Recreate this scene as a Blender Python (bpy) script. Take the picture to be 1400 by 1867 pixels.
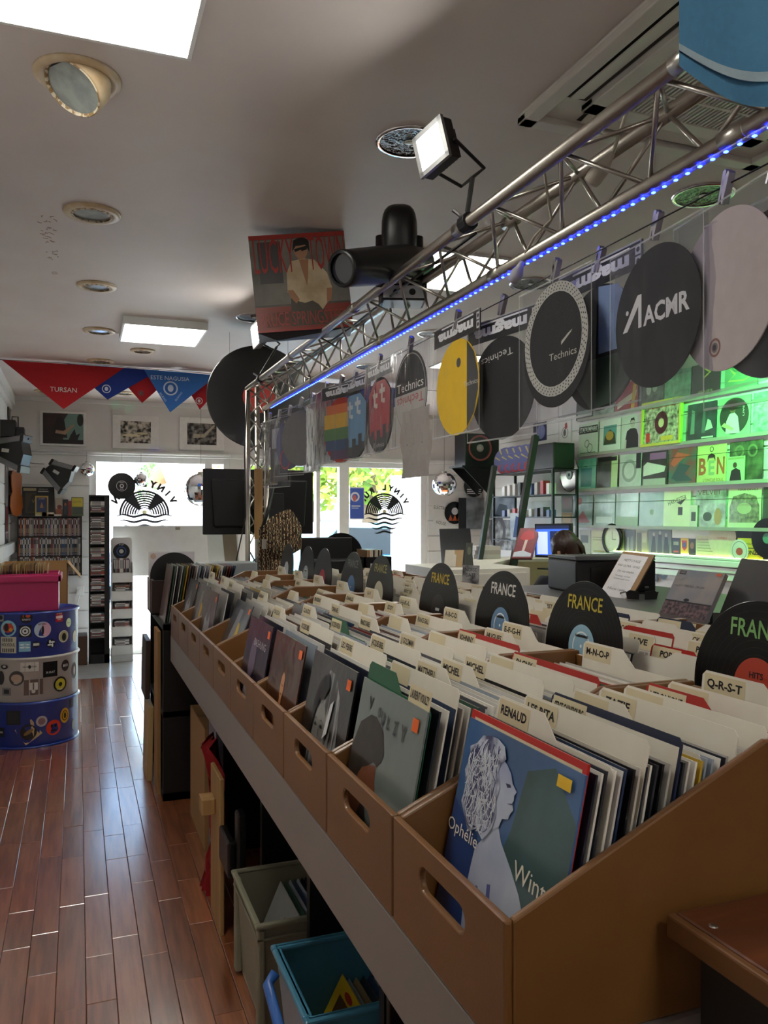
import bpy, math, random
from mathutils import Matrix, Vector
random.seed(11)
for o in list(bpy.data.objects): bpy.data.objects.remove(o, do_unlink=True)
scene = bpy.context.scene
COL = scene.collection
PI = math.pi
# ------------------------------------------------------------------ camera
FPX, CX, HY, EYE = 1470.0, 700.0, 942.0, 1.5
TH = math.atan(558 / FPX); S_, C_ = math.sin(TH), math.cos(TH)
cam = bpy.data.cameras.new('camera'); camo = bpy.data.objects.new('camera', cam); COL.objects.link(camo)
cam.sensor_fit = 'HORIZONTAL'; cam.sensor_width = 36; cam.lens = 36 * FPX / 1400
cam.shift_y = (HY - 933.5) / 1400; cam.clip_start = 0.05; cam.clip_end = 300
camo.location = (0, 0, EYE); camo.rotation_euler = (PI / 2, 0, -TH)
scene.camera = camo
# ------------------------------------------------------------------ world, sun, exposure
SKY, SUN, PANEL, FLOOD, GREEN = 2.4, 30.0, 16.0, 44.0, 170.0
w = bpy.data.worlds.new('sky'); scene.world = w; w.use_nodes = True
nt = w.node_tree; bg = nt.nodes['Background']
sk = nt.nodes.new('ShaderNodeTexSky'); sk.sky_type = 'NISHITA'; sk.sun_disc = False
sk.sun_elevation = math.radians(48); sk.sun_rotation = math.radians(200); sk.altitude = 50; sk.dust_density = 2.5
nt.links.new(sk.outputs[0], bg.inputs[0]); bg.inputs[1].default_value = SKY
sl = bpy.data.lights.new('sun', 'SUN'); sl.energy = SUN; sl.angle = 0.01; sl.color = (1, .95, .86)
so = bpy.data.objects.new('sun', sl); COL.objects.link(so); so.rotation_euler = (math.radians(46), 0, math.radians(205))
vs = scene.view_settings
vs.view_transform = 'Standard'; vs.look = 'None'; vs.gamma = 1; vs.use_curve_mapping = False; vs.exposure = 0.0
# ------------------------------------------------------------------ helpers
def on(px, py, X=None, Y=None, Z=None, D=None):
    """the point of the room seen in the photograph at a pixel, on a plane of known distance"""
    r = (px - CX) / FPX; u = (HY - py) / FPX
    d = Vector((S_ + r * C_, C_ - r * S_, u))
    t = D if D is not None else X / d.x if X is not None else Y / d.y if Y is not None else (Z - EYE) / d.z
    return Vector((0, 0, EYE)) + d * t
def lin(h):
    c = [int(h[i:i + 2], 16) / 255 for i in (0, 2, 4)]
    return tuple(x / 12.92 if x <= .04045 else ((x + .055) / 1.055) ** 2.4 for x in c) + (1,)
MATS = {}
def mat(name, col, rough=.5, metal=0, c2=None, scale=8, stretch=(1, 1, 1), bump=0, bscale=60, emit=0, coat=0, rnd=0, detail=4, contrast=None, spec=.5, trans=0, coords='Object'):
    if name in MATS: return MATS[name]
    m = bpy.data.materials.new(name); MATS[name] = m; m.use_nodes = True
    n = m.node_tree; b = n.nodes['Principled BSDF']; L = n.links.new
    c = lin(col)
    b.inputs['Base Color'].default_value = c; b.inputs['Roughness'].default_value = rough
    b.inputs['Metallic'].default_value = metal; b.inputs['Coat Weight'].default_value = coat
    b.inputs['Specular IOR Level'].default_value = spec; b.inputs['Coat Roughness'].default_value = .08
    tc = n.nodes.new('ShaderNodeTexCoord'); mp = n.nodes.new('ShaderNodeMapping'); L(tc.outputs[coords], mp.inputs[0])
    mp.inputs['Scale'].default_value = stretch
    if rnd:
        oi = n.nodes.new('ShaderNodeObjectInfo'); ad = n.nodes.new('ShaderNodeVectorMath'); ad.operation = 'ADD'
        mu = n.nodes.new('ShaderNodeMath'); mu.operation = 'MULTIPLY'; mu.inputs[1].default_value = 37
        L(oi.outputs['Random'], mu.inputs[0]); L(mp.outputs[0], ad.inputs[0]); L(mu.outputs[0], ad.inputs[1]); vec = ad.outputs[0]
    else: vec = mp.outputs[0]
    nz = n.nodes.new('ShaderNodeTexNoise'); nz.inputs['Scale'].default_value = scale; nz.inputs['Detail'].default_value = detail; L(vec, nz.inputs[0])
    rp = n.nodes.new('ShaderNodeValToRGB'); L(nz.outputs[0], rp.inputs[0])
    k = lin(c2) if c2 else tuple(x * .93 for x in c[:3]) + (1,)
    rp.color_ramp.elements[0].color = k; rp.color_ramp.elements[1].color = c
    lo, hi = contrast or (.35, .65); rp.color_ramp.elements[0].position = lo; rp.color_ramp.elements[1].position = hi
    out = rp.outputs[0]
    if rnd:
        hs = n.nodes.new('ShaderNodeHueSaturation'); mr = n.nodes.new('ShaderNodeMapRange'); L(oi.outputs['Random'], mr.inputs[0])
        mr.inputs[3].default_value = 1 - rnd; mr.inputs[4].default_value = 1 + rnd; L(mr.outputs[0], hs.inputs['Value']); L(out, hs.inputs['Color']); out = hs.outputs[0]
    L(out, b.inputs['Base Color'])
    if emit:
        b.inputs['Emission Color'].default_value = c; b.inputs['Emission Strength'].default_value = emit
    if bump:
        bn = n.nodes.new('ShaderNodeTexNoise'); bn.inputs['Scale'].default_value = bscale; bn.inputs['Detail'].default_value = 3; L(vec, bn.inputs[0])
        bp = n.nodes.new('ShaderNodeBump'); bp.inputs['Strength'].default_value = bump; bp.inputs['Distance'].default_value = .01
        L(bn.outputs[0], bp.inputs['Height']); L(bp.outputs[0], b.inputs['Normal'])
        if coat: L(bp.outputs[0], b.inputs['Coat Normal'])
    if trans: b.inputs['Transmission Weight'].default_value = trans
    return m
def clear(name, tint='ffffff', gloss=.12, rough=.05, bump=0, bscale=30, stretch=(1, 1, 1), haze=0):
    """thin clear film or pane: see-through, with real reflections"""
    if name in MATS: return MATS[name]
    m = bpy.data.materials.new(name); MATS[name] = m; m.use_nodes = True
    n = m.node_tree; L = n.links.new; n.nodes.remove(n.nodes['Principled BSDF'])
    tr = n.nodes.new('ShaderNodeBsdfTransparent'); tr.inputs[0].default_value = lin(tint)
    gl = n.nodes.new('ShaderNodeBsdfGlossy'); gl.inputs['Roughness'].default_value = rough
    mx = n.nodes.new('ShaderNodeMixShader'); lw = n.nodes.new('ShaderNodeLayerWeight'); lw.inputs[0].default_value = gloss
    L(lw.outputs['Fresnel'], mx.inputs[0]); L(tr.outputs[0], mx.inputs[1]); L(gl.outputs[0], mx.inputs[2]); sh = mx.outputs[0]
    if haze:
        df = n.nodes.new('ShaderNodeBsdfDiffuse'); df.inputs[0].default_value = (.8, .8, .8, 1)
        m2 = n.nodes.new('ShaderNodeMixShader'); m2.inputs[0].default_value = haze; L(sh, m2.inputs[1]); L(df.outputs[0], m2.inputs[2]); sh = m2.outputs[0]
    if bump:
        tc = n.nodes.new('ShaderNodeTexCoord'); mp = n.nodes.new('ShaderNodeMapping'); mp.inputs['Scale'].default_value = stretch
        nz = n.nodes.new('ShaderNodeTexNoise'); nz.inputs['Scale'].default_value = bscale; bp = n.nodes.new('ShaderNodeBump'); bp.inputs['Strength'].default_value = bump; bp.inputs['Distance'].default_value = .02
        L(tc.outputs['Object'], mp.inputs[0]); L(mp.outputs[0], nz.inputs[0]); L(nz.outputs[0], bp.inputs['Height']); L(bp.outputs[0], gl.inputs['Normal']); L(bp.outputs[0], lw.inputs['Normal'])
    L(sh, n.nodes['Material Output'].inputs[0]); return m
def pr(h, rough=.35):          # flat printing ink on card
    return mat('print_' + h, h, rough, scale=25)
def gl(h):                     # glossy sleeve in a clear poly bag
    return mat('sleeve_' + h, h, .3, coat=.6, bump=.25, bscale=14, scale=9, c2=None)
TXT = {}
def text_mesh(s, bold=0):
    k = (s, bold)
    if k not in TXT:
        cu = bpy.data.curves.new('t', 'FONT'); cu.body = s; cu.align_x = 'CENTER'; cu.align_y = 'CENTER'; cu.resolution_u = 2; cu.offset = bold
        ob = bpy.data.objects.new('t', cu); COL.objects.link(ob)
        me = bpy.data.meshes.new_from_object(ob)
        TXT[k] = ([v.co.copy() for v in me.vertices], [tuple(p.vertices) for p in me.polygons])
        bpy.data.objects.remove(ob); bpy.data.curves.remove(cu); bpy.data.meshes.remove(me)
    return TXT[k]
def wm(o):
    return (wm(o.parent) @ o.matrix_basis) if o.parent else o.matrix_basis.copy()
class MB:
    def __init__(s, T=None): s.v = []; s.f = []; s.m = []; s.mats = []; s.T = T or Matrix()
    def mi(s, m):
        if m not in s.mats: s.mats.append(m)
        return s.mats.index(m)
    def add(s, vs, fs, m):
        b = len(s.v); s.v += [s.T @ Vector(v) for v in vs]; i = s.mi(m)
        for f in fs: s.f.append(tuple(b + k for k in f)); s.m.append(i)
    def box(s, x0, x1, y0, y1, z0, z1, m):
        s.add([(x0, y0, z0), (x1, y0, z0), (x1, y1, z0), (x0, y1, z0), (x0, y0, z1), (x1, y0, z1), (x1, y1, z1), (x0, y1, z1)],
              [(0, 3, 2, 1), (4, 5, 6, 7), (0, 1, 5, 4), (1, 2, 6, 5), (2, 3, 7, 6), (3, 0, 4, 7)], m); return s
    def cbox(s, x0, x1, y0, y1, z0, z1, m, b=.002):   # box with chamfered top edges
        s.add([(x0, y0, z0), (x1, y0, z0), (x1, y1, z0), (x0, y1, z0), (x0, y0, z1 - b), (x1, y0, z1 - b), (x1, y1, z1 - b), (x0, y1, z1 - b),
               (x0 + b, y0 + b, z1), (x1 - b, y0 + b, z1), (x1 - b, y1 - b, z1), (x0 + b, y1 - b, z1)],
              [(0, 3, 2, 1), (0, 1, 5, 4), (1, 2, 6, 5), (2, 3, 7, 6), (3, 0, 4, 7), (4, 5, 9, 8), (5, 6, 10, 9), (6, 7, 11, 10), (7, 4, 8, 11), (8, 9, 10, 11)], m); return s
    def prism(s, poly, a0, a1, m, axis='y'):          # outline in the other two axes, extruded along axis
        n = len(poly)
        f = {'y': lambda p, a: (p[0], a, p[1]), 'x': lambda p, a: (a, p[0], p[1]), 'z': lambda p, a: (p[0], p[1], a)}[axis]
        s.add([f(p, a0) for p in poly] + [f(p, a1) for p in poly],
              [tuple(range(n)), tuple(range(2 * n - 1, n - 1, -1))] + [(i, i + n, (i + 1) % n + n, (i + 1) % n) for i in range(n)], m); return s
    def tube(s, pts, r, m, seg=8, caps=True):
        pts = [Vector(p) for p in pts]; vs = []; n = len(pts)
        rs = r if isinstance(r, (list, tuple)) else [r] * n
        for i, p in enumerate(pts):
            d = (pts[min(i + 1, n - 1)] - pts[max(i - 1, 0)]).normalized()
            a = d.orthogonal().normalized() if i == 0 else (a - d * a.dot(d)).normalized()
            b = d.cross(a)
            vs += [p + (a * math.cos(2 * PI * k / seg) + b * math.sin(2 * PI * k / seg)) * rs[i] for k in range(seg)]
        fs = [(i * seg + k, i * seg + (k + 1) % seg, (i + 1) * seg + (k + 1) % seg, (i + 1) * seg + k) for i in range(n - 1) for k in range(seg)]
        if caps: fs += [tuple(range(seg - 1, -1, -1)), tuple((n - 1) * seg + k for k in range(seg))]
        s.add(vs, fs, m); return s
    def lathe(s, prof, m, seg=24, T=None):            # (radius, height) around z
        vs = []; n = len(prof)
        for r, z in prof: vs += [(r * math.cos(2 * PI * k / seg), r * math.sin(2 * PI * k / seg), z) for k in range(seg)]
        if T: vs = [T @ Vector(v) for v in vs]
        fs = [(i * seg + k, i * seg + (k + 1) % seg, (i + 1) * seg + (k + 1) % seg, (i + 1) * seg + k) for i in range(n - 1) for k in range(seg)]
        s.add(vs, fs, m); return s
    def sphere(s, c, r, m, seg=16, rings=10):
        rx, ry, rz = r if isinstance(r, (tuple, list)) else (r, r, r)
        vs = []
        for i in range(rings + 1):
            t = PI * i / rings
            vs += [(c[0] + rx * math.sin(t) * math.cos(2 * PI * k / seg), c[1] + ry * math.sin(t) * math.sin(2 * PI * k / seg), c[2] - rz * math.cos(t)) for k in range(seg)]
        s.add(vs, [(i * seg + k, i * seg + (k + 1) % seg, (i + 1) * seg + (k + 1) % seg, (i + 1) * seg + k) for i in range(rings) for k in range(seg)], m); return s
    # --- flat print, drawn in the local xz plane looking towards -y
    def rect(s, x0, z0, x1, z1, m, y): s.add([(x0, y, z0), (x1, y, z0), (x1, y, z1), (x0, y, z1)], [(0, 1, 2, 3)], m); return s
    def poly(s, pts, m, y): s.add([(p[0], y, p[1]) for p in pts], [tuple(range(len(pts)))], m); return s
    def disc(s, cx, cz, rx, rz, m, y, seg=28, a0=0, a1=2 * PI):
        s.poly([(cx + rx * math.cos(a0 + (a1 - a0) * k / seg), cz + rz * math.sin(a0 + (a1 - a0) * k / seg)) for k in range(seg)], m, y); return s
    def ring(s, cx, cz, r0, r1, m, y, a0=0, a1=2 * PI, seg=32, sz=1):
        vs = []
        for k in range(seg + 1):
            a = a0 + (a1 - a0) * k / seg
            vs += [(cx + r0 * math.cos(a), y, cz + r0 * sz * math.sin(a)), (cx + r1 * math.cos(a), y, cz + r1 * sz * math.sin(a))]
        s.add(vs, [(2 * k, 2 * k + 1, 2 * k + 3, 2 * k + 2) for k in range(seg)], m); return s
    def text(s, t, cx, cz, h, m, y, width=None, bold=0, rot=0, mirror=False, sx=1):
        V, Fc = text_mesh(t, bold)
        if not V: return s
        wd = max(v.x for v in V) - min(v.x for v in V); x_ = width / wd if width else h * sx / .7
        zz = h / .7; c, q = math.cos(rot), math.sin(rot); k = -1 if mirror else 1
        s.add([(cx + c * v.x * x_ * k - q * v.y * zz, y, cz + q * v.x * x_ * k + c * v.y * zz) for v in V], Fc, m); return s
    def art(s, W, H, shapes, y, x0=0, z0=0):
        """print in page units 0..1; each layer a hair above the one below"""
        for i, q in enumerate(shapes):
            yy = y - .00025 * (i + 1); k = q[0]; m = q[-1] if not isinstance(q[-1], str) else pr(q[-1])
            if k == 'r': s.rect(x0 + q[1] * W, z0 + q[2] * H, x0 + q[3] * W, z0 + q[4] * H, m, yy)
            elif k == 'd': s.disc(x0 + q[1] * W, z0 + q[2] * H, q[3] * W, q[4] * H, m, yy)
            elif k == 'o': s.ring(x0 + q[1] * W, z0 + q[2] * H, q[3] * W, q[4] * W, m, yy)
            elif k == 'p': s.poly([(x0 + a * W, z0 + b * H) for a, b in q[1]], m, yy)
            elif k == 'M':
                for pl in q[1]: s.poly([(x0 + a * W, z0 + b * H) for a, b in pl], m, yy)
            elif k == 't': s.text(q[1], x0 + q[2] * W, z0 + q[3] * H, q[4] * H, m, yy, width=q[5] * W if q[5] else None, rot=q[6] if len(q) > 7 else 0)
            elif k == 'T': s.text(q[1], x0 + q[2] * W, z0 + q[3] * H, q[4] * H, m, yy, width=q[5] * W if q[5] else None, bold=.03)
        return s
    def build(s, name, parent=None, world=False, smooth=False, bevel=0, origin=True, bseg=2):
        vs = s.v; o = None
        if parent is not None and world:
            I = wm(parent).inverted(); vs = [I @ v for v in vs]
        loc = Vector((0, 0, 0))
        if parent is None and origin and vs:
            xs = [v.x for v in vs]; ys = [v.y for v in vs]; loc = Vector(((min(xs) + max(xs)) / 2, (min(ys) + max(ys)) / 2, min(v.z for v in vs)))
            vs = [v - loc for v in vs]
        me = bpy.data.meshes.new(name); me.from_pydata([tuple(v) for v in vs], [], s.f)
        for m in s.mats: me.materials.append(m)
        me.polygons.foreach_set('material_index', s.m)
        if smooth: me.polygons.foreach_set('use_smooth', [True] * len(me.polygons))
        me.validate(); me.update()
        o = bpy.data.objects.new(name, me); COL.objects.link(o); o.location = loc
        if parent is not None: o.parent = parent
        if bevel:
            b = o.modifiers.new('bevel', 'BEVEL'); b.width = bevel; b.segments = bseg; b.limit_method = 'ANGLE'; b.angle_limit = .7
        return o
def tag(o, label, cat=None, group=None):
    o['label'] = label
    if cat: o['category'] = cat
    if group: o['group'] = group
    return o
def struct(o): o['kind'] = 'structure'; return o
def stuff(o): o['kind'] = 'stuff'; return o
def thing(name, label, cat, loc=(0, 0, 0), rz=0, group=None, rx=0):
    o = bpy.data.objects.new(name, None); COL.objects.link(o); o.empty_display_size = .05
    o.location = loc; o.rotation_euler = (rx, 0, rz)
    return tag(o, label, cat, group)
def link(me, name, parent=None, M=None):
    o = bpy.data.objects.new(name, me); COL.objects.link(o)
    if parent is not None: o.parent = parent
    if M is not None: o.matrix_basis = M
    return o
def copy_tree(o, parent=None):
    c = o.copy(); COL.objects.link(c); c.parent = parent
    for ch in [x for x in bpy.data.objects if x.parent == o]: copy_tree(ch, c)
    return c
def frame(loc, rz=0, rx=0, ry=0):
    return Matrix.Translation(Vector(loc)) @ Matrix.Rotation(rz, 4, 'Z') @ Matrix.Rotation(rx, 4, 'X') @ Matrix.Rotation(ry, 4, 'Y')
def axes(loc, xa, za):            # frame from an x direction and a rough z direction
    x = Vector(xa).normalized(); z = Vector(za); z = (z - x * z.dot(x)).normalized(); y = z.cross(x)
    return Matrix.Translation(Vector(loc)) @ Matrix((x, y, z)).transposed().to_4x4()
FACE_X = -PI / 2                  # turn a thing that faces -y so that it faces -x
_u = 'first second third fourth fifth sixth seventh eighth ninth tenth eleventh twelfth thirteenth fourteenth fifteenth sixteenth seventeenth eighteenth nineteenth'.split()
ORD = list(_u)
for _t, _c in (('twentieth', 'twenty'), ('thirtieth', 'thirty'), ('fortieth', 'forty')): ORD += [_t] + [_c + '-' + q for q in _u[:9]]
# ------------------------------------------------------------------ shared materials
WHITE = mat('white_paint', 'dedbd8', .6, scale=3)
CEIL = mat('ceiling_paint', 'd6ccc8', .55, scale=2.5, c2='d0c5c1')
TRIMW = mat('white_gloss', 'e2e2e0', .35)
BLACKP = mat('black_plastic', '0b0b0d', .35)
BLACKM = mat('black_laminate', '0c0c0f', .45)
ALU = mat('aluminium', 'b0aaa2', .33, 1, scale=30, bump=.03)
CHROME = mat('chrome', 'e8e8ea', .06, 1)
MIRROR = mat('mirror_tiles', 'f2f2f4', .03, 1)
BROWN = mat('bin_board', '7a522b', .4, c2='704a26', scale=5, bump=.04, bscale=220, coat=.15)
EDGE = mat('bin_edge', 'b98a55', .4, scale=8)
KRAFT = mat('kraft_cardboard', '9c7448', .75, scale=6)
CREAM = mat('divider_card', 'e4ddd0', .5, c2='dad1c2', scale=6)
TABM = mat('divider_tab', 'd8c9a6', .6, scale=9)
INK = pr('15141a')
VINYL = mat('vinyl', '060608', .3, coat=.15, scale=3, spec=.3)
GLASS = clear('window_glass', 'f4f8f8', .03, .02)
BAG2 = clear('clear_bag_near', 'f2f2f6', .09, .12, bump=.35, bscale=5, stretch=(1.6, 1.6, .6), haze=.03)
BAG = clear('clear_bag', 'f6f6f8', .045, .14, bump=.18, bscale=7, stretch=(2.4, 2.4, .5), haze=.022)
# ================================================================== THE ROOM
XL, XR, YB, ZC = -0.66, 4.85, 9.2, 2.76
YN = -1.2
def slab(name, boxes, m, parent=None):
    b = MB()
    for q in boxes: b.box(*q, m)
    return struct(b.build(name, parent=parent, world=bool(parent), origin=False))
# floor: boards one by one in the aisle, a plain under-layer below
WOOD = mat('parquet', 'a05e3a', .3, c2='7c4528', scale=4, stretch=(12, .9, 1), rnd=.22, bump=.015, bscale=22, coat=1.0)
WOOD.node_tree.nodes['Principled BSDF'].inputs['Coat Roughness'].default_value = .19
WOOD.node_tree.nodes['Principled BSDF'].inputs['Coat IOR'].default_value = 2.5
SUB = mat('parquet_shadow_gap', '3a1c10', .5)
floor = slab('floor', [(XL - .2, XR + .2, YN, 7.95, -.09, -.016)], SUB); floor['label'] = 'glossy reddish brown parquet floor'
PW = .0895; x0 = on(158, 1867, Z=0).x
for k in range(-12, 9):
    xa = x0 + k * PW
    if xa + PW < XL - .02 or xa > .95: continue
    y = 1.4 + random.uniform(-.45, 0)
    while y < 7.94:
        y1 = min(y + random.choice([.28, .38, .47, .58, .7]), 7.95)
        if 7.95 - y1 < .1: y1 = 7.95
        h = (y1 - y) / 2
        o = MB().cbox(-PW / 2 + .0008, PW / 2 - .0008, -h + .0008, h - .0008, -.016, 0, WOOD, .0014).build('plank', parent=floor)
        o.location = (xa + PW / 2, y + h, random.uniform(-.0012, .0006)); o.rotation_euler = (random.uniform(-.0006, .0006), random.uniform(-.002, .002), 0)
        y = y1
slab('floor_rear', [(.96, XR + .2, YN, 7.95, -.016, 0), (XL - .2, .96, YN, .95, -.016, 0)], mat('parquet_far', '8a4d28', .35, c2='6e381d', scale=5, stretch=(12, 1, 1)))
TILE = mat('entrance_tile', 'a9a6a0', .3, c2='97948f', scale=5, coat=.2)
slab('floor_entrance', [(XL - .2, XR + .2, 7.955, YB + .25, -.09, -.002)], TILE)
ceiling = slab('ceiling', [(XL - .2, XR + .2, YN - .1, YB + .25, ZC, ZC + .12)], CEIL)
wl = slab('wall_left', [(XL - .12, XL, YN, YB + .2, -.05, ZC)], WHITE)
slab('wall_near', [(XL - .2, XR + .2, YN - .12, YN, -.05, ZC)], WHITE)
wr = slab('wall_right', [(XR, XR + .12, YN, YB + .2, -.05, ZC)], WHITE)
WB0, WB1 = 2.15, ZC
wb = slab('wall_back', [(XL - .1, XR + .1, YB, YB + .16, 2.17, ZC), (XL - .1, .115, YB, YB + .16, -.05, 2.17), (1.62, 1.76, YB, YB + .16, -.05, 2.17),
                        (4.06, XR + .1, YB, YB + .16, -.05, 2.17), (1.76, 4.06, YB, YB + .16, -.05, .28)], WHITE)
# slat boards on the walls, one object each
SLATM = mat('slat_board', 'e0dedb', .45, scale=3)
z = .12
while z < 2.1:
    for a, b_ in ((XL + .005, .11), (4.075, XR - .015)):
        MB().cbox(a, b_, YB - .018, YB, z + .006, min(z + .19, 2.16) - .006, SLATM, .002).build('slat', parent=wb, world=True)
    z += .19
z = .95
while z < 2.7:
    MB().box(XR - .016, XR, 3.2, 9.18, z + .006, min(z + .18, ZC - .02) - .006, SLATM).build('slat', parent=wr, world=True)
    z += .18
z = .1
while z < 2.3:
    MB().box(XL, XL + .012, 5.6, 9.18, z + .006, z + .19 - .006, SLATM).build('slat', parent=wl, world=True)
    z += .19
def trim(n, q, m=TRIMW, lab=None):
    o = struct(MB().box(*q, m).build('trim_%d' % n, origin=False, bevel=.004))
    if lab: o['label'] = lab
trim(1, (XL, XR, YB - .05, YB, 2.155, 2.205), lab='white rail above the shop windows')
trim(2, (XL, XL + .05, 3, YB, 2.66, ZC)); trim(3, (XL, XL + .025, 3, YB, 2.6, 2.66))
trim(4, (XL + .013, XL + .06, 6, YB - .02, 1.13, 1.24)); trim(5, (XL, XR, YB - .03, YB, ZC - .05, ZC))
struct(MB().tube([(XL + .1, YB - .07, 2.19), (1.62, YB - .07, 2.19)], .014, TRIMW).build('trim_6', origin=False, smooth=True))
FR = mat('window_frame', 'e6e6e4', .35)
def window(n, x0, x1, z0, z1, mull, fw=.07, y=YB + .03, lab=''):
    w_ = struct(MB().box(x0, x1, y, y + .07, z1 - fw, z1, FR).box(x0, x1, y, y + .07, z0, z0 + fw, FR).build('window_%d' % n, origin=False)); w_['label'] = lab
    xs = [(x0, x0 + fw)] + list(mull) + [(x1 - fw, x1)]
    for a, b_ in xs: MB().box(a, b_, y - .01, y + .08, z0, z1, FR).build('mullion', parent=w_, world=True, bevel=.003)
    for (a, b_), (c, d) in zip(xs, xs[1:]): MB().box(b_, c, y + .03, y + .036, z0 + fw, z1 - fw, GLASS).build('pane', parent=w_, world=True)
    return w_
win1 = window(1, .115, 1.62, 0, 2.165, [(1.34, 1.42)], lab='white framed glazed shop door with black record logo')
win2 = window(2, 1.76, 4.06, .28, 2.165, [(2.64, 2.69), (2.93, 3.05)], lab='white framed shop window with mirrored black record logo')
def logo(win, px0, px1, pyb, letters_right):
    y = YB + .055; a = on(px0, pyb, Y=y); b = on(px1, pyb, Y=y); cx = (a.x + b.x) / 2; R = (b.x - a.x) / 2; cz = a.z
    g = MB(); K = pr('101018', .4)
    for i in range(7):                                   # grooves
        r0 = R * (.34 + .095 * i); r1 = r0 + R * (.066 if i < 6 else .09)
        g.ring(cx, cz, r0, min(r1, R), K, y, 0, PI)
    for c in (50, 130): g.ring(cx, cz, R * .3, R * .96, K, y - .0004, math.radians(c - 14), math.radians(c + 14))
    g.ring(cx, cz, R * .26, R * .3, K, y, 0, PI)
    g.disc(cx, cz + R * .1, R * .1, R * .08, pr('d8cf9a'), y)
    for j in range(5):                                   # waves
        wv = R * (1.25 - .18 * j); zc = cz - R * (.05 + .22 * j); n = 36; t = R * .05
        vs_ = []
        for k in range(n + 1):
            u = -1 + 2 * k / n; zz = zc + R * .045 * math.cos(u * wv / R * 7.5); tt = t * (1 - abs(u) ** 3)
            vs_ += [(cx + u * wv, y, zz - tt), (cx + u * wv, y, zz + tt)]
        g.add(vs_, [(2 * k, 2 * k + 2, 2 * k + 3, 2 * k + 1) for k in range(n)], K)
    s = 'VINYL RUN'
    for i, ch in enumerate(s):
        if ch == ' ': continue
        a = math.radians(28 + 124 * i / (len(s) - 1))     # mirrored: the first letter stands at the right
        g.text(ch, cx + R * 1.27 * math.cos(a), cz + R * 1.27 * math.sin(a), R * .25, K, y, rot=a - PI / 2, mirror=True, bold=.07)
    o = g.build('logo_decal', parent=win, world=True); o['label'] = 'black half record and waves logo with mirrored lettering'
logo(win1, 217, 309, 938, True); logo(win2, 666, 735, 936, True)
# blue notice on the glass
b = MB(); a, c = on(638, 888, Y=YB + .05), on(664, 947, Y=YB + .05)
W_, H_ = c.x - a.x, a.z - c.z
b.box(a.x, c.x, YB + .05, YB + .056, c.z, a.z, pr('f0f0f4')); b.art(W_, H_, [('r', .0, .03, .96, .97, '4a63c0'), ('o', .35, .7, .2, .32, 'e8e8f0'), ('d', .32, .66, .13, .1, 'd06a70'), ('t', 'OPEN', .5, .42, .05, .6, 'e8e8f0'), ('r', .1, .33, .7, .35, 'cfd4ee')][:3] + [('r', .1, .4, .72, .43, 'e8e8f0'), ('r', .1, .34, .6, .36, 'cfd4ee')], YB + .05, a.x, c.z)
tag(b.build('poster'), 'blue poster with a round emblem stuck on the right window', 'poster')
# ------------------------------------------------------------------ the street outside
OUT = mat('pavement', 'cfc9bf', .8, scale=2); slab('ground_street', [(-25, 40, YB + .25, 60, -.2, -.04)], OUT)
trunk = mat('bark', '6a5a48', .9)
def tree(px, Y, ztop, zc, r, cols, label):
    p = on(px, 942, Y=Y); t = thing('tree', label, 'tree', (p.x, Y, -.04), group='trees along the street')
    MB().tube([(0, 0, 0), (.1, 0, zc * .6), (0, .1, zc)], [.2, .15, .1], trunk, 8).build('trunk', t, smooth=True)
    g = MB(); ms = [mat('leaf_' + c, c, .6) for c in cols]
    for i in range(2600):
        d = Vector((random.gauss(0, 1), random.gauss(0, 1), random.gauss(0, 1))).normalized() * random.uniform(.55, 1)
        q = Vector((d.x * r, d.y * r, zc + d.z * (ztop - zc))); s = random.uniform(.07, .16)
        u = Vector((random.gauss(0, 1), random.gauss(0, 1), random.gauss(0, 1))).normalized(); v = u.orthogonal().normalized()
        g.add([q - u * s, q + v * s * .6, q + u * s, q - v * s * .6], [(0, 1, 2, 3)], random.choice(ms))
    stuff(g.build('foliage', t))
G1 = ['8fae3c', 'a9bb4a', '6f9238', 'c2c25a']; G2 = ['5f8a48', '7a9c5a', '4f7a40', '8aa868']
tree(205, 42, 7.2, 4.6, 3.0, G2, 'green leafy tree at the left behind the glazed door')
tree(330, 36, 6.8, 4.6, 3.2, G2, 'green tree above the ribbed roof seen through the door')
tree(560, 17, 5.2, 3.4, 2.2, G1, 'yellow green tree seen beside the television in the window')
tree(668, 15, 4.9, 3.3, 2.0, G1, 'yellow green tree above the blue poster in the right window')
tree(612, 26, 6.0, 3.6, 2.4, G2, 'darker green tree farther back in the right window')
BW = mat('house_render', 'e8e2d8', .8)
hs = thing('house', 'pale house with a ribbed orange roof seen through the glazed door', 'house', (4.6, 22, -.04))
MB().box(-2.2, 4, 0, 5, 0, 2.5, BW).build('wall', hs)
RF = mat('roof_tile', 'd9b184', .7)
for i in range(18): MB().tube([(-2.3 + i * .36, -.35, 2.45), (-2.3 + i * .36, 2.6, 3.35)], .15, RF, 8).build('roof_rib', hs, smooth=True)
MB().prism([(-.4, 2.38), (2.6, 3.28), (5.4, 2.5), (2.6, 3.2)], -2.4, 4.1, RF, 'x').build('roof', hs)
gw = slab('garden_wall', [(-3, 9, 17, 17.2, -.04, 1.75)], mat('garden_render', 'dcd9d6', .8, c2='c8c8cc', scale=2)); del gw['kind']; tag(gw, 'long pale grey garden wall across the street', 'wall')
h2 = thing('apartment_block', 'white apartment block behind the trees beyond the right window', 'building', (22, 40, -.04))
MB().box(-6, 6, 0, 6, 0, 9, BW).build('wall', h2)
for i in range(5):
    for j in range(3): MB().box(-5 + i * 2.2, -4 + i * 2.2, -.05, .1, 1.2 + j * 2.6, 2.6 + j * 2.6, pr('5a6878')).build('window', h2)
h3 = thing('building', 'white gable building at the left edge of the glazed door', 'building', (-1.5, 26, -.04))
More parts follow.
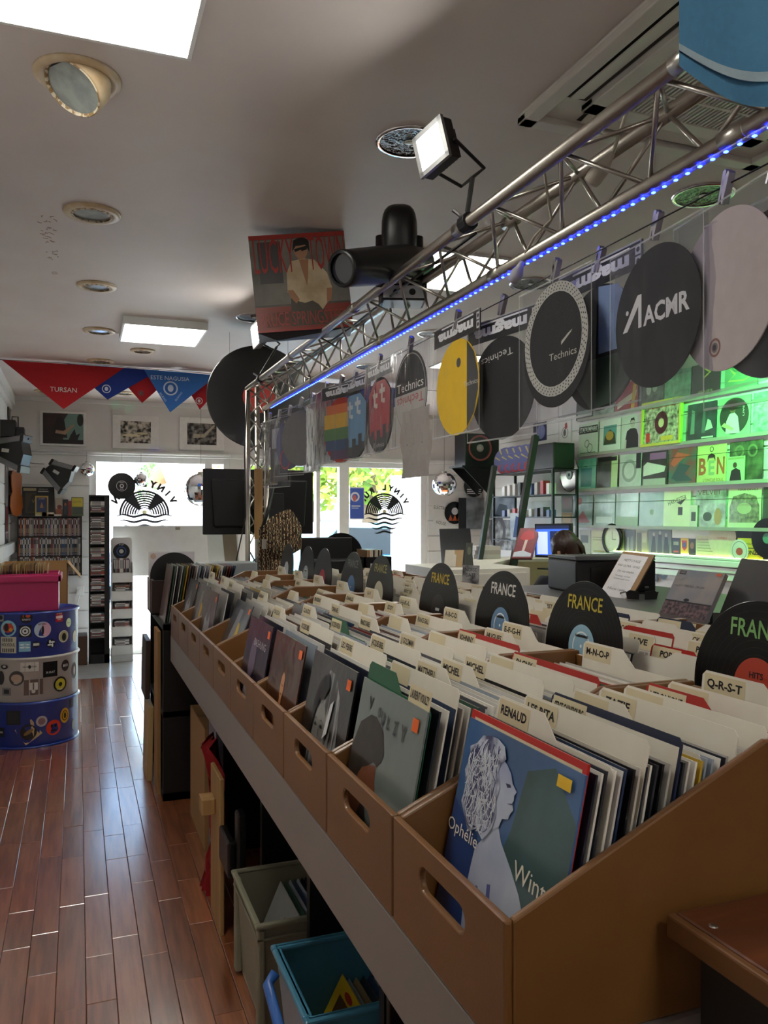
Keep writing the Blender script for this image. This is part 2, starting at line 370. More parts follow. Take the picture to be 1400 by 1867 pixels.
MB().prism([(-5, 0), (3.2, 0), (3.2, 3.3), (-1, 5.6), (-5, 3.4)], 0, 6, mat('white_render', 'f0eee8', .8)).build('wall', h3)
MB().prism([(-5.2, 3.3), (-1, 5.7), (3.5, 3.2), (3.5, 3.35), (-1, 5.9), (-5.2, 3.5)], -.3, 6.2, mat('grey_roof', 'c8c0b8', .7)).build('roof', h3)
def car(loc, rz, col, label):
    t = thing('car', label, 'car', loc, rz, 'cars parked in the street'); p = mat('car_paint_' + col, col, .25, coat=.6); gl_ = mat('car_glass', '27323a', .1)
    MB().prism([(-2, .3), (2, .3), (2.05, .62), (1.95, .82), (1.1, .92), (-1.9, .95), (-2.05, .7)], -.82, .82, p).build('body', t, bevel=.06)
    MB().prism([(-1.75, .92), (1.0, .9), (.35, 1.42), (-1.2, 1.46)], -.7, .7, p).build('roof', t, bevel=.08)
    for s in (-1, 1): MB().prism([(-1.5, .96), (.8, .94), (.28, 1.34), (-1.1, 1.38)], s * .705 - .008, s * .705 + .008, gl_).build('side_window', t)
    MB().prism([(1.0, .93), (1.02, .95), (.42, 1.4), (.38, 1.38)], -.6, .6, gl_).build('windscreen', t)
    for sx in (-1.25, 1.28):
        for s in (-1, 1):
            wl_ = MB().lathe([(.0, -.09), (.3, -.09), (.31, 0), (.3, .09), (0, .09)], mat('tyre', '18181a', .8), 18, frame((sx, s * .76, .31), 0, PI / 2)).build('wheel', t)
            MB().lathe([(.0, -.1), (.18, -.1), (.18, .1), (0, .1)], ALU, 14, frame((sx, s * .76, .31), 0, PI / 2)).build('hub_cap', wl_)
p = on(700, 1000, Y=12.6); car((p.x - .2, 12.6, -.04), .25, '6fb6d6', 'light blue car parked close to the right window')
p = on(660, 960, Y=17.5); car((p.x, 17.5, -.04), .1, 'b9c4c4', 'pale grey car farther off behind the blue car')
p = on(588, 960, Y=21); car((p.x, 21, -.04), .1, '9fc8d8', 'pale blue car seen past the edge of the television')
p = on(222, 985, Y=14.5); car((p.x - 1.2, 14.5, -.04), 1.2, '5a8fc8', 'blue car in the street seen beside the white counter')
# scooter
p = on(715, 1010, Y=10.25); t = thing('scooter', 'pale scooter parked right outside the window under the record logo', 'scooter', (p.x, 10.25, -.04), .5)
SC = mat('scooter_paint', 'c4ccd4', .3, coat=.4)
for x in (-.6, .6): MB().lathe([(.12, -.05), (.22, -.05), (.23, 0), (.22, .05), (.12, .05)], mat('tyre', '18181a', .8), 18, frame((x, 0, .23), 0, PI / 2)).build('wheel', t)
MB().prism([(-.75, .35), (-.2, .3), (.25, .3), (.45, .35), (.62, .9), (.55, .98), (.38, .6), (.2, .42), (-.15, .42), (-.25, .75), (-.8, .78)], -.14, .14, SC).build('body', t, bevel=.04)
MB().prism([(-.85, .76), (-.2, .74), (-.15, .82), (-.8, .88)], -.13, .13, BLACKP).build('seat', t, bevel=.03)
MB().tube([(.5, -.34, 1.06), (.55, -.1, 1.0), (.55, .1, 1.0), (.5, .34, 1.06)], .02, BLACKP).build('handlebar', t, smooth=True)
MB().prism([(.56, .95), (.62, .95), (.5, 1.4), (.46, 1.4)], -.2, .2, clear('scooter_screen', 'dfe6ea', .2, .1, haze=.2)).build('windscreen', t)
for s in (-1, 1):
    m_ = MB().tube([(.5, s * .28, 1.05), (.52, s * .36, 1.22)], .008, BLACKP).build('mirror_arm', t); MB().sphere((.52, s * .38, 1.27), (.02, .07, .045), BLACKP).build('mirror', t, smooth=True)
pl = slab('street_pillar', [(on(722, 900, Y=9.95).x, on(766, 900, Y=9.95).x, 9.95, 10.15, -.04, 2.05)], mat('white_panel_out', 'f2f0ee', .7)); del pl['kind']; tag(pl, 'white panel standing outside the right window', 'panel')
# ================================================================== THE LONG COUNTER OF RECORD BINS
BX, BY0, BW_, NB, SZ = .45, .80, .35, 10, .885
YE = BY0 + NB * BW_
LAM = mat('counter_laminate', '8a817c', .4, scale=3)
ct = thing('display_counter', 'long grey counter carrying two rows of record bins', 'counter', (BX, BY0, 0))
MB().box(BX + .003, 1.68, BY0 - .005, YE + .02, SZ - .03, SZ, LAM).build('shelf_board', ct, world=True)
MB().box(BX + .001, BX + .022, BY0 - .005, YE + .02, .748, SZ - .002, LAM).build('fascia', ct, world=True, bevel=.003)
for y in (.83, 1.58, 2.16, 2.78, 3.62, 4.22): MB().box(.6, 1.6, y, y + .03, 0, SZ - .03, BLACKM).build('leg_panel', ct, world=True)
MB().box(1.2, 1.22, .82, 4.25, 0, SZ - .03, BLACKM).build('back_panel', ct, world=True)  # black sheet added to keep the space under the counter dark
AISLE = ['nearest aisle bin'] + ['%s aisle bin' % ORD[i] for i in range(1, NB - 1)] + ['farthest aisle bin']
INNER = ['nearest inner bin'] + ['%s inner bin' % ORD[i] for i in range(1, NB - 1)] + ['farthest inner bin']
BD, BWI = .57, .346
def slot_plate(w_, h, t, cx, cz, sl, sh, m):
    """front board (in yz) with an oval hand hole"""
    n = 12; hole = []
    for k in range(n + 1): a = -PI / 2 + PI * k / n; hole.append((cx + sl / 2 - sh / 2 + sh / 2 * math.cos(a), cz + sh / 2 * math.sin(a)))
    for k in range(n + 1): a = PI / 2 + PI * k / n; hole.append((cx - sl / 2 + sh / 2 + sh / 2 * math.cos(a), cz + sh / 2 * math.sin(a)))
    N = len(hole); outer = []
    for k in range(N):
        if k <= n: u = k / n; outer.append((w_, h * u))
        else: u = (k - n - 1) / n; outer.append((0, h * (1 - u)))
    vs = []
    for x in (0, t): vs += [(x, p[0], p[1]) for p in hole] + [(x, p[0], p[1]) for p in outer]
    fs = []
    for k in range(N):
        j = (k + 1) % N
        fs.append((k, j, N + j, N + k)); fs.append((2 * N + k, 3 * N + k, 3 * N + j, 2 * N + j))
        fs.append((k, 2 * N + k, 2 * N + j, j)); fs.append((N + k, N + j, 3 * N + j, 3 * N + k))
    return None, vs, fs
def make_bin(name, label, loc, group):
    t = thing(name, label, 'bin', loc, 0, group); th = .011; hf = .157
    _, vs, fs = slot_plate(BWI, hf, th, BWI / 2, .108, .14, .036, BROWN)
    b = MB(); b.add(vs, fs, BROWN); b.build('front_panel', t, bevel=.0035)
    pf = [(th, 0), (BD, 0), (BD, .325), (.41, .325), (.385, .325), (th, hf), ]
    for y in (0, BWI - th): MB().prism(pf, y, y + th, BROWN).build('side_panel', t, bevel=.0035)
    MB().box(BD - th, BD, th, BWI - th, 0, .318, BROWN).build('back_panel', t, bevel=.002)
    MB().box(th, BD - th, th, BWI - th, 0, .004, BROWN).build('bottom_panel', t)
    return t
b0 = make_bin('record_bin', 'brown record bin with oval hand hole, ' + AISLE[0], (BX, BY0 + .002, SZ), 'record bins along the aisle')
for i in range(1, NB):
    c = copy_tree(b0); c.location = (BX, BY0 + .002 + BW_ * i, SZ); c['label'] = 'brown record bin with oval hand hole, ' + AISLE[i]
RX2 = 1.05
for i in range(NB):
    c = copy_tree(b0); c.location = (RX2, BY0 + .002 + BW_ * i, SZ); c['label'] = 'brown record bin, ' + INNER[i]; c['group'] = 'record bins of the inner row'
# ---- sleeves
LPS = .305; ZB = SZ + .0045
PAL = ['e8e4dc', 'd9d4cc', '2a2a30', '1c2030', '30343c', 'b8b4ae', 'c8c0b4', '7a2a2a', '2a3c5a', '8a7a5a', 'efeae0', '4a4038', 'a83a34', '585860', 'd0ccc8', 'c9a63a', '3a5a4a', '15151a', '9aa4b0', '6a5048']
PNM = 'white grey black navy charcoal grey beige maroon blue khaki white brown red grey white yellow green black bluish brown'.split()
FILL = []
for h in PAL:
    b = MB(); b.box(-LPS / 2, LPS / 2, 0, .0032, 0, LPS, gl(h)); o = b.build('record_sleeve', origin=False); FILL.append(o.data); bpy.data.objects.remove(o)
DW, DH = .300, .337
def divider_outline(kind):
    r = .008
    if kind == 0: top = [(DW / 2, DH - r), (DW / 2 - r, DH), (-DW / 2 + r, DH), (-DW / 2, DH - r)]
    elif kind == 1: top = [(DW / 2, DH - .03 - r), (DW / 2 - r, DH - .03), (.02, DH - .03), (-.02, DH), (-DW / 2 + r, DH), (-DW / 2, DH - r)]
    else: top = [(DW / 2, DH - r), (DW / 2 - r, DH), (-.02, DH), (-.05, DH - .02), (-DW / 2 + r, DH - .02), (-DW / 2, DH - .02 - r)]
    return [(-DW / 2, 0), (DW / 2, 0)] + top
EDGEC = {'green': pr('1f5a3c'), 'red': pr('b02a24'), 'navy': pr('242a44'), None: CREAM}
def divider_mesh(kind=0, txt=None, edge=None, right=False):
    b = MB(); b.prism(divider_outline(kind), 0, .0016, CREAM if edge is None else EDGEC[edge])
    y = 0
    if edge: b.rect(-DW / 2 + .004, .0, DW / 2 - .004, DH - .012 - (.03 if kind == 1 else 0), CREAM, y - .0002)
    lx = (.055 if right else -DW / 2 + .006); lw = .09
    b.rect(lx, DH - .036, lx + lw, DH - .004, TABM, y - .0004)
    if txt: b.text(txt, lx + lw / 2, DH - .02, .0135, INK, y - .0007, width=min(lw * .86, .0125 * len(txt)), bold=.03)
    return b
DCACHE = {}
def divider(label, M, kind=0, txt=None, edge=None, right=False, group=None):
    k = (kind, txt, edge, right)
    if k not in DCACHE:
        o = divider_mesh(*k).build('divider_card', origin=False); DCACHE[k] = o.data; bpy.data.objects.remove(o)
    return tag(link(DCACHE[k], 'divider_card', M=M), label, 'divider', group)
def cover(name, label, M, shapes, base, w_=LPS, h=LPS, t=.0035, cat='record', group=None, spine=None):
    b = MB(); b.box(-w_ / 2, w_ / 2, 0, t, 0, h, base); b.art(w_, h, shapes, 0, -w_ / 2, 0)
    o = b.build(name, origin=False); o.matrix_basis = M
    return tag(o, label, cat, group)
def lean(x_top, y, z, tilt, size=LPS):
    t = math.radians(tilt); return Matrix.Translation((x_top - size * math.sin(t), y, z)) @ Matrix.Rotation(FACE_X, 4, 'Z') @ Matrix.Rotation(-t, 4, 'X')
STICK = 'f06a20'
MB_BLUE = mat('cover_blue', '4f74a8', .3, c2='35557f', scale=5, coat=.5, bump=.12, bscale=10)
HAIR = mat('cover_hair', 'c3c9dc', .35, c2='40406a', scale=26, coat=.4, contrast=(.42, .58))
SKINB = mat('cover_skin', 'cdd3e2', .35, c2='8f9ac4', scale=5, coat=.4, contrast=(.3, .6))
GRN = mat('cover_green', '4d6b70', .3, c2='2d4640', scale=5, coat=.5)
HP = [(.13, .90), (.25, .955), (.37, .94), (.385, .87), (.36, .80), (.40, .72), (.40, .6), (.33, .52), (.2, .51), (.1, .6), (.08, .73), (.08, .86)]
def inside(x, y):
    c = False
    for i in range(len(HP)):
        (x1, y1), (x2, y2) = HP[i - 1], HP[i]
        if (y1 > y) != (y2 > y) and x < (x2 - x1) * (y - y1) / (y2 - y1) + x1: c = not c
    return c
def strands(n, wd):
    out = []
    while len(out) < n:
        x, y = random.uniform(.07, .4), random.uniform(.5, .95)
        if not inside(x, y): continue
        pts = []; a = -PI / 2 + random.uniform(-.5, .5); k_ = random.uniform(-9, 9)
        for j in range(7):
            pts.append((x, y)); x += math.cos(a) * .016; y += math.sin(a) * .016; a += k_ * .05 + random.uniform(-.2, .2)
            if not inside(x, y): break
        if len(pts) < 3: continue
        out.append([(q[0] - wd, q[1]) for q in pts] + [(q[0] + wd, q[1]) for q in pts[::-1]])
    return out
STR1, STR2 = strands(90, .0032), strands(150, .0028)
A1 = [('p', [(.45, .0), (1, 0), (1, .8), (.8, .97), (.6, .9), (.55, .62), (.5, .5)], GRN), ('p', [(0, 0), (.3, 0), (.28, .5), (.1, .55), (0, .6)], mat('cover_deepblue', '2a4c86', .3, c2='22407a', coat=.5)),
      ('p', [(.40, .58), (.45, .60), (.49, .55), (.61, .47), (.70, .40), (.76, .33), (.82, .12), (.84, 0), (.3, 0), (.26, .2), (.27, .35), (.28, .45), (.35, .52)], SKINB),
      ('p', [(.44, .34), (.47, .35), (.5, .2), (.53, 0), (.5, 0), (.47, .18)], '5a62a0'), ('p', [(.56, .28), (.58, .29), (.6, .14), (.61, 0), (.59, 0)], '5a62a0'), ('p', [(.35, .3), (.37, .3), (.4, .12), (.42, 0), (.4, 0)], '6a72ac'),
      ('p', [(.37, .90), (.43, .88), (.48, .85), (.505, .815), (.55, .79), (.535, .77), (.54, .75), (.53, .735), (.55, .71), (.53, .69), (.52, .66), (.47, .645), (.455, .60), (.40, .575), (.35, .76)], SKINB),
      ('p', [(.45, .8), (.49, .805), (.5, .795), (.47, .785)], '3a3a5c'), ('p', [(.49, .72), (.535, .735), (.53, .725)], '4a4a78'),
      ('p', [(.13, .90), (.18, .95), (.25, .965), (.32, .97), (.39, .95), (.42, .9), (.385, .87), (.37, .83), (.41, .77), (.40, .70), (.42, .64), (.40, .57), (.34, .5), (.27, .53), (.2, .49), (.13, .55), (.08, .6), (.1, .68), (.06, .75), (.09, .82), (.07, .87)], HAIR),
      ('M', STR1, '3c3e70'), ('M', STR2, 'e4e8f2'), ('t', 'Ophélie', .15, .47, .06, .31, 'f2ead8'), ('t', 'Winter', .82, .485, .08, .36, 'f2ead8'), ('r', .84, .91, .94, .96, 'f2c230')]
DARKG = mat('cover_grey', '747d7b', .3, c2='666f6d', scale=3, coat=.6, bump=.2, bscale=9)
DK = mat('cover_curls', '17130f', .5, c2='2a211c', scale=40, coat=.4)
A2 = [('p', [(.0, 0), (.45, 0), (.47, .15), (.38, .3), (.1, .4), (0, .35)], '2a2420'), ('p', [(.10, .33), (.19, .47), (.30, .53), (.44, .56), (.46, .47), (.49, .43), (.455, .41), (.46, .38), (.43, .35), (.40, .32), (.3, .3), (.24, .18), (.1, .2)], '7a4a34'),
      ('p', [(.05, .66), (.09, .74), (.17, .78), (.24, .815), (.33, .82), (.41, .79), (.47, .76), (.50, .70), (.53, .65), (.51, .60), (.46, .56), (.40, .57), (.30, .52), (.24, .5), (.19, .45), (.15, .35), (.04, .33), (-.0, .44), (-.0, .55)], DK),
      ('T', 'V', .2, .87, .075, .07, '3a3c3e'), ('T', 'O', .36, .85, .06, .05, '4a4c4e'), ('T', 'U', .43, .83, .075, .05, '3a3c3e'), ('T', 'L', .52, .825, .075, .045, '3a3c3e'), ('T', 'Z', .63, .82, .075, .05, '3a3c3e'), ('T', 'Y', .75, .82, .085, .07, '3a3c3e'), ('r', .85, .87, .93, .94, STICK)]
BWH = mat('cover_bwhair', 'a8a8aa', .3, c2='0e0e10', scale=16, coat=.6, stretch=(3, 1, .45), contrast=(.45, .62))
A3 = [('p', [(.1, 0), (.16, .35), (.2, .62), (.3, .82), (.46, .92), (.62, .9), (.76, .76), (.82, .5), (.86, .2), (.9, 0)], BWH),
      ('p', [(.27, .4), (.29, .56), (.36, .66), (.46, .68), (.52, .6), (.53, .46), (.5, .34), (.43, .25), (.36, .25), (.3, .32)], mat('cover_bwface', '9a9896', .3, c2='5a5856', scale=5, coat=.6)),
      ('p', [(.3, .12), (.52, .1), (.5, .34), (.43, .25), (.36, .25)], '4a4a4a'), ('p', [(.16, .0), (.3, .12), (.52, .1), (.66, 0)], '26262a'),
      ('M', [[(.29, .5), (.33, .525), (.375, .505), (.33, .495)], [(.42, .51), (.46, .53), (.505, .51), (.46, .5)]], '1a1a1c'), ('M', [[(.285, .54), (.33, .56), (.38, .54), (.33, .55)], [(.415, .545), (.46, .565), (.51, .54), (.46, .555)]], '2a2a2c'),
      ('p', [(.395, .5), (.405, .5), (.425, .41), (.405, .395), (.385, .405)], '807e7c'), ('p', [(.36, .345), (.4, .36), (.45, .345), (.4, .32)], '3a3232'),
      ('p', [(.2, .62), (.3, .82), (.46, .9), (.52, .8), (.44, .7), (.34, .68), (.27, .56), (.25, .4), (.2, .3)], '1c1c1e'), ('p', [(.54, .45), (.6, .7), (.66, .74), (.62, .5)], 'd8d8da'), ('r', .86, .86, .94, .93, STICK)]  # pale splash right of the face is a painted reflection
A4 = [('p', [(.0, 0), (.35, 0), (.3, .3), (.0, .4)], '6a3a20'), ('p', [(.34, .0), (.36, .4), (.4, .68), (.48, .79), (.58, .79), (.66, .68), (.68, .4), (.72, .0)], mat('cover_brownhair', '6a3a1c', .3, c2='2c140a', scale=14, coat=.6, stretch=(3, 1, .4))),
      ('p', [(.4, 0), (.42, .3), (.48, .42), (.58, .42), (.63, .3), (.66, 0)], 'b0703c'), ('p', [(.49, .42), (.57, .42), (.56, .52), (.5, .52)], 'b87c54'), ('p', [(.465, .58), (.475, .67), (.52, .71), (.57, .68), (.585, .59), (.565, .51), (.525, .475), (.485, .51)], 'c88c60'),
      ('M', [[(.485, .6), (.5, .61), (.515, .6), (.5, .592)], [(.535, .6), (.55, .61), (.568, .6), (.55, .592)], [(.505, .53), (.525, .537), (.545, .53), (.525, .52)]], '3a1c10'), ('M', [[(.46 + .03 * k, .0), (.468 + .03 * k, .0), (.5 + .02 * k, .34), (.495 + .02 * k, .34)] for k in range(6)], '6a3c1c'), ('r', .86, .88, .95, .95, STICK)]
A5 = [('p', [(.1, 0), (.6, 0), (.5, .35), (.3, .42)], 'b8b0b8'), ('d', .4, .62, .13, .2, '6a5a70'), ('t', 'BASHUNG', .62, .78, .07, .5, 'c8c0c8'), ('r', .86, .88, .95, .95, STICK)]
A7 = [('d', .6, .6, .12, .14, 'd8b020'), ('p', [(.2, .1), (.5, .1), (.6, .9), (.4, .9)], '8a8a92'), ('r', .86, .88, .95, .95, STICK)]
A8 = [('p', [(.2, 0), (.9, 0), (.7, .6), (.5, .8), (.3, .6)], 'a8acb2'), ('d', .5, .7, .1, .13, '5a5a60'), ('r', .86, .88, .95, .95, STICK)]
FRONT = [(.572, 12, A1, MB_BLUE, 'blue record cover with a blonde woman in profile, front of the nearest bin'),
         (.520, 11, A2, DARKG, 'pale grey record cover with a dark curly head seen from behind'),
         (.522, 11, A3, gl('1c1c1e'), 'black and white portrait record cover with an orange price sticker'),
         (.512, 11, A4, gl('4a2818'), 'brown record cover with a standing woman and an orange sticker'),
         (.512, 11, A5, gl('2a2030'), 'dark purple record cover in the fifth bin of the aisle row'),
         (.74, 14, A8, gl('6a6a70'), 'record cover far back in the half empty sixth bin'),
         (.60, 22, A7, gl('4a4c54'), 'record in a clear bag with a yellow figure, leaning far back'),
         (.53, 11, A8, gl('3c4048'), 'grey record cover with an orange sticker in the eighth bin'),
         (.55, 14, A7, gl('5a5c62'), 'shiny bagged record in the ninth bin of the aisle row'),
         (.55, 16, A8, gl('30323a'), 'dark record cover in the farthest bin of the aisle row')]
COUNT = [44, 34, 30, 27, 25, 12, 16, 18, 16, 16]
NAMES = [['RENAUD', 'LES RITA', 'SERGE GAINSBOURG', None, 'ZAZIE', None, 'VERONIQUE', None], ['LAURENT VOULZY', None, 'MATTHIEU', 'MICHEL', 'MICHEL', None, 'PAGNY'], ['LEO FERRE', 'JACQUES BREL', 'J.J GOLDMAN', None, 'JOHNNY', 'HUGUES'], ['JACQUES BREL', 'JACQUES HIGELIN', 'FRANCIS CABREL', None, 'FRANCE GALL'], ['DALIDA', 'CLAUDE', 'DIANE', None, 'EDDY'],
         ['BRASSENS', 'CHARLES'], ['BARBARA', None, 'BASHUNG'], ['ALAIN', None, 'ARNO'], ['AXEL', None], ['ADAMO', None]]
EDG = {'LAURENT VOULZY': 'green', 'SERGE GAINSBOURG': 'navy', 'VERONIQUE': 'red', 'JOHNNY': 'red', 'JACQUES HIGELIN': 'green', 'PAGNY': 'red'}
XEND = .985
for i in range(NB):
    xt, tilt, art_, base, lab = FRONT[i]; yc = BY0 + BW_ * (i + .5)
    cover('record_sleeve', lab, lean(xt, yc, ZB, tilt), art_, base)
    n = COUNT[i]; nd = NAMES[i]; every = max(3, n // max(1, len(nd)))
    step = (XEND - xt) / n; x = xt; di = 0
    if i == 1:
        divider('cream divider card with a green edge lettered for a singer, behind the grey cover', lean(xt + .0125, yc - .0, ZB, tilt, DH), 1, 'LAURENT VOULZY', 'green', True, 'divider cards'); di = 1
    if i == 0:     # red backed card just behind the blue cover
        cover('record_sleeve', 'red backed card right behind the blue cover of the nearest bin', lean(xt + .0055, yc + .002, ZB + .012, tilt), [('p', [(.06, .93), (.6, .93), (.64, .9), (.97, .9), (.97, .97), (.04, .97)], 'd9c9a4')], pr('c02420'))
    for k in range(1, n):
        x = xt + step * (k + .45); tl = tilt + random.uniform(-.5, .5)
        if k % every == (3 if i else 4) and di < len(nd):
            nm = nd[di]; di += 1
            divider('cream divider card %s, %s one back in the %s' % ('with a lettered tab' if nm else 'with a blank tab', ORD[di - 1], AISLE[i]),
                    lean(x + .0085, yc + random.uniform(-.006, .006), ZB, tl, DH), random.choice([0, 0, 1]) if nm != 'RENAUD' else 1, nm, EDG.get(nm), False, 'divider cards')
            x += .0022
        ci = random.choice([0, 1, 10, 14, 5, 6, 18, 0, 10, 14]) if random.random() < .55 else random.randrange(len(FILL)); o = link(FILL[ci], 'record_sleeve', M=lean(x, yc + random.uniform(-.0035, .0035), ZB, tl))
        tag(o, '%s record sleeve, %s one back from the front in the %s' % (PNM[ci], ORD[k - 1], AISLE[i]), 'record', 'records packed in the ' + AISLE[i])
# ---- inner row: the cards stand out, the sleeves between them are a packed mass
INN = ['Q-R-S-T', 'M-N-O-P', 'E-F-G-H', 'A-B-C-D', 'I-J-K-L', 'U-V', 'W-X', 'Y-Z', 'POP', 'ROCK']
rest = MB()
for i in range(NB):
    yc = BY0 + BW_ * (i + .5); nd = 9 if i < 5 else 6
    for k in range(nd):
        x = 1.145 + .455 * (k + .2) / nd; tl = 13 + random.uniform(-2, 2)
        divider('%s cream divider card counting back in the %s' % (ORD[k], INNER[i]), lean(x, yc + random.uniform(-.008, .008), ZB + random.uniform(-.004, .006), tl, DH), random.choice([0, 0, 1, 2]),
                random.choice([None, None, 'ROCK', 'POP', 'LIVE', 'BEST OF']), random.choice([None] * 14 + ['red', 'navy']), random.random() < .3, 'divider cards')
        for j in range(4):
            xx = x + .012 + .0095 * j
            if xx < 1.6:
                rest.T = lean(xx, yc + random.uniform(-.004, .004), ZB, 13); rest.box(-LPS / 2, LPS / 2, 0, .0032, 0, LPS, gl(random.choice(['e8e4dc', 'd9d4cc', 'efeae0', 'd0ccc8', 'c8c0b4', 'b8b4ae', '30343c'])))
    # letter card between the two rows, at the back of the aisle bin
    divider('tall cream letter card standing at the back of the ' + AISLE[i], lean(1.008, yc - .02, ZB + .012, 6, DH), 1, INN[i], None, False, 'letter cards behind the aisle bins')
rest.T = Matrix(); stuff(tag(rest.build('record_sleeve_rows'), 'rows of record sleeves packed between the cards of the inner bins', 'records'))
# ---- vinyl discs lettered for the section
LAB = ['b5402c', '8fb4c8', '6a8cb0', '1a1a1e', 'c8c4a8', '3c6ea0', 'b02840', 'a8b4bc', 'b8bcc0', '8a9aa4']
LET = ['7fb069', 'b7a53a', 'd8d4cc', 'c9a92c', 'a39a50', '7a7a7a', None, None, None, None]
PXD = [1378, 1060, 912, 798, 690, 640, 587, 557, 522]
GRO = mat('vinyl_groove', '060608', .18, coat=.6)
for i, px in enumerate(PXD):
    xd = 1.09 if i else 1.12; p = on(px, 942, X=xd); T = frame((xd, p.y, 1.2), FACE_X, -math.radians(6))
    t = thing('vinyl_marker', 'black vinyl record standing upright between the bins, %s from the camera, %s' % (ORD[i], 'with lettering' if LET[i] else 'label only'), 'vinyl record', (xd, p.y, 1.2), FACE_X, 'vinyl markers between the bins', -math.radians(6))
    b = MB(); b.lathe([(0, -.001), (.15, -.001), (.151, 0), (.15, .001), (0, .001)], VINYL, 64, Matrix.Rotation(PI / 2, 4, 'X'))
    for r in (.055, .068, .081, .094, .107, .12, .133, .146): b.ring(0, 0, r - .0006, r + .0003, mat('groove_line', '0d0d10', .3), -.0016, seg=56)
    b.build('disc', t)
    l_ = MB(); l_.disc(0, 0, .05, .05, pr(LAB[i]), -.0018, 40); l_.disc(0, 0, .004, .004, pr('e8e8e8'), -.0022, 12)
    if i == 0: l_.text('HITS', .0, .018, .011, INK, -.0022, rot=0, bold=.02); l_.text("60's 70's", 0, -.022, .009, INK, -.0022)
    elif i in (1, 2, 7): l_.ring(0, 0, .03, .034, pr('e8ecec'), -.0022); l_.rect(-.03, -.03, .03, -.026, INK, -.0022); l_.rect(-.025, .02, .025, .026, INK, -.0022)
    elif i == 3: l_.rect(-.015, -.005, .015, .004, pr('c8c8c8'), -.0022)
    l_.build('label', t)
    if LET[i]: MB().text('FRANCE', 0, .098, .032, pr(LET[i]), -.002, width=.135, bold=.012).build('lettering', t)
# ================================================================== CEILING: panels, downlights, air conditioner
PANM = mat('panel_light', 'fffdf2', .5, emit=PANEL)
def panel(label, x0, x1, y0, y1, deep):
    t = thing('ceiling_panel_light', label, 'ceiling light', ((x0 + x1) / 2, (y0 + y1) / 2, ZC - deep)); b = MB(); f = .012
    for q in ((x0, x1, y0, y0 + f), (x0, x1, y1 - f, y1), (x0, x0 + f, y0 + f, y1 - f), (x1 - f, x1, y0 + f, y1 - f)): b.box(*q, ZC - deep, ZC, TRIMW)
    b.build('frame', t, world=True, bevel=.001)
    MB().box(x0 + f, x1 - f, y0 + f, y1 - f, ZC - deep + .004, ZC - deep + .01, PANM).build('diffuser', t, world=True)
panel('large square light panel flush in the ceiling at the top left', -.305, .29, 1.66, 2.255, .012)
panel('surface mounted square light panel above the aisle, farther back', .265, .79, 5.3, 5.86, .05)
panel('square light panel seen through the bars of the truss', 1.45, 2.05, 3.45, 4.05, .012)
panel('added square light panel behind the camera', .5, 1.1, -1.15, -.55, .012)  # unseen panel, added to brighten the near sides of bins and desk
panel('far square light panel over the shop window end', 2.75, 3.35, 5.6, 6.2, .012)
panel('square light panel over the cash desk', 3.5, 4.1, 3.2, 3.8, .012)
IVORY = mat('ivory_enamel', 'd8c9ae', .4, c2='c4a983', scale=14); LENS = clear('frosted_lens', 'c8d0d0', .2, .25, haze=.35)
LENSG = mat('lens_glass', 'a8b0ae', .18, c2='8a9290', scale=20, coat=.6); CUP = mat('reflector', '6a6866', .1, 1, bump=1.0, bscale=45)
def down(label, x, y, r, kind):
    t = thing('recessed_downlight', label, 'downlight', (x, y, ZC), group='ceiling downlights'); R = Matrix.Rotation(PI, 4, 'X')
    if kind == 'ivory':
        MB().lathe([(r * .72, 0), (r, 0), (r, .004), (r * .97, .01), (r * .8, .013), (r * .74, .012)], IVORY, 40, R).build('rim', t, smooth=True)
        ri = MB().lathe([(r * .62, .002), (r * .72, .004), (r * .72, .012), (r * .64, .014)], mat('worn_ring', '9a7a50', .6, c2='e0d4bc', scale=60, contrast=(.48, .52)), 40, R).build('gimbal_ring', t)
        MB().lathe([(0, .003), (r * .64, .003), (r * .64, .006), (0, .006)], LENSG, 32, R).build('lens', t)
    else:
        MB().lathe([(r * .86, 0), (r, 0), (r, .004), (r * .95, .008), (r * .87, .006)], CHROME, 40, R).build('rim', t, smooth=True)
        MB().lathe([(r * .87, .004), (r * .6, .001), (r * .25, .0005), (0, .0005)], CUP, 28, R).build('reflector', t)
        MB().lathe([(.0, .001), (.016, .002), (.016, .006), (0, .008)], mat('bulb', 'f0f0e8', .2), 16, R).build('bulb', t)
for i, (y, k) in enumerate(((3.555, 'ivory'), (4.67, 'ivory'), (5.785, 'ivory'), (6.9, 'ivory'))):
    down('ivory round ceiling spot in the row above the aisle, %s behind the tilted one' % ORD[i], .055 + .04 * i, y, .115 if i == 0 else .105, k)
for i, y in enumerate((2.5, 5.055)): down('chrome recessed spot above the truss, %s' % ['beside the lit floodlight', 'next to the hanging red poster box'][i], 1.04, y, .115, 'chrome')
for i, y in enumerate((2.51, 3.79, 5.06, 6.36)): down('chrome recessed spot in the row over the inner bins, %s from the camera' % ORD[i], 2.29, y, .12, 'chrome')
down('small ivory ceiling spot behind the square panel above the aisle', .459, 6.36, .09, 'ivory')
for i, (x, y) in enumerate(((.444, 8.6), (-.3, 8.75), (1.25, 8.6))): down('small ceiling spot near the back wall, %s from the left' % ORD[[1, 0, 2][i]], x, y, .11, 'ivory')
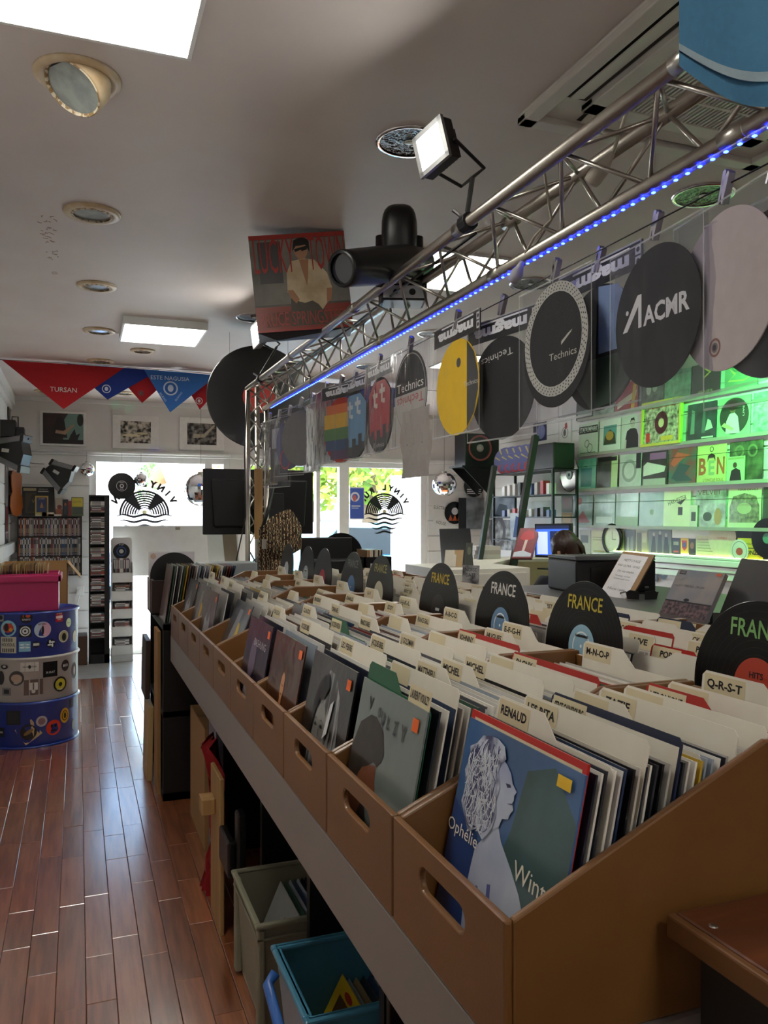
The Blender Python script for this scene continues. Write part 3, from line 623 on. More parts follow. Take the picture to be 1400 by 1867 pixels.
# the tilted spot
t = thing('tilted_downlight', 'ivory ceiling spot with its lamp tilted out of the ceiling', 'downlight', (0, 2.47, ZC)); R = Matrix.Rotation(PI, 4, 'X')
MB().lathe([(.088, 0), (.12, 0), (.12, .004), (.116, .01), (.097, .012), (.09, .008)], IVORY, 40, R).build('rim', t, smooth=True)
MB().lathe([(0, .0005), (.088, .0005), (.088, .002), (0, .002)], mat('dark_recess', '2a2622', .8), 32, R).build('recess', t)
T = axes((.012, 0, -.002), (1, .1, -.62), (.2, .35, 1)) @ Matrix.Rotation(PI, 4, 'X')
h_ = MB().lathe([(.075, -.03), (.086, .0), (.086, .05), (.082, .058), (.076, .05), (.074, .046)], IVORY, 40, T).build('lamp_body', t, smooth=True)
MB().lathe([(0, .046), (.076, .046), (.076, .05), (0, .05)], LENSG, 32, T).build('lens', t)
MB().lathe([(.076, .0505), (.083, .0585), (.080, .0605), (.075, .053)], mat('worn_ring', '9a7a50', .6, c2='e0d4bc', scale=60), 40, T).build('gimbal_ring', t)
# brown glue traces left on the ceiling
b = MB(); GLU = mat('old_glue', 'a07c5c', .8)
for j in range(34):
    u = random.random(); c = Vector((-.125 + random.uniform(-.025, .03) + .01 * u, 3.66 + .62 * u, ZC - .0006)); a = random.uniform(0, 6.3); l = random.uniform(.006, .022)
    pts = [c + Vector((math.cos(a + k * .9) * l * (.5 + .3 * k), math.sin(a + k * .9) * l, 0)) for k in range(3)]; b.tube(pts, .0009, GLU, 4)
b.tube([Vector((-.112 + .014 * math.cos(k * .6), 4.5 + .02 * math.sin(k * .6), ZC - .0006)) for k in range(10)], .0009, GLU, 4)
g = b.build('glue_marks', parent=ceiling, world=True); g['label'] = 'brown glue traces from removed lettering'
# air conditioner cassette
ACW = mat('ac_plastic', 'd6d2cc', .4); ax, ay = 1.29, 1.27; AW = .95
ac = thing('air_conditioner', 'white ceiling cassette air conditioner behind the truss', 'air conditioner', (ax + AW / 2, ay + AW / 2, ZC - .04))
b = MB(); i0, i1 = .17, .78
b.prism([(ax, ay), (ax + AW, ay), (ax + AW, ay + AW), (ax, ay + AW)], ZC - .012, ZC, ACW, 'z')
for q in ((ax, ax + .05, ay, ay + AW), (ax + AW - .05, ax + AW, ay, ay + AW), (ax, ax + AW, ay, ay + .05), (ax, ax + AW, ay + AW - .05, ay + AW), (ax + .14, ax + i0 + .03, ay + .14, ay + AW - .14), (ax + i1 - .03, ax + AW - .14, ay + .14, ay + AW - .14), (ax + .14, ax + AW - .14, ay + .14, ay + i0 + .03), (ax + .14, ax + AW - .14, ay + i1 - .03, ay + AW - .14)): b.box(*q, ZC - .032, ZC - .01, ACW)
b.build('frame', ac, world=True, bevel=.004)
DKR = mat('dark_recess', '2a2622', .8)
for s in range(4):
    b = MB(); b.box(-.3, .3, -.035, .035, -.014, -.0125, DKR); sl_ = b.build('air_slot', ac); b = MB(); b.prism([(-.02, -.016), (.028, -.024), (.03, -.021), (-.018, -.0135)], -.29, .29, ACW, 'x').build('louvre', sl_)
    a = PI / 2 * s; sl_.location = (math.cos(a) * -.375, math.sin(a) * -.375, .04); sl_.rotation_euler = (0, 0, a + PI / 2)
for j in range(36):
    x = ax + .205 + j * .0152; MB().box(x, x + .007, ay + .2, ay + AW - .2, ZC - .03, ZC - .022, ACW).build('grille_slat', ac, world=True)
for j in range(3): y = ay + .3 + .17 * j; MB().box(ax + .2, ax + .75, y, y + .01, ZC - .031, ZC - .021, ACW).build('grille_bar', ac, world=True)
MB().box(ax + .2, ax + .75, ay + .2, ay + .75, ZC - .0135, ZC - .0125, DKR).build('filter', ac, world=True)
# ================================================================== TRUSS
UX, UZ, LX, LZ, TX, TZ = 1.011, 2.316, 1.124, 2.197, 1.171, 2.355
Y0, Y1 = .55, 5.12
tr = thing('lighting_truss', 'triangular aluminium truss over the bins with an upright at the far end', 'truss', (1.1, Y1, 0))
CH = [(UX, UZ), (LX, LZ), (TX, TZ)]
for x, z in CH: MB().tube([(x, Y0, z), (x, Y1, z)], .0165, ALU, 16).build('chord', tr, world=True, smooth=True)
n = 28; dy = (Y1 - Y0) / n
for f_, (a, c) in enumerate(((0, 1), (1, 2), (0, 2))):
    for k in range(n):
        ya, yb = Y0 + dy * k + .02, Y0 + dy * (k + 1) + .02 * (k < n - 1) - .02 * (k == n - 1); p, q = (CH[a], CH[c]) if k % 2 == 0 else (CH[c], CH[a])
        MB().tube([(p[0], ya, p[1]), (q[0], yb, q[1])], .0052, ALU, 6).build('brace', tr, world=True, smooth=True)
for yy in (1.15, 2.05, 3.0, 4.0):
    for x, z in CH: MB().tube([(x, yy - .03, z), (x, yy - .029, z), (x, yy + .029, z), (x, yy + .03, z)], [.0165, .0195, .0195, .0165], ALU, 16).build('coupler', tr, world=True, smooth=True)
# upright
YU = Y1 + .0; PU = [(UX + .003, YU), (LX + .01, YU), (1.1, YU + .12)]
for i, (x, y) in enumerate(PU): MB().tube([(x, y, .0), (x, y, [UZ + .01, LZ + .01, TZ][i])], .0165, ALU, 16).build('upright_chord', tr, world=True, smooth=True)
k = 0; z = .1
while z < 2.15:
    for a, c in ((0, 1), (1, 2), (2, 0)):
        p, q = PU[a], PU[c]; za, zb = (z, z + .12) if k % 2 else (z + .12, z)
        MB().tube([(p[0], p[1], za), (q[0], q[1], zb)], .0052, ALU, 6).build('brace', tr, world=True, smooth=True)
    z += .12; k += 1
MB().box(UX - .06, LX + .08, YU - .05, YU + .18, 0, .012, ALU).build('base_plate', tr, world=True)
# blue LED strip below the lower chord
LEDM = mat('blue_led', '2a46ff', .4, emit=26)
ls = thing('led_strip', 'strip of small blue lights along the lower bar of the truss', 'led strip', (LX, 2.8, LZ - .019))
MB().box(LX - .009, LX + .001, Y0 + .1, 4.95, LZ - .0215, LZ - .018, clear('led_tape', 'b8b8ff', .2, .2, haze=.2)).build('tape', ls, world=True)
b = MB(); b.box(-.003, .003, -.0032, .0032, -.0025, .0, LEDM); lo = b.build('led', origin=False); lm = lo.data; bpy.data.objects.remove(lo)
y = Y0 + .15
while y < 4.94:
    o = link(lm, 'led', ls); o.location = (-.004, y - 2.8, -.0025); y += .0335
# ---- power leads and sockets on the truss
GREY = mat('grey_cable', 'a79f92', .5); 
def cable(label, pts, r=.004, m=None, name='cable', cat='cable'): return tag(MB().tube(pts, r, m or BLACKP, 6).build(name, smooth=True), label, cat)
s1 = on(1088, 318, X=1.09); t = thing('power_socket', 'grey trailing socket hanging inside the near end of the truss', 'socket', s1)
d = (on(1118, 278, X=1.10) - s1).normalized(); T = axes(s1 - d * .02, d.orthogonal(), d)
MB().lathe([(.0, 0), (.018, 0), (.02, .01), (.02, .035), (.012, .055), (.006, .075), (0, .075)], GREY, 14, T).build('body', t, world=True, smooth=True)
pth = [on(1118, 278, X=1.1), on(1140, 210, X=1.11), on(1170, 150, X=1.12), on(1230, 118, X=1.13)]; MB().tube(pth, .004, GREY, 6).build('lead', t, world=True, smooth=True)
s2 = on(940, 505, X=1.115); t = thing('power_plug', 'grey plug dangling in front of the blue light strip', 'plug', s2); d = (on(958, 462, X=1.11) - s2).normalized(); T = axes(s2, d.orthogonal(), d)
MB().lathe([(0, -.012), (.017, -.012), (.018, .012), (.011, .03), (.006, .05), (0, .05)], mat('plug_grey', 'a8a6b0', .45), 14, T).build('body', t, world=True, smooth=True)
MB().tube([on(958, 462, X=1.11), on(975, 430, X=1.1), on(1005, 400, X=1.09), on(990, 300, X=1.06), on(1020, 285, X=1.05)], .0035, GREY, 6).build('lead', t, world=True, smooth=True)
cable('black cable running along the truss from the floodlight', [(UX + .02, 2.0, UZ - .03), (UX + .04, 2.6, UZ - .02), (UX + .05, 3.2, UZ - .03), (UX + .06, 4.0, UZ - .02), (UX + .05, 4.6, UZ - .03), (UX + .02, 5.06, UZ - .06)], .005)
cable('black cable looping down the truss upright', [(UX - .01, 5.08, 2.28), (UX - .03, 5.06, 1.9), (UX - .02, 5.07, 1.5), (UX - .1, 5.05, 1.15), (UX - .12, 5.04, 1.02), (UX + .02, 5.05, .95), (UX + .1, 5.06, .96)], .004)
# ---- floodlights
FLM = mat('flood_led', 'fffdf6', .5, emit=FLOOD)
def flood(label, A, B, D_, clamp, depth=.04):
    A, B, D_ = Vector(A), Vector(B), Vector(D_); w_ = (B - A).length; h = (A - D_).length
    T = axes(D_, B - A, A - D_); t = thing('floodlight', label, 'floodlight', (A + B) / 2)
    b = MB(T); b.box(-.006, w_ + .006, .004, depth, -.006, h + .006, BLACKM); b.build('housing', t, world=True, bevel=.004)
    b = MB(T)
    for q in ((-.008, w_ + .008, -.008, .006), (-.008, w_ + .008, h - .006, h + .008), (-.008, .006, -.008, h + .008), (w_ - .006, w_ + .008, -.008, h + .008)): b.box(q[0], q[1], -.004, .006, q[2], q[3], mat('alu_bezel', '9a9a9a', .35, .9))
    b.build('bezel', t, world=True)
    MB(T).box(.006, w_ - .006, -.001, .003, .006, h - .006, FLM).build('led_face', t, world=True)
    for j in range(7): MB(T).box(w_ * (.08 + .13 * j), w_ * (.08 + .13 * j) + .005, depth, depth + .02, .01, h - .01, BLACKM).build('cooling_fin', t, world=True)
    e0, e1 = T @ Vector((-.01, depth * .6, h * .4)), T @ Vector((w_ + .012, depth * .6, h * .4)); cl = Vector(clamp); back = T.to_3x3() @ Vector((0, 1, 0))
    p0, p1 = e0 + back * .1 + (cl - e0) * .25, e1 + back * .1 + (cl - e1) * .25
    MB().tube([e0, p0, (p0 + p1) / 2, p1, e1], .005, BLACKM, 6).build('bracket', t, world=True)
    MB().tube([(p0 + p1) / 2, cl + Vector((0, 0, .03))], .007, BLACKM, 6).build('stem', t, world=True)
    MB().tube([cl + Vector((0, -.02, 0)), cl + Vector((0, .02, 0))], .026, BLACKM, 10).build('clamp', t, world=True, bevel=.003)
    MB().tube([cl + Vector((-.01, 0, .01)), cl + Vector((-.045, 0, .03))], .005, CHROME, 6).build('clamp_bolt', t, world=True)
    return t
fA, fD = on(757, 257, D=2.171), on(771, 319, D=2.158); fB = fA + on(816, 280, D=2.081) - fD
flood('bright white floodlight clamped on the near part of the truss', fA, fB, fD, (UX, on(852, 365, X=UX).y, UZ))
flood('lit floodlight shining sideways at the far end of the truss', on(457, 600, D=4.72), on(469, 586, D=4.60), on(463, 634, D=4.70), (UX, 4.72, UZ))
# ---- black stage lights
t = thing('stage_spotlight', 'black bullet shaped stage spotlight lying along the truss', 'stage light', on(735, 500, D=2.75))
a, c = on(622, 490, D=2.62), on(772, 478, D=2.95); d = (c - a).normalized(); T = axes(a, d.orthogonal(), d); L_ = (c - a).length
MB().lathe([(.048, .0), (.058, 0), (.062, .01), (.06, .04), (.064, L_ * .35), (.066, L_ * .75), (.05, L_), (0, L_ + .01)], BLACKP, 24, T).build('barrel', t, world=True, smooth=True)
MB().lathe([(0, .012), (.05, .012), (.05, .014), (0, .014)], mat('lens_dark', '2a2a30', .05, coat=1), 20, T).build('lens', t, world=True)
m_ = a + d * L_ * .42; MB().tube([m_ + Vector((0, 0, -.05)), Vector((UX - .005, m_.y + .02, UZ + .02))], [.026, .012], BLACKP, 8).build('clamp_arm', t, world=True, smooth=True)
MB().tube([m_ + Vector((-.06, -.03, .0)), m_ + Vector((-.03, .05, -.04)), Vector((UX, m_.y + .1, UZ + .03))], .003, BLACKP, 6).build('safety_wire', t, world=True)
pb = on(735, 500, D=2.95); t = thing('moving_head_light', 'black moving head stage light standing upright on the truss', 'stage light', pb)
def orr(c, half, m, T=Matrix(), e=.5):   # superellipsoid body
    vs = []; sg, rg = 20, 12
    sp = lambda v: math.copysign(abs(v) ** e, v)
    for i in range(rg + 1):
        ph = -PI / 2 + PI * i / rg
        for k in range(sg): th = 2 * PI * k / sg; vs.append(T @ (Vector(c) + Vector((half[0] * sp(math.cos(ph)) * sp(math.cos(th)), half[1] * sp(math.cos(ph)) * sp(math.sin(th)), half[2] * sp(math.sin(ph))))))
    return vs, [(i * sg + k, i * sg + (k + 1) % sg, (i + 1) * sg + (k + 1) % sg, (i + 1) * sg + k) for i in range(rg) for k in range(sg)], m
hc = on(728, 432, D=2.95); b = MB(); b.add(*orr((0, 0, 0), (.066, .082, .11), BLACKP, frame(hc, -.4, .12), .62)); b.build('head', t, world=True, smooth=True)
MB().text('BoomTone', 0, 0, .007, pr('b8b8b8'), 0).build('lettering', t).matrix_basis = frame(hc - Vector(pb) + Vector((-.012, -.078, .03)), -.4)
for s in (-1, 1):
    c0 = hc + Vector((s * .062, .02 * -s, 0)); MB().tube([c0 + Vector((0, 0, .0)), c0 + Vector((0, 0, -.11)), c0 + Vector((-s * .02, 0, -.15))], [.022, .024, .02], BLACKP, 10).build('yoke_arm', t, world=True, smooth=True)
bc = hc + Vector((.02, .02, -.205)); b = MB(frame(bc, -.3)); b.box(-.085, .085, -.07, .07, -.035, .04, BLACKP); b.build('base', t, world=True, bevel=.012)
b = MB(frame(bc, -.3)); b.rect(-.075, -.03, .075, .015, pr('c8ccd4'), -.0715); b.disc(.03, -.008, .012, .012, BLACKP, -.072); b.disc(-.03, -.008, .009, .009, BLACKP, -.072); b.build('control_plate', t, world=True)
# ---- hanging promotional box: red lettering over a photograph of a man in a cream shirt
TLp, TRp, BLp = on(464, 431, D=3.48), on(638, 421, D=3.53), on(470, 608, D=3.48)
T = axes(BLp, TRp - TLp, TLp - BLp); W_ = (TRp - TLp).length; H_ = (TLp - BLp).length
t = thing('promo_box', 'hanging cardboard display box with red stretched lettering and a man in sunglasses', 'display box', BLp)
b = MB(T); b.box(0, W_, 0, W_ * .45, 0, H_, mat('promo_wall', '6a6660', .5, c2='4a4846', scale=8)); b.build('box', t, world=True)
SH = mat('promo_shirt', 'd0bfa0', .5, c2='b09c7a', scale=12)
b = MB(T); b.art(W_, H_, [('r', 0, .28, 1, .95, mat('promo_back', '86827a', .5, c2='5c5a56', scale=6)), ('r', .08, .5, .32, .93, '4a4a4c'), ('r', 0, 0, 1, .26, '8a3a30'), ('r', .1, .05, .9, .2, mat('promo_rug', '7a4a3a', .5, c2='5a3028', scale=14)),
   ('p', [(.36, .05), (.74, .05), (.7, .35), (.38, .35)], '4e4a3e'), ('p', [(.35, .4), (.36, .6), (.42, .72), (.55, .74), (.66, .72), (.78, .58), (.82, .42), (.76, .28), (.7, .2), (.66, .26), (.6, .3), (.52, .28), (.46, .3), (.42, .38)], SH), ('p', [(.5, .73), (.6, .73), (.58, .55), (.56, .45)], 'a87858'), ('p', [(.35, .42), (.41, .42), (.47, .32), (.43, .28), (.38, .34)], 'a87858'), ('p', [(.76, .42), (.82, .42), (.8, .3), (.75, .26)], 'a87858'),
   ('d', .53, .83, .07, .1, 'b08466'), ('p', [(.44, .82), (.46, .93), (.54, .965), (.62, .93), (.62, .8), (.58, .88), (.48, .87)], '1c1816'), ('p', [(.46, .84), (.6, .87), (.595, .83), (.54, .815), (.53, .83), (.47, .81)], '101012'),
   ('r', 0, .955, 1, 1, 'a0302a'), ('t', 'LUCKY', .24, .76, .36, .42, 'a8322c'), ('t', 'TOWN', .8, .77, .36, .38, 'a8322c'), ('t', 'BRUCE SPRINGSTEEN', .51, .12, .14, .94, 'a03c34'), ('r', 0, 0, 1, .02, 'a0302a')], -.0003)
b.build('printed_face', t, world=True)
b = MB(T); c_ = (W_ * .2, W_ * .1, -.028); b.add([(0, 0, 0), (W_, 0, 0), (W_, W_ * .45, 0), (0, W_ * .45, 0), c_], [(0, 4, 1), (1, 4, 2), (2, 4, 3), (3, 4, 0)], mat('promo_dark', '2c2a2c', .5)); b.build('bottom_point', t, world=True)
MB().tube([T @ Vector((W_ / 2, W_ * .2, H_ - .01)), Vector((*(T @ Vector((W_ / 2, W_ * .2, H_))).xy, ZC))], .0015, BLACKP, 4).build('string', t, world=True)
# ---- giant vinyl disc behind the end of the truss
c_ = on(472, 724, Y=5.5); t = thing('giant_vinyl_disc', 'oversized black vinyl record hanging behind the end of the truss', 'decoration', c_, -.12); R = Matrix.Rotation(PI / 2, 4, 'X')
b = MB(); b.lathe([(0, -.004), (.35, -.004), (.355, 0), (.35, .004), (0, .004)], mat('giant_vinyl', '0a0a0c', .3, coat=.4), 72, R)
for r in [.13 + .018 * k for k in range(12)]: b.ring(0, 0, r, r + .002, mat('groove_line', '141417', .3), -.0046, seg=60)
b.build('disc', t); MB().disc(0, 0, .11, .11, pr('b83028'), -.0048, 40).build('label', t)
for x in (-.2, .2): MB().tube([(x, 0, .28), (x, 0, ZC - c_.z)], .0012, BLACKP, 4).build('string', t)
# ---- bandanas strung across the room
YG = 7.05
def bandana(label, a, c, apex, m, shapes, dy, extra=None, name='bandana'):
    A, Bq, P = on(*a, Y=YG + dy), on(*c, Y=YG + dy), on(*apex, Y=YG + dy); n = 14; vs = []; 
    b = MB(); idx = {}
    for i in range(n + 1):
        for j in range(n + 1 - i):
            u, v = j / n, i / n; q = A + (Bq - A) * u + (P - A) * v; q.y += .006 * math.sin(9 * u + 5 * v) * (1 - v * .5) - .0; idx[i, j] = len(vs); vs.append(q)
    fs = []
    for i in range(n):
        for j in range(n - i):
            fs.append((idx[i, j], idx[i, j + 1], idx[i + 1, j]))
            if j < n - i - 1: fs.append((idx[i, j + 1], idx[i + 1, j + 1], idx[i + 1, j]))
    b.add(vs, fs, m)
    for s in shapes:
        q = on(s[1], s[2], Y=YG + dy - .012)
        if s[0] == 't': b.text(s[3], q.x, q.z, s[4], pr(s[5]), q.y, rot=s[6] if len(s) > 6 else 0)
        else: b.ring(q.x, q.z, s[3] * .8, s[3], pr(s[4]), q.y); b.disc(q.x, q.z, s[3] * .4, s[3] * .5, pr(s[4]), q.y)
    o = b.build(name); tag(o, label, 'bandana', 'bandanas strung below the ceiling'); return o
def cloth(h): return mat('cloth_' + h, h, .85, scale=90, bump=.1, bscale=300)
RED, NAVY, SKYB = cloth('b81c26'), cloth('233a94'), cloth('3a74c8')
bandana('big red bandana with white lettering, leftmost on the string', (3, 656), (226, 671), (116, 746), RED, [('t', 116, 711, 'TURSAN', .038, 'e8d8d8')], 0)
bandana('navy blue bandana with a small animal emblem', (122, 663), (290, 675), (196, 729), NAVY, [('o', 194, 709, .035, 'd8dcec')], .02)
bandana('red bandana with a dark emblem between two blue ones', (200, 669), (324, 678), (259, 735), RED, [('o', 257, 717, .022, '301018')], .04)
bandana('sky blue bandana with a white crest and lettering', (262, 673), (396, 684), (310, 752), SKYB, [('t', 310, 690, 'ESTE NAGUSIA', .034, 'dfe6f4'), ('o', 311, 708, .06, 'c8d4ec'), ('t', 297, 724, 'BILBAO', .018, 'c8d4ec', -.95), ('t', 326, 723, 'BILBOKO', .016, 'c8d4ec', .95)], -.02)
bandana('red bandana with a white pig emblem beside the giant disc', (325, 679), (420, 686), (364, 747), RED, [('o', 363, 731, .03, 'e8d8d8')], .08)
bandana('red bandana half hidden behind the truss upright', (420, 686), (520, 694), (468, 762), RED, [], 0)
bandana('pale bandana behind the far slipmats', (530, 692), (640, 704), (588, 770), cloth('a8a0a4'), [], .03)
bandana('navy bandana at the right end of the string', (590, 698), (770, 712), (668, 772), NAVY, [], .05)
for i, px in enumerate((-20,)): cable('black string holding the bandanas across the ceiling', [on(-10, 655, Y=YG + .03), on(200, 667, Y=YG + .03), on(420, 684, Y=YG + .03), on(640, 702, Y=YG + .03), on(800, 713, Y=YG + .03)], .0025)
# near blue bandana at the upper right, hanging close to the camera
b = MB(); n = 16; vs = []
for i in range(n + 1):
    for j in range(n + 1):
        u, v = i / n, j / n
        x = 1238 + 210 * u; bot = 120 + 75 * math.sin(min(1, u * 1.4) * PI / 2); y_ = -60 + (bot + 60) * v
        vs.append(on(x, y_, D=.98 + .05 * math.sin(u * 5) * v - .05 * math.cos(u * 3)))
b.add(vs, [(i * (n + 1) + j, (i + 1) * (n + 1) + j, (i + 1) * (n + 1) + j + 1, i * (n + 1) + j + 1) for i in range(n) for j in range(n)], cloth('4f88b0'))
bo = tag(b.build('bandana', smooth=True), 'blue cloth hanging close to the camera over the end of the truss', 'bandana')
b = MB(); vs = []
for i in range(n + 1):
    for j in range(3):
        u = i / n; bot = 120 + 75 * math.sin(min(1, u * 1.4) * PI / 2); v = .74 + .035 * j; y_ = -60 + (bot + 60) * (v + .03 * (1 - u)); vs.append(on(1238 + 210 * u, y_, D=.976 + .05 * math.sin(u * 5) * v - .05 * math.cos(u * 3)))
b.add(vs, [(i * 3 + j, (i + 1) * 3 + j, (i + 1) * 3 + j + 1, i * 3 + j + 1) for i in range(n) for j in range(2)], cloth('a8bcc8')); b.build('stripe', bo, world=True, smooth=True)['label'] = 'pale woven stripe'
# ================================================================== SLIPMATS ON THE WIRE
WX, WZ = 1.135, 2.115
wire = tag(MB().tube([(WX, .6, WZ + .008), (WX, 3, WZ), (WX, 5.1, WZ + .005)], .0016, BLACKP, 6).build('hanging_wire', smooth=True), 'thin taut wire under the truss that carries the slipmats', 'wire')
FELT = {}
def felt(h): return mat('felt_' + h, h, .9, scale=30)
def slip(name, label, px, shapes, base, dx=0, yaw=0, drop=0, header=None, r=.15, disc=True, bagw=.33, bagh=.36, clip=True, mats=None, inner=None, bagm=None):
    p = on(px, 900, X=WX + dx); t = thing(name, label, 'slipmat', (WX + dx, p.y, WZ), FACE_X + yaw, 'slipmats hanging on the wire')
    zt = -drop
    hd = .06 if header else .02
    if disc:
        b = MB(); b.lathe([(0, -.0012), (r, -.0012), (r, .0012), (0, .0012)], felt(base), 56, Matrix.Translation((0, 0, zt - hd - r)) @ Matrix.Rotation(PI / 2, 4, 'X'))
        b.art(2 * r, 2 * r, shapes, -.0015, -r, zt - hd - 2 * r); b.build('mat', t)
    if inner: inner(t)
    if header:
        b = MB(); b.box(-bagw / 2, bagw / 2, -.003, -.002, zt - .062, zt - .0, pr('101014')); b.text(header, -bagw * .02, zt - .036, .032, pr('e4e4e6'), -.0034, width=bagw * .76, bold=.05, rot=PI); b.rect(-bagw * .32, zt - .011, bagw * .36, zt - .006, pr('e4e4e6'), -.0034)
        b.rect(bagw * .42, zt - .03, bagw * .48, zt - .008, pr('c8c8cc'), -.0034); b.rect(bagw * .42, zt - .056, bagw * .48, zt - .034, pr('c8c8cc'), -.0034); b.disc(bagw * .45, zt - .019, .006, .006, INK, -.0037); b.disc(bagw * .45, zt - .045, .006, .006, INK, -.0037)
        b.build('header_card', t)
    b = MB(); n = 10
    for y in (-.0055, .0045):
        vs = [(-bagw / 2 + bagw * i / n, y + .0015 * math.sin(i * 1.7 + j), zt - bagh * j / n) for i in range(n + 1) for j in range(n + 1)]
        b.add(vs, [(i * (n + 1) + j, (i + 1) * (n + 1) + j, (i + 1) * (n + 1) + j + 1, i * (n + 1) + j + 1) for i in range(n) for j in range(n)], bagm or BAG)
    SM = clear('bag_seam', 'f0f0f4', .2, .15, haze=.3)
    for q in ((-bagw / 2, -bagw / 2 + .003, zt - bagh, zt), (bagw / 2 - .003, bagw / 2, zt - bagh, zt), (-bagw / 2, bagw / 2, zt - bagh, zt - bagh + .005), (-bagw / 2, bagw / 2, zt - .004, zt)): b.rect(q[0], q[2], q[1], q[3], SM, -.0075)
    b.build('plastic_bag', t, smooth=True)
    if clip:
        cb = MB(Matrix.Rotation(.25, 4, 'Y')); cb.prism([(-.008, -.028), (-.004, -.028), (.006, .03), (.002, .034), (-.004, .03)], -.007, .007, mat('clip_steel', 'a8a4a8', .4, .9), 'y'); cb.prism([(.008, -.028), (.004, -.028), (-.004, .012), (.012, .03), (.016, .026)], -.007, .007, mat('clip_steel', 'a8a4a8', .4, .9), 'y'); cb.build('clip', t)
    return t
def ringdots(t):
    b = MB(); c = (0, -.02 - .15)
    b.ring(c[0], c[1], .118, .143, pr('b8b6ae'), -.0022)
    for k in range(60):
        a = 2 * PI * k / 60
        for rr in (.1235, .1305, .1375): b.disc(c[0] + rr * math.cos(a + rr * 40), c[1] + rr * math.sin(a + rr * 40), .0024, .0024, INK, -.0026, 6)
    b.build('dotted_rim', t)
WHT = 'd8d4d0'
slip('slipmat', 'black slipmat cut off by the right edge of the picture', 1412, [('d', .3, .5, .1, .15, '2a2a2c')], '111113', .01, 0, .05, r=.15, bagm=BAG2)
slip('slipmat', 'plain pinkish white slipmat with a small round emblem', 1322, [('o', .4, .16, .045, .06, '9a6a5a'), ('o', .4, .16, .02, .032, '8a7a74'), ('d', .4, .16, .02, .02, '3a3a40')], 'cdbfba', -.0, -.16, .02, bagm=BAG2)
slip('slipmat', 'black slipmat with white ACMR lettering', 1195, [('T', 'ACMR', .62, .52, .13, .52, 'e0dede'), ('p', [(.1, .46), (.16, .46), (.3, .62), (.3, .46), (.34, .46), (.34, .7), (.29, .7)], 'e0dede'), ('d', .16, .6, .018, .018, 'e0dede')], '1c1c1e', .01, -.08, .02, bagm=BAG2)
slip('slipmat', 'dark slipmat with a pale blue patch behind the dotted one', 1092, [('p', [(.5, .45), (.98, .45), (.97, .62), (.9, .8), (.75, .95), (.5, .99)], '8aa2c8'), ('p', [(.0, .42), (.98, .42), (.9, .2), (.7, .05), (.4, .01)], '1e3a26')], '141416', .035, 0, .0, header='magma')
slip('slipmat', 'black slipmat with a pale dotted rim', 1012, [('t', 'Technics', .62, .42, .06, .4, 'b8b4a8'), ('p', [(.6, .5), (.74, .58), (.76, .6), (.7, .58), (.6, .53)], 'b8b4a8')], '161618', -.015, 0, .02, inner=ringdots)
slip('slipmat', 'black slipmat with upside down white lettering', 915, [('t', 'Technics', .42, .82, .07, .5, PI + .1, 'd0ccc4')], '121214', .02, .15, .03, header='magma')
slip('slipmat', 'bright yellow slipmat with a dark side and a printed header card', 833, [('p', [(.74, .06), (.9, .2), (.985, .42), (.985, .58), (.9, .8), (.74, .94)], '1a1a1c'), ('d', .55, .75, .05, .05, '1a1a1c'), ('t', 'Technics', .83, .5, .05, .3, 'd8d4cc')], 'e8bc12', -.025, 0, .0, header='magma')
slip('slipmat', 'half black half grey slipmat with white and red lettering', 748, [('p', [(.0, .5)] + [(.5 - .5 * math.cos(a * PI / 14), .5 - .5 * math.sin(a * PI / 14)) for a in range(1, 14)] + [(1, .5)], 'b0aca6'), ('o', .5, .5, .46, .475, '8a8884'), ('t', 'Technics', .5, .58, .11, .82, 'e4e0d8'), ('t', 'Technics', .5, .42, .11, .82, PI, 'b03028')], '3a3a3c', -.02, 0, 0)
PIX = lambda c: [('r', .3, .62, .36, .86, c), ('r', .24, .74, .44, .8, c), ('r', .36, .6, .44, .66, c), ('r', .58, .66, .64, .9, c), ('r', .52, .78, .72, .84, c), ('r', .64, .64, .72, .7, c)]
def skyl(c): return [('p', [(.05, .3), (.15, .15), (.3, .06), (.5, .0), (.7, .05), (.85, .15), (.95, .32), (.86, .34), (.86, .24), (.76, .24), (.76, .36), (.64, .36), (.64, .2), (.55, .2), (.55, .3), (.42, .3), (.42, .18), (.3, .18), (.3, .3), (.2, .3), (.2, .24)], c)]
slip('slipmat', 'red slipmat with pale pixel letters and a black skyline', 692, [('p', [(.13, .17), (.87, .17), (.9, .8), (.7, .95), (.3, .95), (.1, .8)], 'b0202a')] + PIX('d8d0c0') + skyl('18181a') + [('t', 'Technics', .5, .1, .06, .4, 'c8c4bc')], '1c1c1e', -.012, 0, 0, header='magma')
slip('slipmat', 'light blue slipmat with pale pixel letters and a black skyline', 647, [('p', [(.13, .17), (.87, .17), (.9, .8), (.7, .95), (.3, .95), (.1, .8)], '5f92b8')] + PIX('ccd4d4') + skyl('18181a'), '1c1c1e', .01, .1, 0, header='magma')
slip('slipmat', 'rainbow striped slipmat in a clear bag', 622, [('r', .08, .76, .92, .9, 'd86a20'), ('r', .02, .54, .98, .76, 'd8a81c'), ('r', .01, .36, .99, .54, '4a7a3a'), ('r', .06, .2, .94, .36, '25406a'), ('r', .2, .06, .8, .2, '4a3050')], 'b03020', -.012, .25, .01, header='magma')
slip('slipmat', 'dark grey slipmat with a red top and slanted lettering', 595, [('p', [(.35, .98), (.65, .98), (.62, .84), (.5, .78), (.38, .84)], '8a2028'), ('t', 'Technics', .52, .5, .13, .85, .4, '9a9a9c')], '3c3c40', -.02, 0, 0)
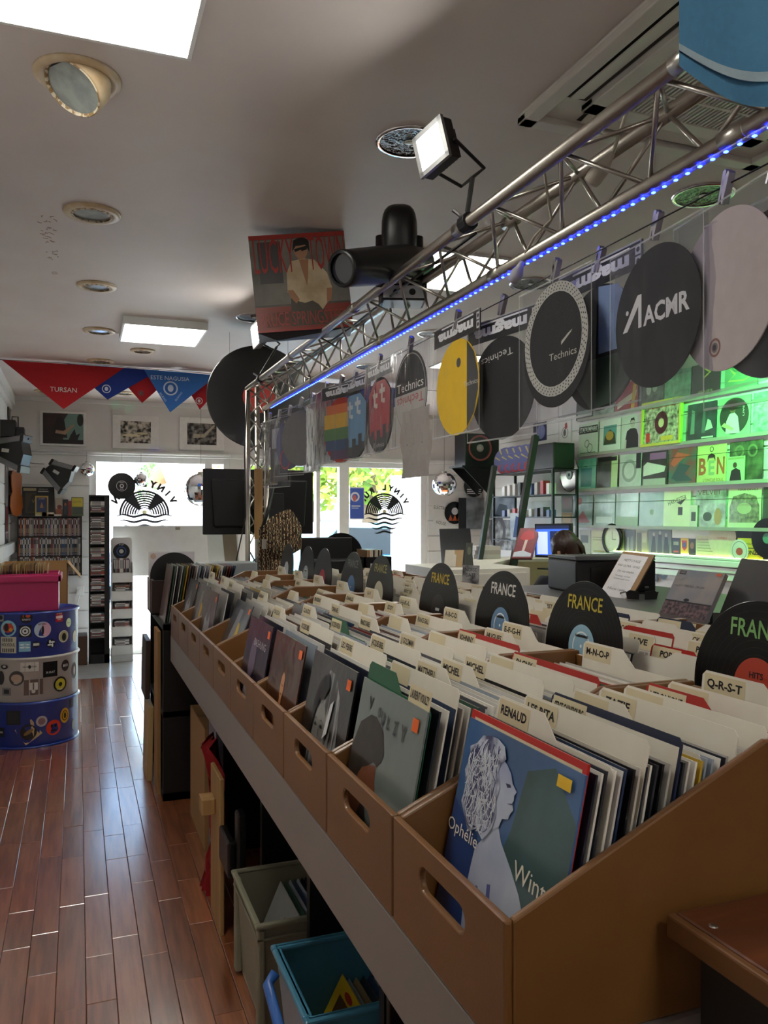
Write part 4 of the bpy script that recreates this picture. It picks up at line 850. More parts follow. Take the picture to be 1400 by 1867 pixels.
slip('slipmat', 'white and navy slipmat under a black printed header card', 571, [('r', .1, .1, .9, .45, '2a3a6a'), ('p', [(.3, .6), (.55, .9), (.5, .6)], '1c1c20'), ('t', 'LES', .5, .5, .1, .3, '1c1c20')], 'c8c4c0', .015, 0, .02, header='magma')
slip('slipmat', 'plain grey slipmat folded into a narrow bag', 548, [], '8e8c8a', -.01, .5, .02)
slip('slipmat', 'lilac slipmat with yellow rays and a red arch', 528, [('p', [(.5, .5), (.3, .95), (.34, .96)], 'b8b060'), ('p', [(.5, .5), (.6, .97), (.64, .96)], 'b8b060'), ('p', [(.5, .5), (.98, .5), (.97, .55)], 'b8b060'), ('p', [(.5, .5), (.9, .2), (.93, .24)], 'b8b060'), ('o', .35, .2, .16, .2, 'b84a50')], '6a6a88', .012, .3, .02)
slip('slipmat', 'black and white printed sleeve in a clear bag at the far end of the wire', 509, [], 'a8a4a0', 0, .2, .02, disc=False, inner=lambda t: MB().box(-.12, .12, -.001, .001, -.4, -.05, pr('3a3a3e')).rect(-.1, -.2, .1, -.08, pr('a8a8ac'), -.0015).rect(-.06, -.3, .06, -.22, pr('888890'), -.0015).build('sleeve', t), bagh=.42)
slip('slipmat', 'empty clear bag hanging beside the truss upright', 492, [], 'a8a4a0', -.02, .1, .02, disc=False, bagh=.4)
# grey paper bag under the half grey mat
p = on(757, 870, X=WX - .03); b = MB(); n = 10
vs = [(-.13 + .26 * i / n, .006 * math.sin(i * 2.3 + j * .8), .24 * j / n) for i in range(n + 1) for j in range(n + 1)]
b.add(vs, [(i * (n + 1) + j, (i + 1) * (n + 1) + j, (i + 1) * (n + 1) + j + 1, i * (n + 1) + j + 1) for i in range(n) for j in range(n)], mat('antistatic_bag', 'a09894', .35, .3, bump=.4, bscale=20))
o = b.build('paper_bag', origin=False, smooth=True); o.matrix_basis = frame((WX - .03, p.y, p.z), FACE_X); tag(o, 'crumpled grey bag hanging below the half grey slipmat', 'bag')
# ================================================================== LEFT SIDE: drum, tub, shelves, towers
DX, DY, DR, DHH = -.29, 5.97, .29, .88
BLU = mat('drum_blue', '1c3c9c', .28, c2='18348a', scale=4, coat=.5); DWH = mat('drum_white', 'b9b3ae', .35, c2='aca6a1', scale=4, coat=.3)
dr = thing('oil_drum', 'blue and white banded oil drum covered in round stickers', 'drum', (DX, DY, 0))
def band(z0, z1, m, top=False):
    pr_ = [(DR - .006, z0), (DR, z0 + .006), (DR, z1 - .025), (DR + .012, z1 - .014), (DR + .012, z1 - .006), (DR, z1)]
    if top: pr_ = [(DR - .004, z0), (DR, z0 + .004), (DR, z1 - .016), (DR + .009, z1 - .012), (DR + .009, z1), (DR - .006, z1), (DR - .008, z1 - .014), (0, z1 - .014)]
    MB().lathe(pr_, m, 64).build('drum_band', dr, smooth=True)
band(.002, .30, BLU); band(.30, .59, DWH); band(.59, DHH, BLU, True)
MB().lathe([(0, 0), (DR + .008, 0), (DR + .008, .012), (DR, .014)], BLU, 64).build('base_rim', dr, smooth=True)
def on_drum(px, py):
    d = on(px, py, D=1.0) - Vector((0, 0, EYE)); a = d.x ** 2 + d.y ** 2; b_ = -2 * (d.x * DX + d.y * DY); c = DX * DX + DY * DY - DR * DR
    q = b_ * b_ - 4 * a * c; t = (-b_ - math.sqrt(max(q, 0))) / (2 * a); p = Vector((0, 0, EYE)) + d * t
    return math.atan2(p.y - DY, p.x - DX), p.z
def sticker(px, py, w_, h, col, extra=(), round_=True, rot=0):
    a0, z0 = on_drum(px, py); b = MB()
    def put(pts, m, e): b.add([(math.cos(a0 + u / DR) * (DR + e), math.sin(a0 + u / DR) * (DR + e), z0 + v) for u, v in pts], [tuple(range(len(pts)))], m)
    def shp(cx, cz, rx, rz, rd):
        if rd: q = [(cx + rx * math.cos(k * PI / 12), cz + rz * math.sin(k * PI / 12)) for k in range(24)]
        else: q = [(cx - rx, cz - rz), (cx, cz - rz), (cx + rx, cz - rz), (cx + rx, cz + rz), (cx, cz + rz), (cx - rx, cz + rz)]
        return [(u * math.cos(rot) - v * math.sin(rot), u * math.sin(rot) + v * math.cos(rot)) for u, v in q]
    put(shp(0, 0, w_ / 2, h / 2, round_), pr(col), .0012)
    for i, e in enumerate(extra):
        if e[0] == 't':
            V, Fc = text_mesh(e[1], .02); wd = max(v.x for v in V) - min(v.x for v in V); k = e[4] / wd
            b.add([(math.cos(a0 + (e[2] + v.x * k) / DR) * (DR + .002), math.sin(a0 + (e[2] + v.x * k) / DR) * (DR + .002), z0 + e[3] + v.y * e[5] / .7) for v in V], Fc, pr(e[6]))
        else: put(shp(*e[:4], e[4]), pr(e[5]), .0016 + .0003 * i)
    b.build('sticker', dr)
K_ = '141416'
sticker(48, 1126, .075, .075, K_, [('t', 'I', -.018, .01, .005, .022, 'e06030'), (.01, .01, .014, .011, True, 'e8683a'), ('t', 'BIARRITZ', 0, -.014, .05, .01, 'e0d8d0')])
sticker(108, 1124, .055, .07, 'b02028', [('t', 'A VOIR', 0, .02, .04, .012, 'f0e0e0'), (0, -.003, .024, .009, False, 'e8d0cc'), ('t', 'VINYL', 0, -.02, .03, .008, 'f0e0e0')], False)
sticker(15, 1146, .105, .105, '8fc6d8', [(0, .004, .036, .03, True, 'c83a2c'), (-.012, .008, .016, .026, True, '1c1c1e'), (.018, -.008, .012, .012, True, 'e0a828')])
sticker(46, 1151, .075, .075, K_, [(0, 0, .032, .032, True, 'dcdcdc'), (0, 0, .024, .024, True, K_), (0, 0, .018, .018, True, 'dcdcdc'), (0, 0, .007, .007, True, K_)], False)
sticker(78, 1148, .105, .105, 'b9c6d8', [(.02, 0, .03, .045, True, 'd8a8bc'), (0, -.004, .008, .03, True, '202028'), ('t', 'ADVERS', -.004, .036, .05, .012, '6a2838')])
sticker(125, 1135, .05, .06, 'cfe0b8', [('t', 'record', 0, 0, .035, .008, '7a8a6a')])
sticker(116, 1160, .08, .08, 'c8c4b8', [(0, 0, .034, .034, True, 'a89a78'), (.002, -.004, .018, .026, True, '1a1a1c')])
sticker(136, 1160, .06, .08, 'c9c5b5', [])
sticker(15, 1176, .105, .105, 'cfc8b8', [('t', 'HOLYSOUL', 0, 0, .09, .02, '201c18')] + [(-.035 + .012 * k, .032, .003, .012, False, '201c18') for k in range(6)] + [(-.035 + .014 * k, -.034, .0035, .012, False, '201c18') for k in range(6)], False)
sticker(45, 1179, .07, .065, '7fb4cc', [(0, .012, .032, .006, True, 'e0ecf0'), (0, -.006, .032, .006, True, 'e0ecf0')], False)
sticker(66, 1175, .05, .042, K_, [(0, 0, .018, .008, False, 'c8ccc8')])
sticker(93, 1173, .058, .058, K_, [(.01, .008, .014, .006, True, 'e0e0e0'), (-.01, -.008, .014, .006, True, 'e0e0e0'), (.008, -.012, .006, .012, True, 'e0e0e0'), (-.008, .012, .006, .012, True, 'e0e0e0')])
sticker(2, 1126, .04, .05, '8a8a88', [(0, 0, .014, .014, True, K_)], False)
# grey band
sticker(8, 1216, .05, .03, K_, [(0, .002, .012, .008, True, 'b9b3ae')])
sticker(54, 1216, .11, .06, 'd2ccc4', [('t', 'RECORD STORE', 0, .0, .08, .009, '2a2622'), (0, .0, .008, .012, True, '2a2622')], False)
sticker(92, 1220, .095, .1, K_, [('t', 'X-RAY', 0, -.02, .06, .014, 'd8d8d8')], False)
sticker(119, 1213, .065, .075, '2a1a18', [('t', 'BACO', 0, .0, .04, .016, 'e8e4e0')])
sticker(135, 1222, .07, .11, '26262a', [(0, .0, .014, .03, True, 'b9b3ae')])
sticker(30, 1237, .095, .095, '4a4442', [(.0, 0, .034, .026, True, 'c0a490'), ('t', 'FIST', 0, -.034, .03, .008, 'c8beb8')])
sticker(61, 1253, .115, .1, '6a5852', [(0, .006, .026, .024, False, 'd8d4d0'), (0, -.026, .012, .012, True, 'd8d4d0'), (0, .006, .004, .022, False, '6a5852')], False)
sticker(110, 1247, .1, .1, '201c1a', [(0, 0, .038, .038, True, 'c9b83c'), (0, 0, .014, .014, True, '201c1a'), ('t', 'VIBES', 0, -.032, .03, .008, 'e0d8c8')])
sticker(2, 1236, .05, .09, '303236', [])
sticker(12, 1261, .06, .05, '7a7a78', [(0, 0, .018, .014, False, '262628')], False)
# lower blue band; the square code sticker is left plain
sticker(24, 1309, .09, .09, '16181c', [(0, 0, .034, .034, False, '22262a')], False)
sticker(52, 1335, .12, .12, 'c0a680', [(0, 0, .05, .05, True, '1c1a18'), (0, 0, .034, .012, True, '8a6a3a')], False, .6)
sticker(76, 1315, .07, .07, 'b8aeb4', [(0, 0, .022, .022, True, '8a6a70')])
sticker(98, 1326, .1, .1, 'd83a20', [(-.014, .012, .006, .012, True, '1c1414'), (.012, .01, .008, .008, True, '1c1414'), (0, -.02, .022, .005, True, '1c1414')])
sticker(118, 1304, .075, .1, 'd8a020', [(0, 0, .026, .034, True, '2a2214'), (0, 0, .02, .028, True, 'd8a020'), (0, 0, .01, .02, True, '2a2214')])
sticker(2, 1335, .05, .06, '181a20', [(0, 0, .014, .006, False, 'a8a8a8')], False)
sticker(130, 1280, .05, .07, '1a2030', [], False); sticker(134, 1320, .05, .07, '8a9088', [])
# pink tub with records
PINK = mat('pink_plastic', 'b01c5c', .35, coat=.3, scale=2)
px0, px1, py0, py1, pz0, pz1 = -.63, -.10, 5.74, 6.12, DHH + .001, 1.125
t = thing('storage_tub', 'pink plastic tub of records standing on the oil drum', 'tub', ((px0 + px1) / 2, (py0 + py1) / 2, pz0))
b = MB(); k = .02; th = .006
for q in ((px0 + k, px1 - k, py0 + k, py0 + k + th), (px0 + k, px1 - k, py1 - k - th, py1 - k), (px0 + k, px0 + k + th, py0 + k, py1 - k), (px1 - k - th, px1 - k, py0 + k, py1 - k)): b.box(*q, pz0, pz1, PINK)
b.box(px0 + k, px1 - k, py0 + k, py1 - k, pz0, pz0 + .006, PINK); b.build('body', t, world=True, bevel=.004)
b = MB()
for q in ((px0, px1, py0, py0 + .028), (px0, px1, py1 - .028, py1), (px0, px0 + .028, py0, py1), (px1 - .028, px1, py0, py1)): b.box(*q, pz1 - .055, pz1 - .01, PINK)
b.build('rim', t, world=True, bevel=.008)
for k in range(24):
    b = MB(); b.box(-.0016, .0016, -.15, .15, 0, .29, gl(random.choice(['c8b48a', 'a88a5a', '8a6a3c', '3a3028', 'd8ccb4', '1c1a1a', 'b8a078']))); o = b.build('record_sleeve'); o.location = (px0 + .05 + .0165 * k, 5.93, pz0 + .008 + random.uniform(0, .012)); o.rotation_euler = (0, random.uniform(-.02, .02) + .03, 0)
    tag(o, '%s record sleeve from the left in the pink tub' % ORD[k], 'record', 'records in the pink tub')
t = thing('cardboard_box', 'open cardboard box behind the pink tub', 'box', (-.2, 6.6, .0)); bx0, bx1, by0, by1, bz0, bz1 = -.52, -.07, 6.36, 6.76, .72, 1.16
b = MB()
for q in ((bx0, bx1, by0, by0 + .005), (bx0, bx1, by1 - .005, by1), (bx0, bx0 + .005, by0, by1), (bx1 - .005, bx1, by0, by1)): b.box(*q, bz0, bz1, KRAFT)
b.box(bx0, bx1, by0, by1, bz0 - .005, bz0, KRAFT); b.build('body', t, world=True)
MB().prism([(bx1, bz1), (bx1 + .004, bz1), (bx1 + .09, bz1 - .11), (bx1 + .085, bz1 - .112)], by0, by1, KRAFT).build('flap', t, world=True)
tb = thing('stool_table', 'black stand under the cardboard box behind the drum', 'stand', (-.3, 6.56, 0)); MB().box(-.56, -.04, 6.33, 6.79, .69, .714, BLACKM).build('top', tb, world=True)
for x in (-.54, -.09):
    for y in (6.35, 6.74): MB().box(x, x + .03, y, y + .03, 0, .69, BLACKM).build('leg', tb, world=True)
# DVD wall shelves
DVDX0, DVDX1 = -.58, .04; SHM = mat('dvd_shelf', '241a17', .5)
ws = thing('wall_shelf', 'dark wooden wall shelf unit filled with DVD cases', 'shelf', (-.27, 9.1, .9))
for z in (.885, 1.083, 1.287, 1.495): MB().box(DVDX0, DVDX1, 9.045, 9.184, z, z + .011, SHM).build('shelf_board', ws, world=True)
for x in (DVDX0, DVDX1 - .01): MB().box(x, x + .01, 9.044, 9.184, .885, 1.506, SHM).build('side_board', ws, world=True)
DVC = [('white', 'd0ccc8'), ('black', '17171a'), ('orange', 'c8602c'), ('red', '8a2a26'), ('blue', '34507c'), ('grey', '8a8a8c'), ('dark', '2c2a30'), ('pale', 'b4aea6'), ('brown', '5a4436'), ('pink', '9a6a78'), ('black', '101014'), ('charcoal', '3a3a40')]
DVM = {}
for nm, h in DVC:
    b = MB(); b.box(-.0066, .0066, -.06, .06, 0, .186, pr(h)); b.rect(-.004, .12, .004, .17, pr('d8d4cc' if nm in ('black', 'dark', 'charcoal', 'blue', 'brown') else '26262a'), -.0604); b.rect(-.003, .03, .003, .08, pr('a89a80'), -.0604); b.rect(-.005, .008, .005, .018, pr('8a8a90'), -.0604); o = b.build('dvd_case', origin=False); DVM[h] = o.data; bpy.data.objects.remove(o)
for r, (z, nm2) in enumerate(((1.299, 'upper'), (1.0955, 'middle'), (.8965, 'lower'))):
    k = 0; x = DVDX0 + .019
    while x < DVDX1 - .018:
        nm, h = random.choice(DVC); o = link(DVM[h], 'dvd_case'); o.location = (x, 9.112 + random.uniform(-.004, .004), z); tag(o, '%s spined DVD case, %s from the left on the %s shelf' % (nm, ORD[k], nm2), 'dvd', 'DVD cases on the wall shelf'); x += .0141; k += 1
def stand_cover(label, x0p, x1p, y0p, y1p, Y, base, shapes, name='record_sleeve', cat='record', t=.004, rx=-.08, group=None):
    a, c = on(x0p, y1p, Y=Y), on(x1p, y0p, Y=Y); w_, h = c.x - a.x, c.z - a.z
    return cover(name, label, frame(((a.x + c.x) / 2, Y, a.z), 0, rx), shapes, base, w_, h, t, cat, group)
ZT = 1.506
def on_top(label, x0p, x1p, h, Y, base, shapes, name='record_sleeve', cat='record', t=.004, rx=-.06):
    a, c = on(x0p, 940, Y=Y), on(x1p, 940, Y=Y); return cover(name, label, frame(((a.x + c.x) / 2, Y, ZT + .001), 0, rx), shapes, base, c.x - a.x, h, t, cat)
on_top('large dark boxed set with gold print on the wall shelf', 40, 99, .305, 9.15, pr('1c1a18'), [('r', .04, .86, .5, .96, 'c8b890'), ('r', .1, .1, .9, .8, '4a3a22'), ('p', [(.15, .15), (.85, .15), (.7, .7), (.3, .75)], '26221c'), ('t', 'VOO', .5, .5, .12, .4, 'a88a50')])
on_top('black box leaning in front of the gold boxed set', 66, 98, .30, 9.125, pr('121214'), [('t', 'GOLD', .4, .93, .05, .5, 'd8d4cc'), ('r', .1, .84, .7, .87, 'c8c4bc')], t=.006)
on_top('framed card with a gold border on the wall shelf', 64, 88, .21, 9.09, pr('c9a850'), [('r', .1, .08, .9, .92, '2a3a6a'), ('p', [(.35, .4), (.65, .4), (.5, .7)], 'b07a4a'), ('t', 'QUEEN', .5, .85, .06, .5, 'd8ccb0')], 'framed_card', 'picture')
for i in range(5): tag(MB().box(-.41 + .06 * (i % 3), -.30 + .07 * (i % 3), 9.05, 9.08, ZT + .0005 + .02 * (i // 3), ZT + .019 + .02 * (i // 3), pr(['e0d8b8', 'd8c878', 'e8e0d0', 'c8b860', 'd8d0b8'][i])).build('small_box'), '%s small pale box in front of the gold framed card' % ORD[i], 'box', 'small boxes on the wall shelf')
on_top('orange and white sleeve on the wall shelf', 101, 116, .19, 9.13, pr('c8b8a0'), [('r', 0, 0, 1, .4, 'b0603a'), ('d', .5, .5, .3, .12, '8a3a3a')])
on_top('narrow black long box with a figure on the wall shelf', 114, 124, .175, 9.1, pr('15181c'), [('d', .5, .7, .2, .1, 'b0603a'), ('r', .3, .1, .7, .6, '2a3a44')], 'long_box', 'box', .02)
on_top('red edged case lying behind the yellow cover', 124, 135, .16, 9.14, pr('b83a3a'), [], 'dvd_case', 'dvd', .014)
on_top('yellow and green cover at the right end of the wall shelf', 130, 152, .2, 9.1, pr('5a6a3a'), [('r', .05, .5, .95, .95, 'c8b428'), ('p', [(.1, .1), (.9, .1), (.9, .45), (.1, .45)], '3c4a38'), ('t', 'LIVE', .5, .75, .1, .6, '3a6a2a')])
# stage wash lights
CAPM = mat('cap_grey', '77777a', .4, .5)
def wash(label, c, T3, s=1.0):
    t = thing('stage_effect_light', label, 'stage light', c); T = Matrix.Translation(c) @ T3
    b = MB(T); b.prism([(-.11 * s, -.03 * s), (.13 * s, -.12 * s), (.15 * s, 0), (.11 * s, .13 * s), (-.08 * s, .07 * s)], -.1 * s, .1 * s, BLACKP); b.build('body', t, world=True, bevel=.006)
    for p, q in (((-.09 * s, .075 * s), (.12 * s, .135 * s)), ((-.11 * s, -.04 * s), (.13 * s, -.125 * s))):
        d = Vector((q[0] - p[0], 0, q[1] - p[1])).normalized(); nrm = Vector((-d.z, 0, d.x)) * .024 * s
        b = MB(T); P0, P1 = Vector((p[0], 0, p[1])), Vector((q[0], 0, q[1])); b.prism([((P0 + nrm).x, (P0 + nrm).z), ((P1 + nrm).x, (P1 + nrm).z), ((P1 - nrm).x, (P1 - nrm).z), ((P0 - nrm).x, (P0 - nrm).z)], -.105 * s, .105 * s, CAPM); b.build('side_cap', t, world=True, bevel=.008)
        for e in (P0, P1): b = MB(T); b.box(e.x - .014 * s, e.x + .014 * s, -.11 * s, .11 * s, e.z - .034 * s, e.z + .034 * s, BLACKP); b.build('end_trim', t, world=True, bevel=.008)
    b = MB(T); b.rect(-.03 * s, .0, .03 * s, .03 * s, pr('c8c8c4'), -.1015 * s); b.build('rating_label', t, world=True)
    return t
WL = wash('black and grey fan shaped stage light hung above the wall shelf', on(104, 864, Y=8.7), Matrix.Rotation(-.15, 4, 'Z') @ Matrix.Rotation(.55, 4, 'Y'), 1.0)
cw = on(104, 864, Y=8.7); MB().tube([(cw.x + .02, cw.y + .05, cw.z + .02), (cw.x + .03, 9.19, cw.z + .08)], .012, BLACKM, 8).build('wall_arm', WL, world=True)
wash('black and grey stage light at the left edge of the picture', on(18, 826, Y=7.9), Matrix.Rotation(-.3, 4, 'Z') @ Matrix.Rotation(.12, 4, 'Y'), 1.05)
c = on(16, 783, Y=8.0); t = thing('amplifier_box', 'black equipment box above the left stage light', 'equipment', (c.x, 8.0, c.z - .08)); MB().box(c.x - .2, c.x + .06, 7.92, 8.12, c.z - .075, c.z + .08, BLACKP).build('body', t, world=True, bevel=.006); MB().box(c.x + .06, c.x + .13, 7.94, 8.1, c.z - .085, c.z + .02, BLACKP).build('side_unit', t, world=True, bevel=.006); MB().tube([(c.x + .03, 7.95, c.z + .08), (c.x + .03, 7.95, c.z + .11), (c.x + .08, 7.95, c.z + .11), (c.x + .08, 7.95, c.z + .02)], .006, BLACKP, 6).build('handle', t, world=True)
cable('thin black cable between the two left stage lights', [on(45, 842, Y=8.1), on(62, 845, Y=8.4), on(80, 846, Y=8.6)], .004)
shelfp = on(20, 800, Y=8.05); tag(MB().box(XL + .012, shelfp.x + .16, 7.85, 8.25, c.z - .1, c.z - .086, BLACKM).build('wall_bracket'), 'black bracket shelf on the left wall carrying the equipment box', 'bracket')
# posters and boards on the left wall
T = frame((XL + .014, 8.62, 1.22), PI / 2)
cover('skate_poster', 'tall poster of a skateboard deck on the left wall', T, [('r', .04, .03, .96, .99, '26262a'), ('d', .5, .66, .3, .26, 'c8c4c0'), ('d', .5, .66, .24, .22, '5a5654'), ('p', [(.3, .1), (.7, .1), (.66, .45), (.34, .45)], '8a1c1e'), ('t', 'WU', .5, .1, .06, .5, 'd8d8d8'), ('r', .1, .14, .9, .16, 'b8b8b8')], pr('3a3a3e'), .42, .84, .006, 'poster')
t = thing('electric_guitar', 'dark guitar body hung edge-on in the left corner', 'guitar', on(26, 898, Y=8.95)); c = on(26, 898, Y=8.95)
b = MB(Matrix.Translation(c) @ Matrix.Rotation(1.25, 4, 'Z')); ol = [(.0, -.24), (.1, -.22), (.15, -.14), (.14, -.05), (.1, .0), (.12, .08), (.13, .16), (.08, .22), (.03, .2), (-.03, .2), (-.08, .22), (-.13, .16), (-.12, .08), (-.1, .0), (-.14, -.05), (-.15, -.14), (-.1, -.22)]
b.prism(ol, -.022, .022, mat('guitar_black', '1a0c0c', .25, coat=.6)); b.build('body', t, world=True, bevel=.006)
MB(Matrix.Translation(c) @ Matrix.Rotation(1.25, 4, 'Z')).prism([(q[0] * 1.01, q[1] * 1.01) for q in ol], -.026, -.018, mat('guitar_edge', 'b0622c', .35, coat=.5)).build('top_edge', t, world=True)
tag(MB(Matrix.Translation((XL + .006, on(13, 755, Y=9.0).y, on(13, 755, Y=9.0).z))).lathe([(0, -.004), (.15, -.004), (.15, .004), (0, .004)], VINYL, 32, frame((0, 0, 0), PI / 2, PI / 2)).build('vinyl_record'), 'vinyl record fixed on the left wall near the ceiling', 'vinyl record')
# CD tower, black
TY0, TY1, TX0, TX1, TH_ = 8.74, 8.93, .105, .305, 1.71
t = thing('cd_tower', 'tall black CD tower beside the shop door', 'shelf', ((TX0 + TX1) / 2, 8.83, 0))
MB().box(TX0, TX0 + .012, TY0, TY1, 0, TH_, BLACKM).build('side_board', t, world=True); MB().box(TX1 - .05, TX1, TY0, TY1, 0, TH_, BLACKM).build('side_board', t, world=True); MB().box(TX0, TX1, TY1 - .008, TY1, 0, TH_, BLACKM).build('back_board', t, world=True); MB().box(TX0, TX1, TY0, TY1, TH_, TH_ + .012, BLACKM).build('top_board', t, world=True); MB().box(TX0, TX1, TY0, TY1, .0, .09, BLACKM).build('plinth', t, world=True)
CDC = ['d8d4d0', 'c0bcb8', '8a8a8c', '3a3a40', '6a7a8a', 'a84a34', '8a3a3a', 'e0dcd8', '54606a', 'b8a890', '22242a', '9a8a7a']
CDM = {}
for h in CDC:
    b = MB(); b.box(-.071, .071, -.062, .062, 0, .0098, pr(h)); b.rect(-.06, .002, .03, .0078, pr('e8e4e0' if int(h[:2], 16) < 110 else '50505a'), -.0624); o = b.build('cd_case', origin=False); CDM[h] = o.data; bpy.data.objects.remove(o)
zs = [.09, .26, .42, .58, .74, .9, 1.06, 1.22, 1.385, 1.545]
for r in range(len(zs)):
    if r: MB().box(TX0 + .012, TX1 - .05, TY0, TY1 - .008, zs[r] - .008, zs[r], BLACKM).build('shelf_board', t, world=True)
    n = [0, 8, 9, 12, 13, 11, 12, 14, 11, 11][r]
    for k in range(n):
        o = link(CDM[random.choice(CDC)], 'cd_case'); o.location = (TX0 + .087 + random.uniform(-.002, .002), 8.812 + random.uniform(-.004, .004), zs[r] + .0003 + k * .0102); tag(o, '%s CD case from below on tier %s of the black tower' % (ORD[k], ['', 'one', 'two', 'three', 'four', 'five', 'six', 'seven', 'eight', 'nine'][r]), 'cd', 'CD cases in the black tower')
# CD stand, white, with pockets
SX0, SX1 = .322, .535; WHS = mat('white_metal', 'd4d4d4', .4); t = thing('cd_stand', 'white CD stand with slanted pockets and a rounded top', 'shelf', (.43, 8.83, 0))
MB().box(SX0, SX0 + .008, 8.76, 8.93, 0, 1.02, WHS).build('side_board', t, world=True); MB().box(SX1 - .008, SX1, 8.76, 8.93, 0, 1.02, WHS).build('side_board', t, world=True)
rp = [(SX0, 0), (SX1, 0), (SX1, 1.25)] + [(SX1 - .03 + .03 * math.cos(a), 1.25 + .03 * math.sin(a)) for a in (.5, 1.1, 1.57)] + [(SX0 + .03 + .03 * math.cos(a), 1.25 + .03 * math.sin(a)) for a in (1.57, 2.1, 2.7)] + [(SX0, 1.25)]
MB().prism(rp, 8.925, 8.935, WHS).build('back_panel', t, world=True)
b = MB(); c = ((SX0 + SX1) / 2, 1.135); b.disc(*c, .085, .085, pr('101216'), 8.924); b.ring(*c, .04, .05, pr('3a5a9a'), 8.9236); b.ring(*c, .0, .022, pr('d8d8d8'), 8.9234); b.text('POP', c[0], c[1] + .068, .018, pr('d8d8d8'), 8.9234); b.build('disc_print', t, world=True)
pz = [.72, .55, .375, .2, .035][::-1]
for r, z in enumerate([.17, .36, .545, .73, .92]):
    MB().box(SX0 + .008, SX1 - .008, 8.77, 8.925, z - .008, z, WHS).build('pocket_floor', t, world=True)
    MB().prism([(8.75, z - .06 + .055), (8.758, z - .062 + .055), (8.775, z - .1), (8.765, z - .1)], SX0 + .006, SX1 - .006, WHS, 'x').build('pocket_front', t, world=True)
    n = 6 if r < 4 else 15
    for k in range(n):
        if r < 4: o = link(CDM[random.choice(CDC)], 'cd_case'); o.location = (.4285 + random.uniform(-.004, .004), 8.835, z + .0003 + .0102 * k); lb = '%s CD case from below in pocket %s of the white stand' % (ORD[k], ['one', 'two', 'three', 'four'][r])
        else: o = link(CDM[random.choice(CDC)], 'cd_case'); o.matrix_basis = frame((SX0 + .03 + .0105 * k, 8.84, z + .072), 0, 0, PI / 2); lb = '%s upright CD case from the left in the top of the white stand' % ORD[k]
        tag(o, lb, 'cd', 'CD cases in the white stand')
MB().box(SX0, SX1, 8.758, 8.764, .0, .07, mat('ribbed_white', 'b8b8b8', .5)).build('ribbed_foot', t, world=True)
# small wall items
t = thing('wall_socket', 'white wall socket with a plug below the DVD shelf', 'socket', on(146, 1078, Y=9.186)); c = on(146, 1078, Y=9.186); MB().box(c.x - .04, c.x + .04, 9.172, 9.186, c.z - .05, c.z + .05, TRIMW).build('plate', t, world=True, bevel=.004); MB().lathe([(0, 0), (.02, 0), (.02, .03), (0, .03)], TRIMW, 14, frame((c.x, 9.172, c.z), 0, PI / 2)).build('plug', t, world=True); MB().tube([(c.x, 9.15, c.z - .01), (c.x - .02, 9.15, c.z - .1), (c.x - .04, 9.16, c.z - .16)], .004, TRIMW, 6).build('lead', t, world=True)
tag(MB().box(.0, .09, 8.7, 9.0, .0, .29, mat('brown_case', '4a3020', .6)).build('wooden_box', bevel=.005), 'small brown box on the floor between drum and CD tower', 'box')
# board across the lower part of the door glass
t = thing('white_board', 'blank whitish board across the glazed door', 'board', (.87, 9.1, .84)); MB().box(.35, 1.385, 9.085, 9.1, .86, 1.40, mat('board_white', 'c9c9c7', .5)).build('panel', t, world=True, bevel=.002)
MB().box(1.0, 1.05, 9.08, 9.085, 1.355, 1.385, pr('8a8474')).build('latch', t, world=True)
for x in (.36, 1.33): MB().box(x, x + .04, 9.1, 9.225, 1.0, 1.04, TRIMW).build('fixing', t, world=True)
# photographs on the back wall
def photo(label, px0_, px1_, py0_, py1_, mx, shapes, base):
    a, c = on(px0_, py1_, Y=9.19), on(px1_, py0_, Y=9.19); w_, h = c.x - a.x, c.z - a.z
    t = thing('framed_photograph', label, 'picture', ((a.x + c.x) / 2, 9.19, a.z), group='photographs on the back wall')
    MB().box(-w_ / 2, w_ / 2, -.012, .01, 0, h, pr('e4e2de')).build('mount', t, bevel=.002)
    b = MB(); b.art(w_ * (1 - 2 * mx), h * (1 - 2 * mx), [('r', 0, 0, 1, 1, base)] + shapes, -.0125, -w_ * (.5 - mx), h * mx); b.build('print', t)
photo('concert photograph of a guitarist against green light on the back wall', 73, 157, 752, 812, .06, [('p', [(.5, .1), (1, .1), (1, 1), (.62, 1), (.48, .7)], '6f8f84'), ('d', .92, .8, .08, .2, '18221e'), ('p', [(.24, .2), (.26, .55), (.35, .85), (.45, .9), (.52, .8), (.56, .5), (.6, .2)], '15100e'), ('p', [(.3, .35), (.55, .3), (.78, .62), (.75, .66), (.5, .42), (.32, .45)], 'a88a70'), ('p', [(.62, .1), (.68, .3), (.78, .5), (.82, .3), (.92, .36), (.84, .1)], '101412'), ('r', 0, 0, 1, .14, '0e0c0c')], mat('photo_dark', '3a2624', .4, c2='1e1614', scale=3))
NOISEP = mat('photo_bw', 'c8c0b0', .4, c2='1c1a18', scale=22, contrast=(.42, .6))
photo('black and white photograph of machinery, middle of the back wall', 205, 289, 760, 817, .17, [('d', .35, .35, .3, .06, 'd8cfa8'), ('d', .7, .45, .2, .05, 'c8bf98')], NOISEP)
photo('dark photograph with a light streak, right on the back wall', 327, 408, 764, 820, .17, [('p', [(.2, .3), (.6, .35), (.95, .9), (.9, .95), (.55, .5), (.2, .5)], 'a8a08c')], mat('photo_bw2', '8a8680', .4, c2='141414', scale=20, contrast=(.45, .65)))
